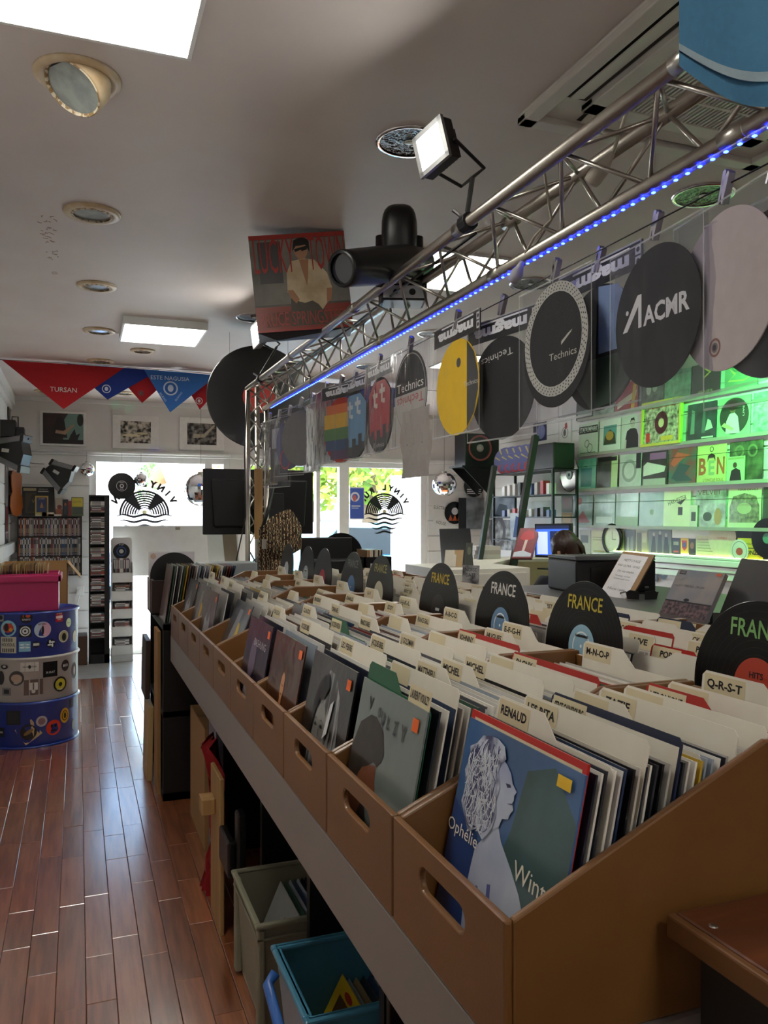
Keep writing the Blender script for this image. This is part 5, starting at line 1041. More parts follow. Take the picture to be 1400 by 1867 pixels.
# disco balls and a record on strings
def ball(label, px, py, rpx, Y, top):
    c = on(px, py, Y=Y); r = rpx / FPX * (c.x * S_ + c.y * C_); t = thing('mirror_ball', label, 'mirror ball', c, group='mirror balls')
    MB().sphere((0, 0, 0), r, MIRROR, 30, 18).build('mirror_tiles', t); MB().lathe([(0, r * .98), (r * .2, r * .98), (r * .2, r * 1.08), (0, r * 1.1)], ALU, 12).build('cap', t); MB().tube([(0, 0, r * 1.05), (0, 0, top - c.z)], .002, BLACKP, 4).build('string', t)
ball('small mirror ball left of the glazed door', 158, 856, 13.5, 9.12, 2.19); ball('small mirror ball in front of the door logo', 257, 874, 12.5, 9.12, 2.19); ball('large mirror ball behind the television', 366, 893, 30, 8.4, ZC); ball('mirror ball in front of the white wall beside the right window', 810, 883, 22, 8.4, ZC)
c = on(222, 886, Y=9.12); t = thing('vinyl_record', 'black vinyl record with a white printed ring hanging before the door', 'vinyl record', c); b = MB(); b.lathe([(0, -.002), (.142, -.002), (.142, .002), (0, .002)], VINYL, 48, Matrix.Rotation(PI / 2, 4, 'X')); b.build('disc', t)
b = MB(); b.ring(0, 0, .052, .056, pr('d8d8d8'), -.003); b.ring(0, 0, .012, .022, pr('c8c8c8'), -.003); b.text('VINYL', 0, .036, .013, pr('d8d8d8'), -.003); b.text('RUN', 0, -.036, .013, pr('d8d8d8'), -.003); b.build('label', t); MB().tube([(0, 0, .14), (0, 0, 2.185 - c.z)], .0012, BLACKP, 4).build('string', t)
# ================================================================== MIDDLE: television, bag, cases behind the counter
YT = 5.42; a, c = on(370, 975, Y=YT), on(571, 858, Y=YT); cx, cz = (a.x + c.x) / 2, (a.z + c.z) / 2; w_, h = c.x - a.x, c.z - a.z
t = thing('television', 'black flat television seen from behind, fixed to the truss upright', 'television', (cx, YT, a.z)); MB().box(a.x, c.x, YT, YT + .03, a.z, c.z, BLACKP).build('screen_housing', t, world=True, bevel=.006)
MB().prism([(a.x + .07, a.z + .05), (c.x - .07, a.z + .05), (c.x - .05, c.z - .07), (a.x + .05, c.z - .07)], YT - .035, YT, BLACKP).build('rear_cover', t, world=True, bevel=.012)
MB().prism([(cx - .1, a.z + .09), (cx + .16, a.z + .09), (cx + .16, cz + .06), (cx - .1, cz + .06)], YT - .045, YT - .035, mat('dark_plastic', '121216', .5)).build('connector_panel', t, world=True, bevel=.004)
MB().box(cx - .06, cx + .06, YU + .12, YT - .03, cz - .05, cz + .05, BLACKM).build('wall_mount', t, world=True)
tag(MB().box(1.035, 1.085, 5.0, 5.02, 1.36, 1.80, mat('pine', 'b08a58', .6, c2='9a7444', scale=4, stretch=(6, 6, .6))).build('wooden_board'), 'strip of light wood strapped to the truss upright', 'board')
# woven patterned bag
def weave():
    m = bpy.data.materials.new('woven_pattern'); m.use_nodes = True; n = m.node_tree; L = n.links.new; b = n.nodes['Principled BSDF']; b.inputs['Roughness'].default_value = .9
    tc = n.nodes.new('ShaderNodeTexCoord'); mp = n.nodes.new('ShaderNodeMapping'); mp.inputs['Scale'].default_value = (1, 1, 1); L(tc.outputs['Object'], mp.inputs[0])
    w1 = n.nodes.new('ShaderNodeTexWave'); w1.bands_direction = 'X'; w1.inputs['Scale'].default_value = 14; w1.inputs['Distortion'].default_value = .0; L(mp.outputs[0], w1.inputs[0])
    ck = n.nodes.new('ShaderNodeTexVoronoi'); ck.distance = 'MANHATTAN'; ck.inputs['Scale'].default_value = 48; L(mp.outputs[0], ck.inputs[0])
    ad = n.nodes.new('ShaderNodeMath'); ad.operation = 'ADD'; L(w1.outputs['Fac'], ad.inputs[0]); L(ck.outputs['Distance'], ad.inputs[1])
    rp = n.nodes.new('ShaderNodeValToRGB'); L(ad.outputs[0], rp.inputs[0]); rp.color_ramp.interpolation = 'CONSTANT'
    e = rp.color_ramp.elements; e[0].position = 0; e[0].color = lin('17120f'); e[1].position = .55; e[1].color = lin('c8b48a')
    for p_, h in ((.68, '17120f'), (.95, 'a85a24'), (1.05, '17120f')):
        q = e.new(min(p_, .999) if p_ < 1 else .999); q.color = lin(h)
    mu = n.nodes.new('ShaderNodeMath'); mu.operation = 'MULTIPLY'; mu.inputs[1].default_value = .62; L(ad.outputs[0], mu.inputs[0]); L(mu.outputs[0], rp.inputs[0])
    L(rp.outputs[0], b.inputs['Base Color']); return m
WV = weave(); YBg = 4.93; t = thing('woven_bag', 'woven black and ochre patterned bag hanging on the truss upright', 'bag', on(505, 1055, Y=YBg))
b = MB(); n = 12; L1 = [on(472, 962, Y=YBg), on(472, 1062, Y=YBg)]; R1 = [on(520, 935, Y=YBg - .05), on(522, 1062, Y=YBg - .05)]
vs = []
for i in range(n + 1):
    for j in range(n + 1):
        u, v = i / n, j / n; q = (L1[0] * (1 - u) + R1[0] * u) * (1 - v) + (L1[1] * (1 - u) + R1[1] * u) * v; q.y -= .05 * math.sin(u * PI) + .01 * math.sin(v * 9); vs.append(q)
fs = [(i * (n + 1) + j, (i + 1) * (n + 1) + j, (i + 1) * (n + 1) + j + 1, i * (n + 1) + j + 1) for i in range(n) for j in range(n)]
b.add(vs, fs, WV); b.build('body', t, world=True, smooth=True)
b = MB(); vs = []
for i in range(n + 1):
    for j in range(n + 1):
        u, v = i / n, j / n; x = 486 + 64 * u; top = 950 - 16 * math.sin(u * PI * .8) - 8 * u + 30 * max(0, u - .7) * 3; bot = 1000 + 14 * math.sin(u * PI) + 0 * u; vs.append(on(x, top + (bot - top) * v, Y=YBg - .085 - .03 * math.sin(v * 2.6) + .05 * u * u))
b.add(vs, fs, WV); b.build('flap', t, world=True, smooth=True)
MB().tube([on(478, 965, Y=YBg - .02), on(490, 925, Y=YBg), on(497, 890, Y=YBg + .1), on(489, 862, Y=YBg + .17)], .012, BLACKM, 6).build('strap', t, world=True, smooth=True)
MB().box(-.016, .016, -.002, 0, -.03, .03, pr('c8c4bc')).build('price_tag', t).location = on(482, 992, Y=YBg - .07) - on(505, 1055, Y=YBg)
# black storage unit at the far end of the counter, with record crates
un = thing('storage_unit', 'black shelf unit at the far end of the record counter', 'shelf', (.64, 4.8, 0))
for q in ((.42, .86, 4.38, 4.41, 0, .93), (.42, .86, 5.17, 5.2, 0, .93), (.42, .86, 4.38, 5.2, .9, .93), (.42, .86, 4.38, 5.2, .44, .47), (.42, .86, 4.38, 5.2, 0, .04), (.84, .86, 4.38, 5.2, 0, .93)): MB().box(*q, BLACKM).build('board', un, world=True)
for i in range(26):
    yy = 4.42 + .0135 * i; o = link(random.choice(FILL), 'record_sleeve', M=lean(.475 + .0135 * i, 4.6 + random.uniform(-.006, .006), .932, 8 + .25 * i)); tag(o, '%s record from the aisle on top of the black unit' % ORD[i], 'record', 'records on the black unit')
cr = thing('record_crate', 'dark brown crate on the black unit', 'crate', (.64, 4.98, .932)); DBR = mat('dark_brown_wood', '2c1812', .5)
for q in ((.40, .86, 4.83, 4.845, .932, 1.13), (.40, .86, 5.15, 5.165, .932, 1.13), (.40, .415, 4.845, 5.15, .932, 1.13), (.845, .86, 4.845, 5.15, .932, 1.13), (.40, .86, 4.83, 5.165, .932, .94)): MB().box(*q, DBR).build('board', cr, world=True)
a = on(271, 1060, Y=5.0); b_ = on(356, 1003, Y=5.0); sl_ = cover('record_sleeve', 'white record sleeve with its black disc shown in front, on the brown crate', frame(((a.x + b_.x) / 2, 5.0, .945), 0, -.05), [('r', .02, .02, .98, .98, 'd8d0d4'), ('d', .1, .92, .06, .05, 'c8a890')], pr('e4e2e0'), b_.x - a.x, 1.29 - .945)
t = thing('vinyl_record', 'black vinyl disc leaning on the white sleeve at the end of the bins', 'vinyl record', ((a.x + b_.x) / 2 + .01, 4.985, .945)); MB().lathe([(0, -.0015), (.14, -.0015), (.14, .0015), (0, .0015)], VINYL, 48, frame((0, 0, .2), 0, PI / 2 - .05)).build('disc', t); MB().disc(0, .19, .04, .04, pr('4a1c20'), -.0035).build('label', t)
# boards leaning on the aisle side of the unit
tag(MB(frame((.395, 4.9, .0), 0, 0, .02)).box(-.03, .0, -.16, .16, .0, .42, mat('pale_frame', 'b89a6a', .5)).build('leaning_board', bevel=.004), 'pale wooden frame standing against the black unit in the aisle', 'frame')
tag(MB(frame((.392, 5.0, .44), 0, 0, .02)).box(-.03, .0, -.14, .16, 0, .34, mat('dark_frame', '3a2a20', .5)).build('picture_frame', bevel=.004), 'dark frame hooked on the upper part of the black unit', 'frame')
tag(MB().box(.402, .418, 4.5, 4.72, .0, .88, KRAFT).build('cardboard_sheet'), 'tall cardboard sheet against the black unit', 'cardboard')
# second table behind with grey boxes and cases
tb = thing('side_table', 'dark table behind the far end of the counter', 'table', (1.5, 5.0, 0)); MB().box(.9, 2.1, 4.46, 5.0, 1.0, 1.03, BLACKM).build('top', tb, world=True)
for x in (.95, 2.04):
    for y in (4.5, 4.94): MB().box(x, x + .04, y, y + .04, 0, 1.0, BLACKM).build('leg', tb, world=True)
GBX = mat('grey_box', '8e9294', .4); p = on(402, 1050, Y=4.8)
t = thing('storage_box', 'grey plastic media box left of the truss upright', 'box', (p.x, 4.8, 1.031)); b = MB(); b.box(-.16, .24, -.12, .12, 0, .05, mat('grey_tray', '6a6e72', .45)); b.build('tray', t, bevel=.008); MB().box(-.13, .2, -.1, .1, .05, .2, GBX).build('case', t, bevel=.006)
for k in range(4): MB().box(-.13 + .012 * k - .001, -.122 + .012 * k, -.103, -.1, .055, .195, mat('grey_tray', '6a6e72', .45)).build('divider', t)
a, c = on(566, 1060, Y=4.75), on(662, 981, Y=4.75); t = thing('flight_case', 'black open lidded case behind the bins with a record on top', 'case', ((a.x + c.x) / 2, 4.75, 1.031)); w_ = c.x - a.x
MB().box(-w_ / 2, w_ / 2, 0, .22, 0, .2, BLACKM).build('body', t, bevel=.006); MB().box(-w_ / 2, w_ / 2, .22, .25, .0, c.z - 1.031, BLACKM).build('lid', t, bevel=.006)
cc = on(622, 1000, Y=5.02); tag(MB().lathe([(0, -.002), (.15, -.002), (.15, .002), (0, .002)], VINYL, 40, frame((cc.x, 5.02, 1.245), 0, PI / 2 - .06)).build('vinyl_record'), 'vinyl record peeking over the lid of the black case', 'vinyl record')
a, c = on(664, 1060, Y=4.7), on(714, 1015, Y=4.7); t = thing('plastic_crate', 'black plastic crate of records right of the lidded case', 'crate', ((a.x + c.x) / 2, 4.7, 1.031)); w_ = c.x - a.x; hh = c.z - 1.031
for q in ((-w_ / 2, w_ / 2, 0, .01, 0, hh), (-w_ / 2, w_ / 2, .24, .25, 0, hh), (-w_ / 2, -w_ / 2 + .01, 0, .25, 0, hh), (w_ / 2 - .01, w_ / 2, 0, .25, 0, hh)): MB().box(*q, BLACKP).build('wall_panel', t)
MB().box(-.05, .07, -.002, 0, hh - .09, hh - .04, pr('c8c8c8')).box(-.042, .062, -.003, -.002, hh - .084, hh - .046, BLACKP).build('handle_frame', t)
for k in range(10): o = tag(MB().box(-.0035, .0035, -.1, .1, 0, .26, gl(random.choice(['c8b49a', 'd8ccb8', '9a7a5a', '3a3430']))).build('record_sleeve'), '%s record from the left in the black plastic crate' % ORD[k], 'record', 'records in the black plastic crate'); o.location = ((a.x + c.x) / 2 - .06 + .0105 * k, 4.825, 1.032)
t = thing('display_easel', 'white tilted picture easel behind the truss upright', 'easel', on(415, 1015, Y=5.6)); c = on(412, 1012, Y=5.6); T = frame((c.x, 5.6, 1.1), .2, -.25); MB(T).box(-.11, .11, 0, .012, 0, .34, TRIMW).build('panel', t, world=True); MB(T).rect(.0, .06, .1, .3, pr('8a7a6a'), -.001).build('print', t, world=True); EASEL = t
b = MB(); b.box(1.05, 1.75, 5.5, 5.9, .0, 1.095, BLACKM); tag(b.build('low_cabinet'), 'dark cabinet behind the truss upright', 'cabinet')
# ================================================================== UNDER THE COUNTER
def crate(name, label, cat, x0, x1, y0, y1, z0, z1, m, rimw=.018, rimh=.05, taper=.02, ribs=True):
    t = thing(name, label, cat, ((x0 + x1) / 2, (y0 + y1) / 2, z0)); X0, X1, Y0_, Y1_ = x0 + .012, x1 - .012, y0 + .012, y1 - .012
    b = MB(); k = taper; th = .004
    lo = [(X0 + k, Y0_ + k), (X1 - k, Y0_ + k), (X1 - k, Y1_ - k), (X0 + k, Y1_ - k)]; hi = [(X0, Y0_), (X1, Y0_), (X1, Y1_), (X0, Y1_)]
    sh = lambda L, d: [(x + (d if x < (x0 + x1) / 2 else -d), y + (d if y < (y0 + y1) / 2 else -d)) for x, y in L]
    vs = [(*p, z0) for p in lo] + [(*p, z1) for p in hi] + [(*p, z0 + th) for p in sh(lo, th)] + [(*p, z1) for p in sh(hi, th)]
    fs = [(0, 1, 2, 3), (8, 11, 10, 9)] + [(i, (i + 1) % 4, 4 + (i + 1) % 4, 4 + i) for i in range(4)] + [(8 + i, 12 + i, 12 + (i + 1) % 4, 8 + (i + 1) % 4) for i in range(4)] + [(4 + i, 4 + (i + 1) % 4, 12 + (i + 1) % 4, 12 + i) for i in range(4)]
    b.add(vs, fs, m); b.build('body', t, world=True)
    b = MB()
    for q in ((x0, x1, y0, y0 + rimw), (x0, x1, y1 - rimw, y1), (x0, x0 + rimw, y0 + rimw, y1 - rimw), (x1 - rimw, x1, y0 + rimw, y1 - rimw)): b.box(*q, z1 - .014, z1, m)
    b.build('rim', t, world=True, bevel=.005)
    if ribs:
        b = MB(); e = .006
        for zz in (z1 - rimh,): 
            for q in ((x0 + e, x1 - e, y0 + e, y0 + e + .01), (x0 + e, x1 - e, y1 - e - .01, y1 - e), (x0 + e, x0 + e + .01, y0 + e, y1 - e), (x1 - e - .01, x1 - e, y0 + e, y1 - e)): b.box(*q, zz, zz + .008, m)
        b.build('rib', t, world=True, bevel=.002)
        for xx, yy in ((x0, y0), (x0, y1 - .05)): MB().box(xx + .008, xx + .03, yy + .006, yy + .044, z0 + .01, z1 - .02, m).build('corner_post', t, world=True, bevel=.006)
    return t
CG = mat('crate_grey', '8a8672', .5, scale=3)
crate('plastic_crate', 'grey plastic stacking crate of records under the counter', 'crate', .472, 1.07, 2.27, 2.67, .004, .335, CG)
for k in range(20): o = link(random.choice(FILL[-12:]), 'record_sleeve', M=frame((.522 + .0135 * k, 2.47, .012), FACE_X, -.42)); tag(o, '%s record back in the grey crate on the floor' % ORD[k], 'record', 'records in the grey crate')
cover('record_sleeve', 'pale sleeve with a red and black triangle leaning in the grey crate', frame((.503, 2.47, .012), FACE_X, -.42), [('p', [(.2, .2), (.5, .85), (.62, .2)], '8a1c1e'), ('p', [(.62, .2), (.5, .85), (.75, .3)], 'c8b8a0'), ('t', 'MIX', .75, .3, .08, .2, '15141a')], pr('b8b8b4'))
CB = mat('tub_blue', '4a88a4', .3, coat=.3, scale=3); t = crate('storage_tub', 'light blue plastic tub with a handle under the counter', 'tub', .468, .95, 1.72, 2.07, .02, .385, CB, .024, .06, .035, False)
MB().tube([(.462, 1.98, .36), (.44, 1.97, .34), (.44, 1.82, .30), (.462, 1.81, .32)], .013, mat('handle_blue', '3a6ab8', .35), 10).build('handle', t, world=True, smooth=True)
cover('record_sleeve', 'yellow edged record leaning in the blue tub', frame((.515, 1.895, .035), FACE_X, -.5), [('r', .12, .06, .88, .88, '5a3a20'), ('d', .5, .5, .2, .25, '8a6a3a'), ('d', .3, .93, .1, .03, 'b02a20')], pr('d8b818'), .28, .29)
for k in range(12): o = link(random.choice(FILL), 'record_sleeve', M=frame((.54 + .02 * k, 1.895, .035), FACE_X, -.5) @ Matrix.Scale(.9, 4)); tag(o, '%s record back in the light blue tub' % ORD[k], 'record', 'records in the blue tub')
t = thing('cardboard_box', 'closed cardboard box on the floor under the far bins', 'box', (.72, 3.88, 0)); MB().box(.53, .9, 3.66, 4.15, 0, .55, KRAFT).build('body', t, world=True, bevel=.003); MB().box(.53, .9, 3.895, 3.905, .55, .552, mat('parcel_tape', '7a5a34', .4)).build('tape', t, world=True)
t = thing('wooden_stand', 'pale wooden board with a square block under the counter', 'stand', (.49, 3.05, 0)); PINE = mat('pine', 'b08a58', .6); MB().box(.475, .49, 2.9, 3.12, .0, .56, PINE).build('board', t, world=True, bevel=.003); MB().box(.425, .475, 3.0, 3.08, .4, .46, PINE).build('block', t, world=True, bevel=.004)
b = MB(); n = 10; vs = []
for i in range(n + 1):
    for j in range(n + 1): u, v = i / n, j / n; vs.append((.49 + .03 * math.sin(i * 1.9 + j) + .04 * math.sin(v * PI), 3.2 + .14 * u, .0 + .6 * v * (1 - .05 * math.sin(i * 2))))
b.add(vs, [(i * (n + 1) + j, (i + 1) * (n + 1) + j, (i + 1) * (n + 1) + j + 1, i * (n + 1) + j + 1) for i in range(n) for j in range(n)], mat('red_bag', '9a1420', .35, bump=.4, bscale=30)); tag(b.build('plastic_bag', smooth=True), 'crumpled red plastic bag under the counter', 'bag')
tag(MB().box(.50, .53, 2.7, 2.76, 0, .5, BLACKP).box(.47, .5, 2.72, 2.9, .28, .4, BLACKP).build('folding_stand', bevel=.008), 'black folded stand under the counter beside the wooden board', 'stand')
tag(MB().box(.54, .57, 3.4, 3.6, 0, .62, mat('grey_folder', '6a6a7a', .4)).build('flat_case'), 'grey lilac flat case standing under the counter', 'case')
for i, y in enumerate((1.3, 1.42, 1.55)): tag(MB().box(.6, .95, y, y + .02, 0, .66, mat('dark_board', '1a1512', .4)).build('dark_board', bevel=.003), '%s of the dark boards standing under the nearest bins' % ORD[i], 'board')
# wooden topped desk at the lower right
dk = thing('wooden_desk', 'reddish wooden desk top with a dark side at the lower right', 'desk', (1.2, .4, 0)); DWD = mat('desk_wood', '66371f', .35, c2='4a2614', scale=4, stretch=(1, 8, 1), coat=.3)
MB().box(.672, 1.9, -.6, .785, 1.0, 1.024, DWD).build('top', dk, world=True, bevel=.004); MB().box(.66, .672, -.6, .785, .996, 1.024, mat('desk_edge', '6e4828', .45)).build('edge_strip', dk, world=True, bevel=.003); MB().box(.69, .71, -.55, .76, 0, 1.0, mat('desk_dark', '1c1a18', .5)).build('side_panel', dk, world=True)
MB().box(1.86, 1.88, -.55, .76, 0, 1.0, mat('desk_dark', '1c1a18', .5)).build('side_panel', dk, world=True); MB().sphere((.69, .74, 1.0245), (.006, .006, .002), ALU, 10, 6).build('screw', dk, world=True)
tag(MB().box(.88, 1.0, .5, .55, 1.0245, 1.035, BLACKP).build('pen_tray', bevel=.003), 'small black object on the wooden desk at the right edge', 'object')
# ================================================================== RIGHT WALL: green lit records
WXR = XR - .016; LEDG = mat('green_led', '3cff6a', .4, emit=8); LEDY = mat('yellow_green_led', 'f0ffb0', .4, emit=5)
def wy(zx, X=WXR): return on(1000 + zx / 3.5, 900, X=X).y
ROWZ = [2.485, 2.125, 1.77, 1.405]
for r, z in enumerate(ROWZ):
    t = thing('record_ledge', 'long white picture ledge on the right wall, %s from the top' % ORD[r], 'shelf', (WXR, 5.6, z), group='record ledges on the right wall')
    MB().box(WXR - .05, WXR + .002, 3.3, 7.02, z - .014, z, TRIMW).build('board', t, world=True, bevel=.002); MB().box(WXR - .054, WXR - .05, 3.3, 7.02, z - .016, z + .012, mat('ledge_lip', '9a9890', .4)).build('lip', t, world=True)
    MB().tube([(WXR - .056, 3.3, z + .235), (WXR - .056, 7.0, z + .235)], .002, BLACKP, 5).build('wire', t, world=True)
    for y in (3.4, 5.0, 6.9): MB().tube([(WXR + .01, y, z + .235), (WXR - .056, y, z + .235)], .002, BLACKP, 5).build('wire_holder', t, world=True)
def walls(r, x0, x1, label, base, shapes, h=.315, dz=0, dx=0):
    ya, yb = wy(x0), wy(x1); w_ = min(abs(ya - yb), .33); T = frame((WXR - .03 - dx, (ya + yb) / 2, ROWZ[r] + .001 + dz), FACE_X, -.045)
    return cover('record_sleeve', label, T, shapes, base, w_, h, .004, 'record', 'records on the right wall')
def gn(a, b_=None, s=9): return mat('wall_cover_%s_%s' % (a, b_), a, .28, c2=b_, scale=s, coat=.5, bump=.12, bscale=10)
W0 = 'on the top right wall ledge'
walls(0, 190, 300, 'dark record sleeve, first from the left ' + W0, gn('3a4440'), [('r', .1, .1, .9, .3, '8aa098')]); walls(0, 300, 432, 'pale record sleeve, second from the left ' + W0, gn('a8b4ac', '5a6a60'), [('r', .0, .8, 1, 1, '2a302c')])
walls(0, 440, 585, 'bright red record sleeve ' + W0, gn('b83038', '8a1c28'), [('p', [(.1, .1), (.9, .4), (.95, .6), (.1, .3)], 'd8c8b0'), ('p', [(.7, 0), (.85, 0), (.95, 1), (.8, 1)], 'c8a030')])
walls(0, 590, 750, 'black and white group photo sleeve ' + W0, gn('2a2a2a', '6a6a66', 14), [('d', .4, .5, .1, .16, 'a8a49c'), ('d', .65, .55, .1, .15, '98948c')]); walls(0, 755, 920, 'mottled grey green sleeve ' + W0, gn('7a9a88', '4a6a58', 18), [])
walls(0, 928, 1112, 'dark sleeve with a bright yellow zigzag ' + W0, gn('2c3a2c', '1c241c', 12), [('p', [(.4, .5), (.6, .62), (.5, .68), (.3, .8), (.55, .7), (.68, .62), (.45, .48)], 'e8c860'), ('t', 'SERIES', .5, .12, .08, .5, 'd8c890')])
walls(0, 1140, 1350, 'pale green sleeve with drawn curls ' + W0, gn('8ab890', '6a9a74', 6), [('o', .5, .7, .1, .13, '2c4a34'), ('o', .35, .6, .1, .12, '2c4a34'), ('p', [(.1, .6), (.3, .4), (.1, .25), (.6, .2), (.95, .35), (.6, .24), (.15, .28), (.36, .42)], 'e8d070')])
W1 = 'on the second right wall ledge'
walls(1, 200, 332, 'black and white drawn sleeve with banner lettering ' + W1, gn('c8d4c8'), [('r', .02, .68, .98, .92, '1a1c1a'), ('T', 'STADIUMPARK', .5, .8, .15, .9, 'c8d4c8'), ('o', .45, .35, .1, .12, '3a403a'), ('o', .6, .2, .12, .14, '3a403a'), ('r', .1, .05, .9, .07, '3a403a')])
walls(1, 336, 472, 'white sleeve with a small tree photograph ' + W1, gn('d4dcd4'), [('r', .2, .22, .82, .82, '5a9a94'), ('p', [(.22, .24), (.8, .24), (.74, .55), (.5, .7), (.28, .5)], '3a3a20'), ('d', .5, .5, .18, .14, 'b09030')])
walls(1, 476, 622, 'pale sleeve with a man in a black shirt ' + W1, gn('c0ccc0'), [('p', [(.18, .0), (.78, .0), (.76, .4), (.68, .58), (.58, .62), (.4, .62), (.26, .55), (.2, .3)], '1a1c1c'), ('d', .5, .76, .1, .13, 'b8b4a8'), ('p', [(.39, .78), (.42, .92), (.56, .94), (.61, .8), (.56, .86), (.44, .86)], '1a1816'), ('p', [(.14, .0), (.2, .3), (.26, .3), (.24, .0)], 'b8b4a8')])
ya, yb = wy(622), wy(878); t = thing('framed_record', 'yellow framed red record on the second ledge of the right wall', 'framed record', (WXR - .05, (ya + yb) / 2, ROWZ[1] + .001), FACE_X, None, -.05); w_ = abs(ya - yb); hh = .40; YF = mat('yellow_frame', 'c8bc4c', .4)
for q in ((-w_ / 2, w_ / 2, 0, .025), (-w_ / 2, w_ / 2, hh - .025, hh), (-w_ / 2, -w_ / 2 + .025, .025, hh - .025), (w_ / 2 - .025, w_ / 2, .025, hh - .025)): MB().box(q[0], q[1], -.02, .01, q[2], q[3], YF).build('frame_bar', t, bevel=.003)
b = MB(); b.rect(-w_ / 2 + .02, .02, w_ / 2 - .02, hh - .02, gn('c8c8a8', '4a4a38', 26), -.004); b.disc(0, hh / 2, .085, .1, pr('4a1014'), -.006); b.disc(0, hh / 2, .035, .042, pr('c8c090'), -.0065); b.text('UNDERGROUND', 0, hh - .055, .03, pr('b02a20'), -.006, width=w_ * .7); b.rect(-w_ * .38, .04, -w_ * .28, .12, pr('c83020'), -.006); b.rect(.0, .04, w_ * .3, .08, pr('d8b840'), -.006); b.build('picture', t)
MB().box(-w_ / 2 + .01, w_ / 2 - .01, -.002, .012, .01, hh - .01, pr('8a8a60')).build('back_board', t)
walls(1, 900, 1088, 'dark teal sleeve with standing figures ' + W1, gn('2a4a48', '1a2c2c', 7), [('p', [(.1, .2), (.25, .2), (.25, .8), (.15, .85)], '6a8a80'), ('p', [(.5, .2), (.62, .2), (.62, .8), (.54, .85)], '4a6a64'), ('p', [(.62, .25), (.88, .3), (.8, .5), (.7, .55)], 'b8d0c0'), ('r', .5, .06, .9, .1, 'c8d8c8')])
walls(1, 1092, 1308, 'sleeve with a guitarist in a dark round picture ' + W1, gn('a8cca8', '8ab48c', 5), [('d', .5, .52, .46, .46, '26382c'), ('p', [(.25, .1), (.7, .08), (.62, .5), (.5, .62), (.36, .58), (.26, .4)], 'd0dcd0'), ('d', .46, .72, .1, .13, '6a5a4a'), ('d', .46, .8, .17, .14, '2c241c'), ('p', [(.1, .3), (.2, .38), (.5, .22), (.46, .16)], 'b8a888'), ('t', 'LIVE', .8, .62, .05, .24, PI / 2, 'd8e4d8')])
walls(1, 1320, 1480, 'pale sleeve with scribbled green lines at the picture edge ' + W1, gn('a8d8b8', '5a8a6c', 20), [])
W2 = 'on the third right wall ledge'
walls(2, 196, 312, 'teal sleeve in a shiny bag ' + W2, gn('5a9a90', '8ab8ac', 8), [('r', .2, .1, .8, .7, '3a7a78')]); walls(2, 316, 458, 'dark sleeve with a pale green side ' + W2, gn('4a4a42', '2a2a26', 9), [('r', .7, 0, 1, 1, 'b0c890'), ('r', .05, .85, .95, .98, '1c1c1a')]); walls(2, 466, 604, 'pale sleeve with a grey ring ' + W2, gn('c4ccc4', 'a8b4ac', 5), [('o', .45, .5, .24, .34, '8a948c'), ('r', .76, .55, .98, 1.0, '1c1e1c')])
walls(2, 608, 772, 'black and white sleeve with piano hands ' + W2, gn('2c302c', '1a1c1a', 9), [('p', [(.05, .3), (.9, .4), (.95, .55), (.2, .7), (.05, .6)], 'c8d0c4'), ('r', .3, .75, .95, .95, '8a5a8a'), ('r', .05, .02, .95, .22, 'a8b0a4')])
walls(2, 782, 956, 'swirling red blue and green sleeve ' + W2, gn('8a3a34', '2a6a5c', 7), [('p', [(.1, .2), (.4, .6), (.8, .5), (.6, .3), (.9, .1), (.3, .1)], '24484a'), ('p', [(.05, .6), (.3, .9), (.8, .8), (.5, .7), (.2, .5)], 'c05a3a')])
walls(2, 962, 1148, 'yellow green sleeve with big brown letters ' + W2, gn('c8d088', 'b4c078', 4), [('T', 'B', .18, .42, .42, .26, 'a8582c'), ('T', 'E', .5, .38, .36, .2, '8aa878'), ('T', 'N', .82, .42, .42, .26, 'a8582c'), ('p', [(.36, .55), (.38, .72), (.5, .78), (.62, .72), (.64, .55), (.58, .66), (.42, .66)], '2c2418'), ('t', "L'ONCLE SOUL", .58, .08, .08, .7, '8a4a2a'), ('o', .5, .88, .05, .07, '4a4a30')])
walls(2, 1162, 1388, 'dark sleeve with swirling faces ' + W2, gn('2a3426', '5a6a4a', 11), [('o', .3, .75, .1, .15, '6a7a54'), ('o', .7, .75, .1, .15, '6a7a54')]); walls(2, 1162, 1275, 'small sleeve with a man in a suit leaning before the dark one', gn('a8c098'), [('p', [(.15, 0), (.85, 0), (.75, .45), (.5, .55), (.25, .45)], '1c201c'), ('d', .45, .66, .12, .11, '4a3a2c'), ('r', .05, .88, .95, .97, '8a9a6a')], .2, 0, .012)
W3 = 'on the fourth right wall ledge'
walls(3, 166, 298, 'bagged sleeve with a red patch ' + W3, gn('8a9a92', '5a6a66', 8), [('d', .3, .8, .14, .12, 'b0463c'), ('p', [(.1, .1), (.5, .5), (.9, .1)], '8a3a34')]); walls(3, 302, 438, 'shiny pale sleeve, second from the left ' + W3, gn('a8b4b4', '7a8a8a', 9), [('r', .1, .1, .9, .3, 'c8d0d0')]); walls(3, 442, 584, 'blue grey clouded sleeve ' + W3, gn('b0bcc0', '8a9a90', 5), [('r', 0, 0, 1, .3, '9aac90')]); walls(3, 592, 748, 'grey green plain sleeve in a bag ' + W3, gn('7a9088', '66807a', 6), [('r', .45, .35, .6, .5, '8a9c8a')])
walls(3, 748, 918, 'cream sleeve with brush lettering ' + W3, gn('ccd4a8', 'c0c89a', 4), [('t', 'HARVESTER', .5, .74, .12, .7, .25, '2a2c20'), ('r', .55, .34, .72, .56, '2c302a'), ('p', [(.5, .68), (.85, .8), (.65, .62)], '2a2c20')])
walls(3, 922, 970, 'narrow booklet between two sleeves ' + W3, gn('b8c0a0'), [('r', .2, .3, .8, .7, '3a4034')], .19, 0, .01)
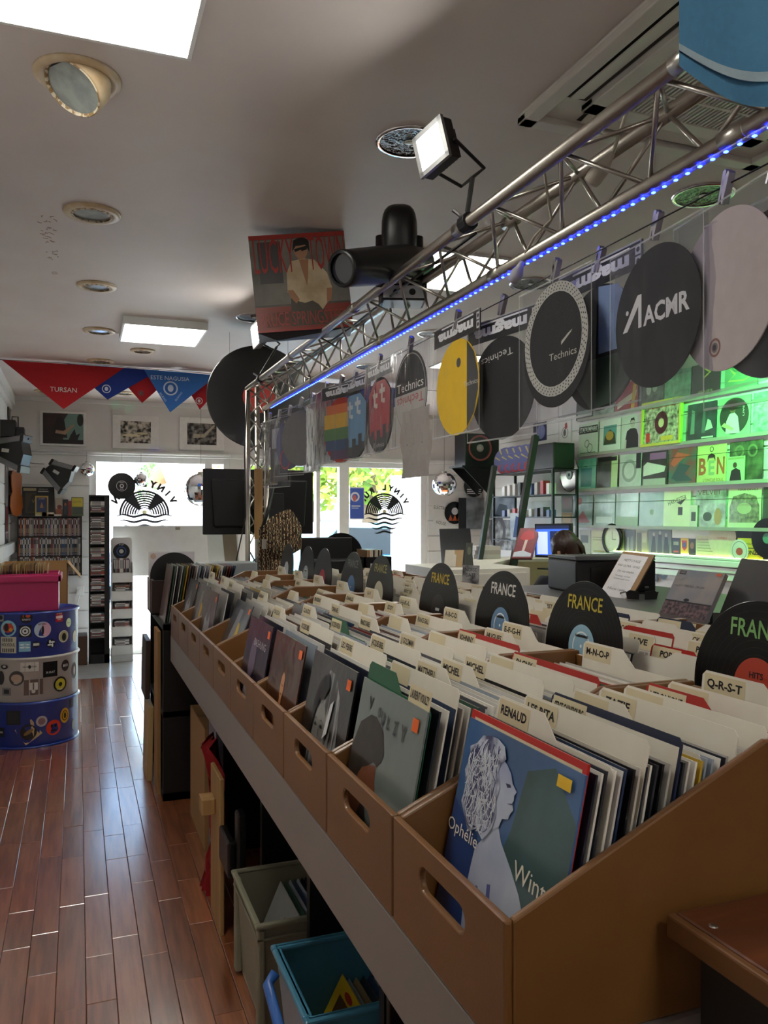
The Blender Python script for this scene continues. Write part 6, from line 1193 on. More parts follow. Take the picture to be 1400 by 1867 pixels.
walls(3, 950, 1150, 'grey sleeve with brown lettering and a flame ' + W3, gn('9aac98', '5a6a58', 12), [('t', 'VELVET', .45, .92, .12, .8, '6a3a2c'), ('d', .75, .3, .12, .22, 'b08a5a'), ('d', .4, .3, .15, .12, '3a4a3c')])
walls(3, 1156, 1374, 'cream sleeve with a dense black drawing ' + W3, gn('c0c8a0', 'b4bc94', 4), [('p', [(.05, .15), (.95, .15), (.95, .55), (.85, .8), (.5, .88), (.15, .8), (.05, .55)], gn('4a4c38', '8a8c68', 30)), ('d', .5, .5, .22, .14, 'a8ac88'), ('t', 'NINE DEVILS', .6, .96, .05, .6, '3a3a2c')]); walls(3, 1382, 1560, 'dark sleeve cut off at the right edge ' + W3, gn('3a4434'), [])
# green lamp added for the wash over the records; yellow-green light strip
gp = Vector((4.1, 4.25, 2.62)); t = thing('stage_spotlight', 'added green lamp hung from the ceiling beside the right wall', 'stage light', gp)
gd = (Vector((WXR, 4.9, 2.12)) - gp).normalized(); T = axes(gp, gd.orthogonal(), gd); MB().lathe([(0, -.16), (.06, -.15), (.075, -.1), (.08, .0), (.085, .02), (.08, .02), (.075, .0), (0, -.01)], BLACKP, 24, T).build('can', t, world=True, smooth=True)
MB().lathe([(0, .004), (.072, .004), (.072, .006), (0, .006)], LEDG, 24, T).build('lens', t, world=True); MB().tube([gp + Vector((0, 0, .06)), Vector((gp.x, gp.y, ZC))], .012, BLACKM, 8).build('hanger', t, world=True)
gl_ = bpy.data.lights.new('added_green_beam', 'SPOT'); gl_.color = (.12, 1, .22); gl_.energy = GREEN; gl_.spot_size = 1.6; gl_.spot_blend = .5; gl_.shadow_soft_size = .05
go_ = bpy.data.objects.new('added_green_beam', gl_); COL.objects.link(go_); go_.location = gp + gd * .05; go_.rotation_euler = gd.to_track_quat('-Z', 'Y').to_euler()
t = thing('led_strip', 'yellow green light strip above the trunking on the right wall', 'led strip', (4.75, 5.0, 1.2)); MB().box(4.79, WXR, 3.4, 6.5, 1.155, 1.17, TRIMW).build('housing', t, world=True); MB().box(4.8, 4.82, 3.45, 6.45, 1.17, 1.176, LEDY).build('diffuser', t, world=True)
for i, (z0, z1, d) in enumerate(((1.10, 1.15, .06), (1.05, 1.095, .045), (.99, 1.045, .035))): tag(MB().box(WXR - d, WXR, 3.4, 6.75, z0, z1, TRIMW).build('cable_trunking', bevel=.006), 'white cable trunking on the right wall, %s from the top' % ORD[i], 'trunking', 'cable trunking')
# things pinned below the ledges
def pin(x0, x1, y0, y1, name, label, cat, base, shapes, X=WXR - .004):
    a, c = on(1000 + x0 / 3.5, 640 + y1 / 3.5, X=X), on(1000 + x1 / 3.5, 640 + y0 / 3.5, X=X); w_ = abs(a.y - c.y); h = c.z - a.z
    return cover(name, label, frame((X, (a.y + c.y) / 2, a.z), FACE_X), shapes, pr(base), w_, h, .003, cat)
pin(198, 268, 1145, 1300, 'paper_sheet', 'grey paper with a dark square beside the seated person', 'paper', 'a8a890', [('r', .1, .5, .8, .8, '4a4c44')]); pin(274, 366, 1145, 1300, 'paper_sheet', 'yellowish printed paper beside the round wall clock', 'paper', 'c8cc9c', [('r', .15, .05, .9, .2, 'a8a060'), ('r', .1, .6, .8, .63, '8a8a70'), ('r', .1, .7, .8, .73, '8a8a70')])
c = on(1000 + 408 / 3.5, 640 + 1202 / 3.5, X=WXR - .02); t = thing('wall_clock', 'black rimmed round clock with a pale face on the right wall', 'clock', c, FACE_X); MB().lathe([(.115, -.01), (.135, -.012), (.155, -.004), (.155, .01), (.12, .012)], BLACKP, 36, Matrix.Rotation(PI / 2, 4, 'X')).build('rim', t, smooth=True); b = MB(); b.disc(0, 0, .125, .125, pr('d0d8b0'), -.002); b.rect(-.003, 0, .003, .08, INK, -.003); b.rect(0, -.003, .06, .003, INK, -.003); b.build('face', t)
pin(452, 482, 1150, 1290, 'flyer', 'narrow flyer right of the wall clock', 'flyer', '9a9c80', []); pin(482, 552, 1142, 1290, 'photograph', 'black and white group photograph on the right wall', 'photograph', '4a4c44', [('p', [(.2, 0), (.5, 0), (.45, .7), (.3, .7)], '8a8a80'), ('p', [(.55, 0), (.85, 0), (.8, .75), (.6, .7)], '7a7a70')]); pin(556, 632, 1145, 1295, 'photograph', 'brownish photograph between two group pictures', 'photograph', '9a9470', [('r', .1, .1, .5, .9, '5a5440'), ('r', .55, .5, .9, .9, 'b8b088')])
pin(636, 784, 1140, 1295, 'photograph', 'large grey band photograph on the right wall', 'photograph', '6a6c68', [('p', [(.1, 0), (.35, 0), (.3, .7), (.2, .75)], '303230'), ('p', [(.38, 0), (.62, 0), (.58, .8), (.45, .82)], '3a3c3a'), ('p', [(.65, 0), (.92, 0), (.85, .7), (.72, .72)], '2a2c2a'), ('d', .25, .8, .05, .08, 'a8a090'), ('d', .52, .86, .05, .08, 'a8a090'), ('d', .78, .78, .05, .08, 'a8a090')])
pin(786, 840, 1195, 1305, 'flyer', 'dark flyer left of the yellow pennant', 'flyer', '24262a', [('r', .2, .6, .8, .8, '8a8a80'), ('r', .2, .2, .8, .3, 'a04030')]); pin(895, 936, 1200, 1305, 'flyer', 'dark flyer right of the yellow pennant', 'flyer', '2a2420', [('d', .5, .6, .3, .2, '8a5a40')])
pin(842, 892, 1195, 1288, 'pennant', 'yellow fringed pennant with a red crest', 'pennant', 'd8b020', [('p', [(.15, .85), (.85, .85), (.8, .35), (.5, .15), (.2, .35)], 'b82c2c'), ('d', .5, .55, .2, .18, '3a4a8a')])
pin(940, 1062, 1180, 1308, 'paper_sheet', 'lined cream paper right of the pennant', 'paper', 'c4c4a0', [('r', .08, .1 + .14 * k, .92, .14 + .14 * k, 'a09c80') for k in range(6)]); pin(1110, 1175, 1218, 1285, 'flyer', 'small green dark flyer on the right wall', 'flyer', '2a3430', [('p', [(.0, .5), (.6, .95), (.9, .8), (.3, .4)], '6ab060')])
c = on(1000 + 1108 / 3.5, 640 + 1195 / 3.5, X=WXR - .01); t = thing('white_disc', 'cream vinyl disc with an orange label on the right wall', 'vinyl record', c, FACE_X); MB().lathe([(0, -.002), (.15, -.002), (.15, .002), (0, .002)], pr('d0c8a8'), 40, Matrix.Rotation(PI / 2, 4, 'X')).build('disc', t); MB().text('HUMBLE', 0, .0, .018, pr('c06a3a'), -.003, width=.1).build('label', t)
c = on(1000 + 1395 / 3.5, 640 + 1195 / 3.5, X=WXR - .03); t = thing('vinyl_record', 'black vinyl disc with a green label at the right picture edge', 'vinyl record', c, FACE_X); MB().lathe([(0, -.002), (.15, -.002), (.15, .002), (0, .002)], VINYL, 40, Matrix.Rotation(PI / 2, 4, 'X')).build('disc', t); MB().disc(0, 0, .04, .04, pr('4a8a70'), -.003).build('label', t)
a = [on(1000 + x / 3.5, 640 + y / 3.5, X=WXR - .02) for x, y in ((1205, 1140), (1320, 1140), (1400, 1330), (1175, 1330))]; b = MB(); b.prism([(q.y, q.z) for q in a], WXR - .02, WXR - .012, BLACKM, 'x'); tag(b.build('black_backing'), 'black backing board behind the yellow pennant flag at the right', 'board')
pin(1206, 1366, 1198, 1322, 'flag', 'yellow flag with black lettering on the black backing', 'flag', 'd8b828', [('t', 'LA MAISON', .5, .72, .1, .6, '2a2410'), ('T', 'BRONZE', .5, .3, .2, .75, '2a2410'), ('r', .1, .5, .9, .55, '4a4018')], WXR - .024); c = on(1000 + 1218 / 3.5, 640 + 1275 / 3.5, X=WXR - .03); b = MB(frame(c, FACE_X)); b.lathe([(0, -.001), (.09, -.001), (.09, .001), (0, .001)], pr('d8d4d0'), 30, Matrix.Rotation(PI / 2, 4, 'X')); b.ring(0, 0, .07, .074, pr('4a4a4a'), -.0015); b.disc(0, -.005, .035, .03, pr('b84a2c'), -.0015); tag(b.build('round_sticker'), 'round white sticker with an orange animal', 'sticker')
pin(636, 696, 1375, 1465, 'flyer', 'dark flyer with a red arch below the trunking', 'flyer', '1c1c1e', [('o', .5, .7, .25, .35, 'b02c2c'), ('r', .2, .1, .8, .4, '5a5a5a')]); c = on(1000 + 730 / 3.5, 640 + 1412 / 3.5, X=WXR); b = MB(frame(c, FACE_X)); b.lathe([(0, -.002), (.065, -.002), (.065, .001), (0, .001)], pr('2a3a44'), 28, Matrix.Rotation(PI / 2, 4, 'X')); b.disc(0, 0, .02, .03, pr('7a9aa8'), -.003); tag(b.build('round_sticker'), 'round dark blue sticker below the trunking', 'sticker')
for i, x in enumerate((785, 1130)): pin(x - 22, x + 24, 1400, 1442, 'light_switch', 'white wall switch plate %s' % ['left of the leaning sky cover', 'right of the leaning sky cover'][i], 'switch', 'e0dcc8', [('r', .2, .15, .48, .85, 'c8c4b0'), ('r', .52, .15, .8, .85, 'c8c4b0')])
pin(62, 148, 432, 608, 'framed_print', 'small white framed print left of the green records', 'picture', 'd0d0cc', [('r', .08, .06, .92, .94, 'e4e2de'), ('o', .5, .5, .2, .24, '8a8a8a'), ('p', [(.5, .6), (.7, .7), (.65, .9), (.5, .85)], 'b84a50'), ('d', .48, .5, .1, .14, '6a6a6c')])
c = on(1000 + 132 / 3.5, 640 + 790 / 3.5, X=WXR - .02); t = thing('silver_record', 'shiny silver record on the wall left of the ledges', 'silver record', c, FACE_X); MB().lathe([(.008, -.003), (.175, -.003), (.18, 0), (.175, .004)], mat('silver_disc', 'c8c4c0', .2, 1), 56, Matrix.Rotation(PI / 2, 4, 'X')).build('disc', t); MB().ring(0, 0, .01, .05, pr('d0d0d4'), -.0036).build('label', t); MB().disc(0, 0, .018, .018, INK, -.004).build('spindle', t)
for i, (x0, x1, y0, y1, h, l) in enumerate(((82, 150, 912, 1030, '6a625c', 'dark sleeve hanging low on the wall above the person'), (82, 150, 1032, 1110, 'a8825a', 'brown card pinned below the dark sleeve'))): pin(x0, x1, y0, y1, 'wall_card', l, 'card', h, [('r', .15, .2, .85, .8, ['7a4a48', 'c09a6a'][i])])
# ================================================================== CORNER: speaker, rack, posters
a, c = on(848, 850, Y=8.3), on(910, 792, Y=8.3); t = thing('loudspeaker', 'black loudspeaker with a red ringed woofer on a corner bracket', 'speaker', ((a.x + c.x) / 2, 8.3, a.z)); w_, h = c.x - a.x, c.z - a.z
MB().box(-w_ / 2, w_ / 2, 0, .28, 0, h, BLACKP).build('cabinet', t, bevel=.008); R = Matrix.Translation((-.03, 0, h * .56)) @ Matrix.Rotation(PI / 2, 4, 'X')
MB().lathe([(.125, .0), (.15, .0), (.15, .008), (.142, .012), (.13, .006)], mat('red_ring', 'a05048', .5), 36, R).build('ring', t, smooth=True); MB().lathe([(.13, .004), (.06, -.02), (.0, -.03)], mat('cone', '3a3030', .7), 32, R).build('cone', t, smooth=True); MB().sphere((0, 0, 0), (.045, .045, .03), mat('dust_cap', 'a8a4a0', .35), 18, 10).build('dust_cap', t, smooth=True).matrix_basis = Matrix.Translation((-.03, .0, h * .56)) @ Matrix.Rotation(PI / 2, 4, 'X')
MB().lathe([(0, 0), (.02, 0), (.02, .004), (0, .004)], mat('dark_recess', '2a2622', .8), 16, Matrix.Translation((w_ * .36, 0, .06)) @ Matrix.Rotation(PI / 2, 4, 'X')).build('port', t)
p0, p1, p2 = on(842, 850, Y=8.25), on(902, 848, Y=8.25), on(893, 903, Y=8.25); t = thing('wall_bracket', 'black triangular bracket under the loudspeaker', 'bracket', p2); MB().box(p0.x, p1.x + .02, 8.24, 8.6, p1.z - .03, p1.z - .012, BLACKM).build('plate', t, world=True)
for y in (8.26, 8.55): MB().prism([(p0.x + .02, p1.z - .03), (p1.x, p1.z - .03), (p2.x, p2.z)], y, y + .012, BLACKM).build('gusset', t, world=True)
RXk = 4.42; t = thing('display_rack', 'black metal rack with small boxes in front of the corner wall', 'rack', (RXk, 7.7, 0)); ra, rb = on(900, 900, X=RXk).y, on(1008, 900, X=RXk).y
for y in (ra, rb):
    for x in (RXk, RXk + .28): MB().box(x - .012, x + .012, y - .012, y + .012, 0, 1.98, BLACKM).build('post', t, world=True)
for py_ in (860, 903, 942, 985): z = on(950, py_, X=RXk).z; MB().box(RXk - .01, RXk + .3, rb, ra, z - .012, z, BLACKM).build('shelf_board', t, world=True)
zt, zm, zl = on(950, 860, X=RXk).z, on(950, 903, X=RXk).z, on(950, 942, X=RXk).z
cols = ['d8d4d0', '4a5a8a', 'c8c4c0', 'b03a3a', '5a5a60', 'e0dcd8', 'a8a4a0', '3a3a40']
nmz = ['white', 'blue', 'pale', 'red', 'dark', 'cream', 'grey', 'charcoal']
for s, (z, nm) in enumerate(((zm, 'middle'), (zl, 'lower'))):
    for k in range(9):
        y = rb + .1 + (ra - rb - .2) * k / 9; ci = (k * 3 + s) % 8; hh = .07 + .03 * ((k * 7) % 4) / 3 + .04 * (1 - s)
        tag(MB().box(RXk + .02, RXk + .1, y, y + .055, z + .0005, z + hh, pr(cols[ci])).rect(RXk, 0, RXk, 0, pr(cols[ci]), y).build('small_box'), '%s small box, %s along the %s shelf of the black rack' % (nmz[ci], ORD[8 - k], nm), 'box', 'small boxes on the black rack')
for k in range(5):
    px = 914 + 12 * k; c = on(px, 858, X=RXk + .02); o = MB(frame((0, 0, 0), 0)); o.lathe([(0, -.004), (.15, -.004), (.15, .004), (0, .004)], mat('deck_lilac', '6a72a8', .4), 36, Matrix.Translation((0, 0, .15)) @ Matrix.Rotation(PI / 2, 4, 'X')); o.art(.3, .3, [('p', [(.5, .4), (.2, .9), (.26, .93)], 'c8c080'), ('p', [(.5, .4), (.7, .95), (.76, .93)], 'c8c080'), ('p', [(.5, .4), (.05, .6), (.07, .66)], 'c8c080'), ('p', [(.5, .4), (.95, .6), (.93, .66)], 'c8c080'), ('o', .4, .2, .12, .19, 'c05058')], -.0045, -.15, 0)
    ob = o.build('slipmat', origin=False); ob.matrix_basis = frame((RXk + .06, c.y, zt + .001), FACE_X + .5, -.12); tag(ob, 'lilac slipmat with yellow rays leaning on the rack top, %s from the left' % ORD[k], 'slipmat', 'slipmats on the rack top')
a, c = on(972, 858, X=RXk), on(1009, 809, X=RXk); tag(MB().box(RXk, RXk + .25, c.y, a.y, zt + .001, on(990, 809, X=RXk).z, BLACKP).build('loudspeaker', bevel=.01), 'black box speaker at the right end of the rack top', 'speaker')
for i, (u, v, l) in enumerate(((on(901, 850, D=6.9), on(875, 1018, D=6.6), 'left'), (on(976, 795, D=6.9), on(952, 935, D=6.7), 'right'))):
    d = v - u; foot = Vector((v.x + d.x * .9, v.y + d.y * .9, 0)) if i == 0 else v + d * 1.0; foot.z = max(foot.z, 0.0); tag(MB().tube([u, v, Vector((v.x + (v.x - u.x) * (v.z / (u.z - v.z)), v.y + (v.y - u.y) * (v.z / (u.z - v.z)), 0))], .035 if i else .028, BLACKM, 4).build('ladder_rail'), 'slanting black ladder rail, %s of the two by the cash desk' % l, 'rail')
def backpin(x0, x1, y0, y1, name, label, cat, base, shapes, Y=9.18, rot=0): 
    a, c = on(x0, y1, Y=Y), on(x1, y0, Y=Y); return cover(name, label, frame(((a.x + c.x) / 2, Y, a.z)) @ Matrix.Rotation(rot, 4, 'Y'), shapes, base if not isinstance(base, str) else pr(base), c.x - a.x, c.z - a.z, .003, cat)
backpin(786, 817, 916, 936, 'paper_sign', 'white paper sign reading electro beside the window', 'sign', 'e0dedb', [('t', 'ELECTRO', .5, .5, .3, .75, '4a4a4c')], rot=.12); backpin(787, 817, 943, 964, 'paper_sign', 'white paper sign reading house beside the window', 'sign', 'e0dedb', [('t', 'HOUSE', .5, .5, .3, .6, '4a4a4c')], rot=.2)
for i, (px, py, l, h) in enumerate(((864, 886, 'vinyl record with white waves on the corner wall', 'd8d8d8'), (829, 935, 'vinyl record with orange flames beside the paper signs', 'c05a2c'))):
    c = on(px, py, Y=9.16); t = thing('vinyl_record', l, 'vinyl record', c); MB().lathe([(0, -.003), (.14, -.003), (.14, .003), (0, .003)], VINYL, 40, Matrix.Rotation(PI / 2, 4, 'X')).build('disc', t); b = MB(); b.disc(0, .02, .045, .045, pr('c8c8cc'), -.0036)
    for k in range(3): b.rect(-.1, -.05 - .025 * k, .1, -.04 - .025 * k, pr(h), -.0036) if i == 0 else b.poly([(-.09 + .06 * k, -.1), (-.03 + .06 * k, -.1), (-.06 + .06 * k, -.02)], pr(h), -.0036)
    b.build('label', t)
def sidepin(x0, x1, y0, y1, name, label, cat, base, shapes, X=WXR - .004):
    a, c = on(x0, y1, X=X), on(x1, y0, X=X); return cover(name, label, frame((X, (a.y + c.y) / 2, (a.z + on(x0, y1, X=X).z) / 2), FACE_X), shapes, base if not isinstance(base, str) else pr(base), abs(a.y - c.y), c.z - a.z, .003, cat)
sidepin(893, 938, 905, 945, 'poster', 'pale poster with hands on turntables behind the rack', 'poster', gn('9aa4b0', '6a7480', 6), [('p', [(.2, .1), (.8, .1), (.7, .6), (.4, .7)], '4a545e')]); sidepin(885, 935, 948, 1000, 'poster', 'black and white turntable poster low in the corner', 'poster', gn('b8bcc0', '3a3c40', 12), [('o', .45, .6, .2, .3, '5a5c60')])
backpin(836, 882, 908, 965, 'poster', 'dark photograph poster in the corner by the window', 'poster', gn('3a3c40', '8a9094', 5), [('r', 0, 0, .3, 1, '141416')], 9.12); sidepin(972, 996, 768, 806, 'poster', 'dark blue poster high above the rack', 'poster', '1c2450', [('d', .6, .5, .3, .4, '7a84b0')])
# ================================================================== CASH DESK
DSK = mat('desk_white', 'd4d0c4', .4); DSF = mat('desk_front', 'a89a78', .5)
dt = thing('cash_desk', 'white topped cash desk with a beige front', 'desk', (3.4, 5.7, 0)); pl_ = [(2.78, 5.22), (3.34, 5.86), (4.25, 5.72), (4.3, 6.05), (3.25, 6.25), (2.55, 5.5)]
MB().prism(pl_, 1.125, 1.15, DSK, 'z').build('top', dt, world=True, bevel=.003); cxp = sum(p[0] for p in pl_) / 6; cyp = sum(p[1] for p in pl_) / 6; MB().prism([(cxp + (p[0] - cxp) * .95, cyp + (p[1] - cyp) * .93) for p in pl_], 0, 1.125, DSF, 'z').build('front', dt, world=True)
wc = thing('drawer_cabinet', 'low white drawer cabinet left of the cash desk', 'cabinet', (2.45, 5.2, 0)); MB().box(2.13, 2.74, 4.55, 5.2, 0, 1.17, DSK).build('body', wc, world=True, bevel=.004)
for k in range(3): d_ = MB().box(2.17, 2.71, 4.535, 4.55, .15 + .34 * k, .46 + .34 * k, DSK).build('drawer', wc, world=True, bevel=.003); MB().box(2.4, 2.5, 4.525, 4.535, .3 + .34 * k, .315 + .34 * k, ALU).build('handle', d_, world=True)
def prop(name, label, cat, BL, BR, TL, base, shapes, t=.004, foot=None):
    w_, h = (BR - BL).length, (TL - BL).length; up = (TL - BL).normalized(); e = 0
    if foot is not None: e = max(0, (min(BL.z, BR.z) - foot) / max(up.z, .2))
    T = axes((BL + BR) / 2 - up * e, BR - BL, TL - BL); b = MB(); m = base if not isinstance(base, str) else pr(base); b.box(-w_ / 2, w_ / 2, 0, t, 0, h + e, m); b.art(w_, h, shapes, 0, -w_ / 2, e)
    o = b.build(name, origin=False); o.matrix_basis = T; return tag(o, label, cat)
prop('record_display', 'black record leaning on an easel left of the cash desk', 'record', on(806, 1028, D=5.35), on(864, 1027, D=5.35), on(820, 966, D=5.5), gn('14161a', '1c2024', 5), [], foot=1.172)
prop('photo_frame', 'small dark green picture before the black record', 'picture', on(846, 1026, D=5.2), on(858, 1027, D=5.2), on(836, 990, D=5.25), '2a3024', [('d', .5, .6, .3, .2, '5a6048')], foot=1.172)
for i, (x0, x1, h) in enumerate(((810, 831, 'c8c0b0'), (826, 842, 'b89a70'))): prop('easel_card', ['pale folded card standing on the drawer cabinet', 'small wooden easel beside the pale folded card'][i], 'card', on(x0, 1031, D=5.3), on(x1, 1031, D=5.28), on(x0 + (12 if i == 0 else -6), 1004, D=5.35), h, [], foot=1.172)
# third row of records behind the inner bins
LT = thing('browser_table', 'low dark table of records behind the inner bins', 'table', (2.4, 4.05, 0)); MB().box(1.78, 3.1, 3.78, 4.4, .76, .79, BLACKM).build('top', LT, world=True)
for x in (1.8, 3.05):
    for y in (3.8, 4.36): MB().box(x, x + .03, y, y + .03, 0, .76, BLACKM).build('leg', LT, world=True)
for k in range(26): o = link(random.choice(FILL), 'record_sleeve', M=frame((1.9 + .035 * k, 4.0, .792), FACE_X, -.15)); tag(o, '%s record along the low table behind the inner bins' % ORD[k], 'record', 'records on the low table')
prop('record_sleeve', 'white sleeve with scribbled black lettering among the cards', 'record', on(832, 1086, D=4.2), on(862, 1088, D=4.15), on(830, 1030, D=4.22), gn('c8c8c8', '4a4a4c', 20), [('t', 'NOISE', .5, .85, .12, .7, '2a2a2e'), ('t', 'GATE', .5, .68, .12, .6, '2a2a2e')], foot=.793)
prop('record_sleeve', 'blue to red record cover standing behind the vinyl markers', 'record', on(950, 1086, D=4.3), on(996, 1090, D=4.2), on(949, 1042, D=4.4), gn('2c3068', '3a2858', 3), [('p', [(.35, 0), (1, 0), (1, .5)], 'b82c4c'), ('p', [(.0, 0), (.35, 0), (1, .5), (1, .62)], '7a2c58'), ('t', 'HOLY LIGHT', .5, .74, .09, .6, 'c8c8d8'), ('r', .3, .9, .7, .93, 'a8a8c8')], foot=.793)
prop('framed_art', 'reddish art print of a mushroom shaped tree on the cash desk', 'picture', on(932, 1018, D=6.3), on(968, 1018, D=6.2), on(945, 963, D=6.45), '7a3a40', [('r', .06, .05, .94, .95, '8a4048'), ('p', [(.15, .65), (.25, .85), (.5, .93), (.78, .85), (.88, .65), (.6, .58), (.4, .58)], 'c0404a'), ('p', [(.42, .2), (.55, .2), (.58, .6), (.44, .6)], 'd8c0b8'), ('p', [(.05, .05), (.95, .05), (.95, .15), (.5, .25), (.05, .2)], 'c8d0dc')], .02)
prop('record_sleeve', 'blue and white sleeve behind the mushroom print', 'record', on(931, 984, D=6.6), on(952, 985, D=6.6), on(938, 936, D=6.7), gn('8aa0c8', 'c8d4e4', 7), [('p', [(.2, .1), (.7, .1), (.9, .8), (.5, .9)], '4a6098')])
for i in range(3): tag(MB().box(3.05 + .01 * i, 3.3, 5.95, 6.12, 1.151 + .035 * i, 1.185 + .035 * i, pr(['c8c4bc', 'b8b0a8', 'd4d0c8'][i])).build('paper_stack'), ['lowest', 'middle', 'topmost'][i] + ' pale box in the stack on the cash desk', 'box', 'boxes on the cash desk')
# computer screen
BL, BR, TL = on(975, 1016, D=6.35), on(1040, 1018, D=6.05), on(974, 955, D=6.35); t = thing('computer_monitor', 'computer monitor with blue windows on the cash desk', 'monitor', (BL + BR) / 2); T = axes((BL + BR) / 2, BR - BL, (0, 0, 1)); w_ = (BR - BL).length; h = TL.z - BL.z
MB(T).box(-w_ / 2, w_ / 2, 0, .035, 0, h, BLACKP).build('housing', t, world=True, bevel=.004); SCR = lambda c, e=1.2: mat('screen_' + c, c, .3, emit=e); b = MB(T); b.rect(-w_ * .46, h * .07, w_ * .46, h * .94, SCR('3a66d8'), -.001); b.rect(-w_ * .42, h * .1, -w_ * .12, h * .76, SCR('b8c8f0'), -.0015); b.rect(-.02, h * .5, w_ * .38, h * .78, SCR('1c2850'), -.0015); b.rect(0, h * .15, w_ * .2, h * .42, SCR('c8d0f0'), -.0015); b.rect(.0, h * .2, w_ * .12, h * .27, SCR('c83a50'), -.0018); b.rect(-w_ * .46, h * .84, w_ * .46, h * .94, SCR('1c2444'), -.0016); b.build('screen', t, world=True)
MB(T).box(-.03, .03, .01, .03, -.08, 0, BLACKP).build('neck', t, world=True); MB(T).box(-.1, .1, -.06, .1, -.09, -.08, BLACKP).build('foot', t, world=True)
# printer table, printer, sign, sunglasses
pt = thing('printer_table', 'black table with a grey edge behind the inner bins', 'table', (2.2, 3.0, 0)); MB().prism([(1.95, 2.42), (2.3, 2.3), (2.75, 2.7), (2.75, 3.6), (1.95, 3.6)], 1.118, 1.148, mat('table_top_dark', '3a3a3c', .4), 'z').build('top', pt, world=True); MB().prism([(1.94, 2.41), (2.3, 2.285), (2.3, 2.295), (1.95, 2.42), (1.95, 3.6), (1.94, 3.6)], 1.113, 1.149, mat('table_edge', '9a9896', .4), 'z').build('edge_strip', pt, world=True)
MB().prism([(1.99, 2.46), (2.3, 2.36), (2.7, 2.74), (2.7, 3.56), (1.99, 3.56)], 0, 1.118, BLACKM, 'z').build('body', pt, world=True)
c0 = on(1096, 1085, D=3.85); t = thing('printer', 'black desktop printer behind the vinyl markers', 'printer', (c0.x, c0.y, 1.149)); T = frame((c0.x, c0.y, 1.149), -.15); DGP = mat('printer_dark', '1a1b20', .4)
MB(T).box(-.2, .2, -.15, .17, 0, .15, DGP).build('body', t, world=True, bevel=.01); MB(T).prism([(-.15, .15), (.17, .15), (.17, .165), (-.13, .17)], -.2, .2, DGP, 'x').build('lid', t, world=True, bevel=.004); MB(T).box(-.13, .12, -.156, -.15, .05, .12, BLACKP).build('paper_slot', t, world=True); MB(T).box(.14, .16, -.155, -.15, .02, .03, ALU).build('catch', t, world=True)
BL, BR, TL = on(1091, 1084, D=3.6), on(1141, 1094, D=3.456), on(1135, 1006, D=3.656); T = axes((BL + BR) / 2, BR - BL, TL - BL); w_, h = (BR - BL).length, (TL - BL).length; t = thing('notice_board', 'tilted board with a white price notice for record cleaning', 'sign', (BL + BR) / 2)
MB(T).box(-w_ / 2, w_ * .62, .001, .008, -.005, h + .005, mat('hardboard', 'a07848', .6)).build('board', t, world=True); b = MB(T); b.art(w_ * .94, h * .95, [('r', 0, 0, 1, 1, 'e8e4e4'), ('t', 'NETTOYAGE', .52, .86, .055, .62, '3a3a3e'), ('t', 'PAR ULTRA - SONS', .5, .73, .05, .82, '3a3a3e'), ('t', 'De vos vinyles', .5, .6, .05, .62, '3a3a3e'), ('t', 'Nettoyage - séchage -', .5, .49, .03, .6, '4a4a4e'), ('t', 'Pochette papier neuve', .5, .42, .03, .6, '4a4a4e'), ('t', '3 €uros / unité', .5, .18, .055, .66, '3a3a3e')], 0, -w_ / 2 + .003, .002); b.build('paper', t, world=True)
MB(T).prism([(.008, .02), (.1, -.08), (.106, -.08), (.014, .03)], -.05, .05, BLACKM, 'x').build('prop_leg', t, world=True)
g0 = on(1170, 1090, D=3.4); t = thing('sunglasses', 'black sunglasses lying beside the price notice', 'sunglasses', (g0.x, g0.y, 1.149)); T = frame((g0.x, g0.y, 1.15), -.5)
for s in (-1, 1): MB(T).prism([(s * .012, .0), (s * .06, .002), (s * .066, .03), (s * .05, .04), (s * .012, .034)], -.003, .003, BLACKP).build('lens', t, world=True); MB(T).tube([(s * .066, 0, .032), (s * .075, .08, .02), (s * .07, .13, .004)], .003, BLACKP, 6).build('temple', t, world=True)
MB(T).tube([(-.014, 0, .026), (.014, 0, .026)], .003, BLACKP, 6).build('bridge', t, world=True)
# leaning record with a sky and crowd
BL, BR, TL = on(1198, 1127, D=2.9), on(1281, 1142, D=2.718), on(1238, 1037, D=2.943); T = axes((BL + BR) / 2, BR - BL, TL - BL); w_, h = (BR - BL).length, (TL - BL).length
cover('boxed_record', 'leaning boxed record with a cloudy sky over a crowd', T, [('r', 0, .0, 1, .36, mat('crowd', '8a6a68', .4, c2='3a2c2c', scale=70, contrast=(.4, .6))), ('r', .0, .36, 1, .39, '2a2420'), ('d', .45, .42, .06, .03, '2c2420'), ('p', [(.0, .0), (1, 0), (1, .1), (.0, .12)], '6a5a54'), ('t', 'TIME FLIES... 1994-2009', .5, .68, .04, .42, '3a3834'), ('r', .06, .9, .2, .97, '1c1a1a'), ('t', 'OASIS', .13, .935, .04, .11, 'd8d4d0'), ('r', .03, .68, .16, .84, 'b4aca4'), ('r', .85, .93, .95, .98, STICK)], mat('cloud_sky', 'c0b2a4', .35, c2='8f97a4', scale=7, coat=.4), w_, h, .018, 'record')
ez = thing('easel', 'dark wire easel holding the leaning crowd record', 'easel', (BL + BR) / 2); MB(T).tube([(.06, .024, .02), (.06, .024, h * .7), (.06, .1, -.0)], .005, BLACKM, 6).build('frame', ez, world=True); MB(T).tube([(-.1, .03, -.003), (.12, .03, -.003)], .005, BLACKM, 6).build('foot_bar', ez, world=True)
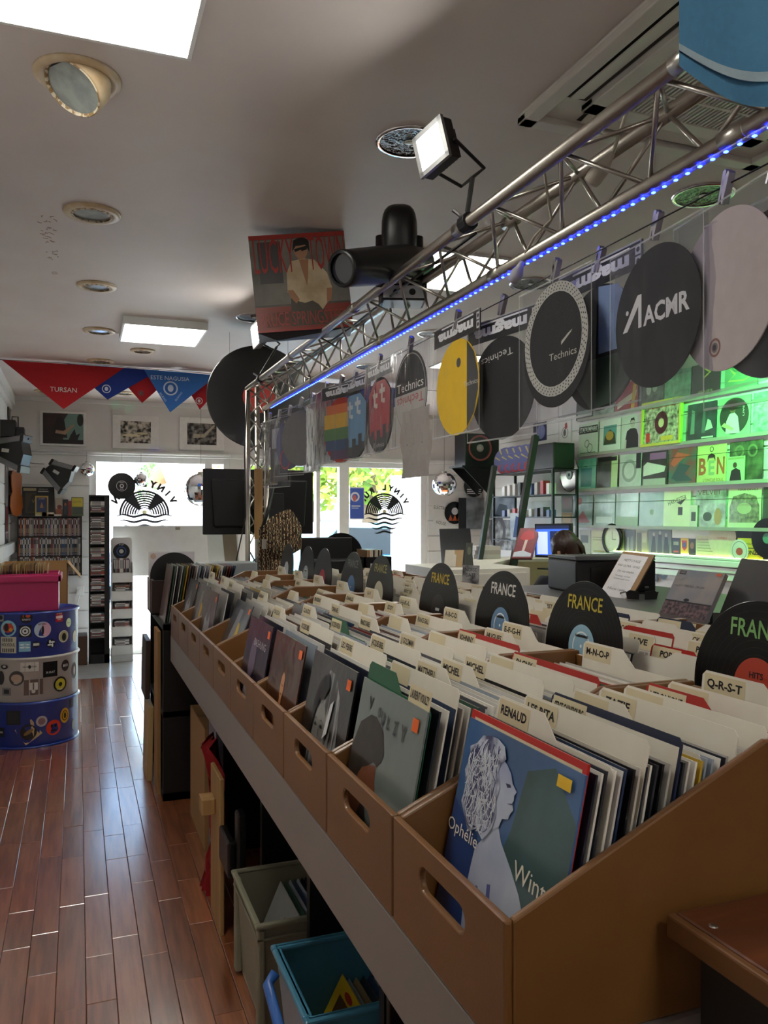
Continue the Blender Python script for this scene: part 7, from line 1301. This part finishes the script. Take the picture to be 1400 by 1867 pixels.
BL, BR, TL = on(1312, 1118, D=2.75), on(1420, 1135, D=2.566), on(1352, 1018, D=2.8); prop('metallic_sleeve', 'shiny grey sleeve leaning at the right edge behind the last vinyl marker', 'record', BL, BR, TL, mat('silver_sleeve', '6a6864', .38, .6, c2='5a5856', scale=3, bump=.1, bscale=4), [])
tag(MB().box(1.72, 2.3, 1.2, 2.28, 1.04, 1.115, mat('grey_shelf', '4a4846', .5)).box(1.74, 1.76, 1.25, 2.2, 0, 1.04, BLACKM).box(2.26, 2.28, 1.25, 2.2, 0, 1.04, BLACKM).build('back_shelf'), 'narrow grey shelf behind the inner bins carrying leaning records', 'shelf')
# ================================================================== THE SEATED PERSON
def skin_body(name, verts, edges, radii, m, parent=None, root=0, sub=2):
    me = bpy.data.meshes.new(name); me.from_pydata(verts, edges, []); me.materials.append(m); o = bpy.data.objects.new(name, me); COL.objects.link(o)
    if parent: o.parent = parent
    s = o.modifiers.new('skin', 'SKIN'); s.use_smooth_shade = True; o.modifiers.new('sub', 'SUBSURF').levels = sub; o.modifiers['sub'].render_levels = sub
    for i, r in enumerate(radii): me.skin_vertices[0].data[i].radius = r if isinstance(r, tuple) else (r, r); me.skin_vertices[0].data[i].use_root = (i == root)
    return o
SKN = mat('skin', 'c89a80', .5, scale=20); HRD = mat('hair_brown', '3a2016', .45, c2='1c0e0a', scale=18, stretch=(6, 6, 1)); SHT = mat('dark_shirt', '26262c', .85)
hp = on(1036, 1004, D=5.6); px_, py_ = hp.x, hp.y
pe = thing('person', 'person with brown hair seated at the cash desk, head bent left', 'person', (px_, py_, 0), 2.2)     # faces local +y
zh = hp.z
V = [(0, 0, .58), (0, .02, .8), (0, .03, 1.0), (0, .04, 1.08), (.17, .03, 1.03), (.24, .16, .86), (.16, .38, .92), (-.17, .03, 1.03), (-.24, .16, .86), (-.16, .38, .92), (.1, .02, .54), (.13, .42, .54), (.13, .42, .12), (.13, .52, .05), (-.1, .02, .54), (-.13, .42, .54), (-.13, .42, .12), (-.13, .52, .05)]
E_ = [(0, 1), (1, 2), (2, 3), (2, 4), (4, 5), (5, 6), (2, 7), (7, 8), (8, 9), (0, 10), (10, 11), (11, 12), (12, 13), (0, 14), (14, 15), (15, 16), (16, 17)]
skin_body('body', V, E_, [(.16, .12), (.15, .11), (.14, .1), .065, .07, .05, .035, .07, .05, .035, .09, .075, .05, .04, .09, .075, .05, .04], SHT, pe)
hd = MB(); 
def headv(u, v):
    th, ph = 2 * PI * u, PI * v; x, y, z = math.sin(ph) * math.cos(th), math.sin(ph) * math.sin(th), -math.cos(ph)
    r = 1 + .08 * max(0, y) * max(0, -z) - .06 * max(0, -y) * max(0, -z); return Vector((x * .078 * r, y * .098 * r + .012 * max(0, -z), z * .118))
sg, rg = 24, 16; vs = [headv(k / sg, i / rg) for i in range(rg + 1) for k in range(sg)]; hd.add(vs, [(i * sg + k, i * sg + (k + 1) % sg, (i + 1) * sg + (k + 1) % sg, (i + 1) * sg + k) for i in range(rg) for k in range(sg)], SKN)
hd.add([(-.012, .094, -.02), (.012, .094, -.02), (0, .12, -.028), (0, .096, .02)], [(0, 1, 2), (0, 2, 3), (1, 3, 2)], SKN)      # nose
for s in (-1, 1):
    hd.sphere((s * .03, .086, .008), (.014, .012, .009), pr('e0d8d0'), 10, 6); hd.sphere((s * .03, .096, .008), (.006, .005, .006), pr('2a1c14'), 8, 6); hd.sphere((s * .079, .0, -.01), (.008, .02, .03), SKN, 10, 6)
hd.sphere((0, .094, -.058), (.024, .008, .007), pr('a8605a'), 10, 6); hd.tube([(0, -.02, -.1), (0, -.04, -.2)], [.05, .055], SKN, 12)
Th = Matrix.Translation((0, .06, zh)) @ Matrix.Rotation(.5, 4, 'X') @ Matrix.Rotation(0, 4, 'X'); Th = Matrix.Translation((0, .06, zh)) @ Matrix.Rotation(-.5, 4, 'X')
h_ = hd.build('head', pe, smooth=True); h_.matrix_basis = Th
hr = MB(); vs = []; 
for i in range(13):
    for k in range(28):
        th, ph = 2 * PI * k / 28, PI * .66 * i / 12; x, y, z = math.sin(ph) * math.cos(th), math.sin(ph) * math.sin(th), math.cos(ph); ln = 1.0
        if y > .25 and z < .45: ln = .93
        rr = 1.18 + .05 * math.sin(7 * th + i) + .04 * math.sin(13 * th + 2 * i); vs.append((x * .084 * rr * ln, y * .1 * rr * ln - .012, z * .122 * rr + (.0 if i < 12 else -.01)))
hr.add(vs, [(i * 28 + k, (i + 1) * 28 + k, (i + 1) * 28 + (k + 1) % 28, i * 28 + (k + 1) % 28) for i in range(12) for k in range(28)], HRD)
for k in range(46):
    th = PI + PI * random.random() + random.uniform(-.4, .4); ph = random.uniform(.2, 1.5); p0 = Vector((math.sin(ph) * math.cos(th) * .095, math.sin(ph) * math.sin(th) * .113 - .012, math.cos(ph) * .14)); p1 = p0 * 1.08 + Vector((random.uniform(-.01, .01), -.008, -.05)); p2 = p1 + Vector((random.uniform(-.012, .012), random.uniform(-.01, .01), -.05)); hr.tube([p0, p1, p2], [.013, .016, .006], HRD, 6)
o = hr.build('hair', h_, smooth=True)
for s in (-1, 1):
    hnd = MB(); c = Vector((s * .16, .38, .92)); hnd.sphere((c.x - s * .0, c.y + .045, c.z), (.04, .048, .016), SKN, 12, 8)
    for f in range(4): x = c.x + (-.027 + .018 * f); hnd.tube([(x, c.y + .075, c.z), (x, c.y + .115 + .008 * (f in (1, 2)), c.z - .004), (x, c.y + .14 + .01 * (f in (1, 2)), c.z - .02)], [.009, .0085, .006], SKN, 8)
    hnd.tube([(c.x - s * .032, c.y + .03, c.z), (c.x - s * .06, c.y + .06, c.z - .004), (c.x - s * .066, c.y + .09, c.z - .012)], [.011, .01, .007], SKN, 8); hnd.build('hand', pe, smooth=True)
st = thing('stool', 'black stool under the seated person', 'stool', (px_, py_, 0)); MB().lathe([(0, .43), (.18, .43), (.19, .45), (.18, .48), (0, .48)], BLACKM, 24).build('seat', st)
for k in range(4): a_ = PI / 4 + PI / 2 * k; MB().tube([(.1 * math.cos(a_), .1 * math.sin(a_), .43), (.2 * math.cos(a_), .2 * math.sin(a_), 0)], .012, BLACKM, 8).build('leg', st)
# coloured light dots thrown by the stage lights on the back wall
def beam(name, col, src, tgt, ang, e):
    l = bpy.data.lights.new(name, 'SPOT'); l.color = col; l.energy = e; l.spot_size = ang; l.spot_blend = .15; l.shadow_soft_size = .004
    o = bpy.data.objects.new(name, l); COL.objects.link(o); o.location = src; d = Vector(tgt) - Vector(src); o.rotation_euler = d.to_track_quat('-Z', 'Y').to_euler()
src = on(44, 835, Y=7.98) + Vector((.03, .0, 0))
beam('stage_beam_green', (.1, 1, .45), src, on(212, 738, Y=9.19), .06, 11); beam('stage_beam_green', (.1, 1, .45), src, on(235, 744, Y=9.19), .06, 11)
beam('stage_beam_blue', (.15, .15, 1), src, on(283, 821, Y=9.19), .06, 16); beam('stage_beam_blue', (.15, .15, 1), src, on(313, 998, Y=9.08), .06, 14)
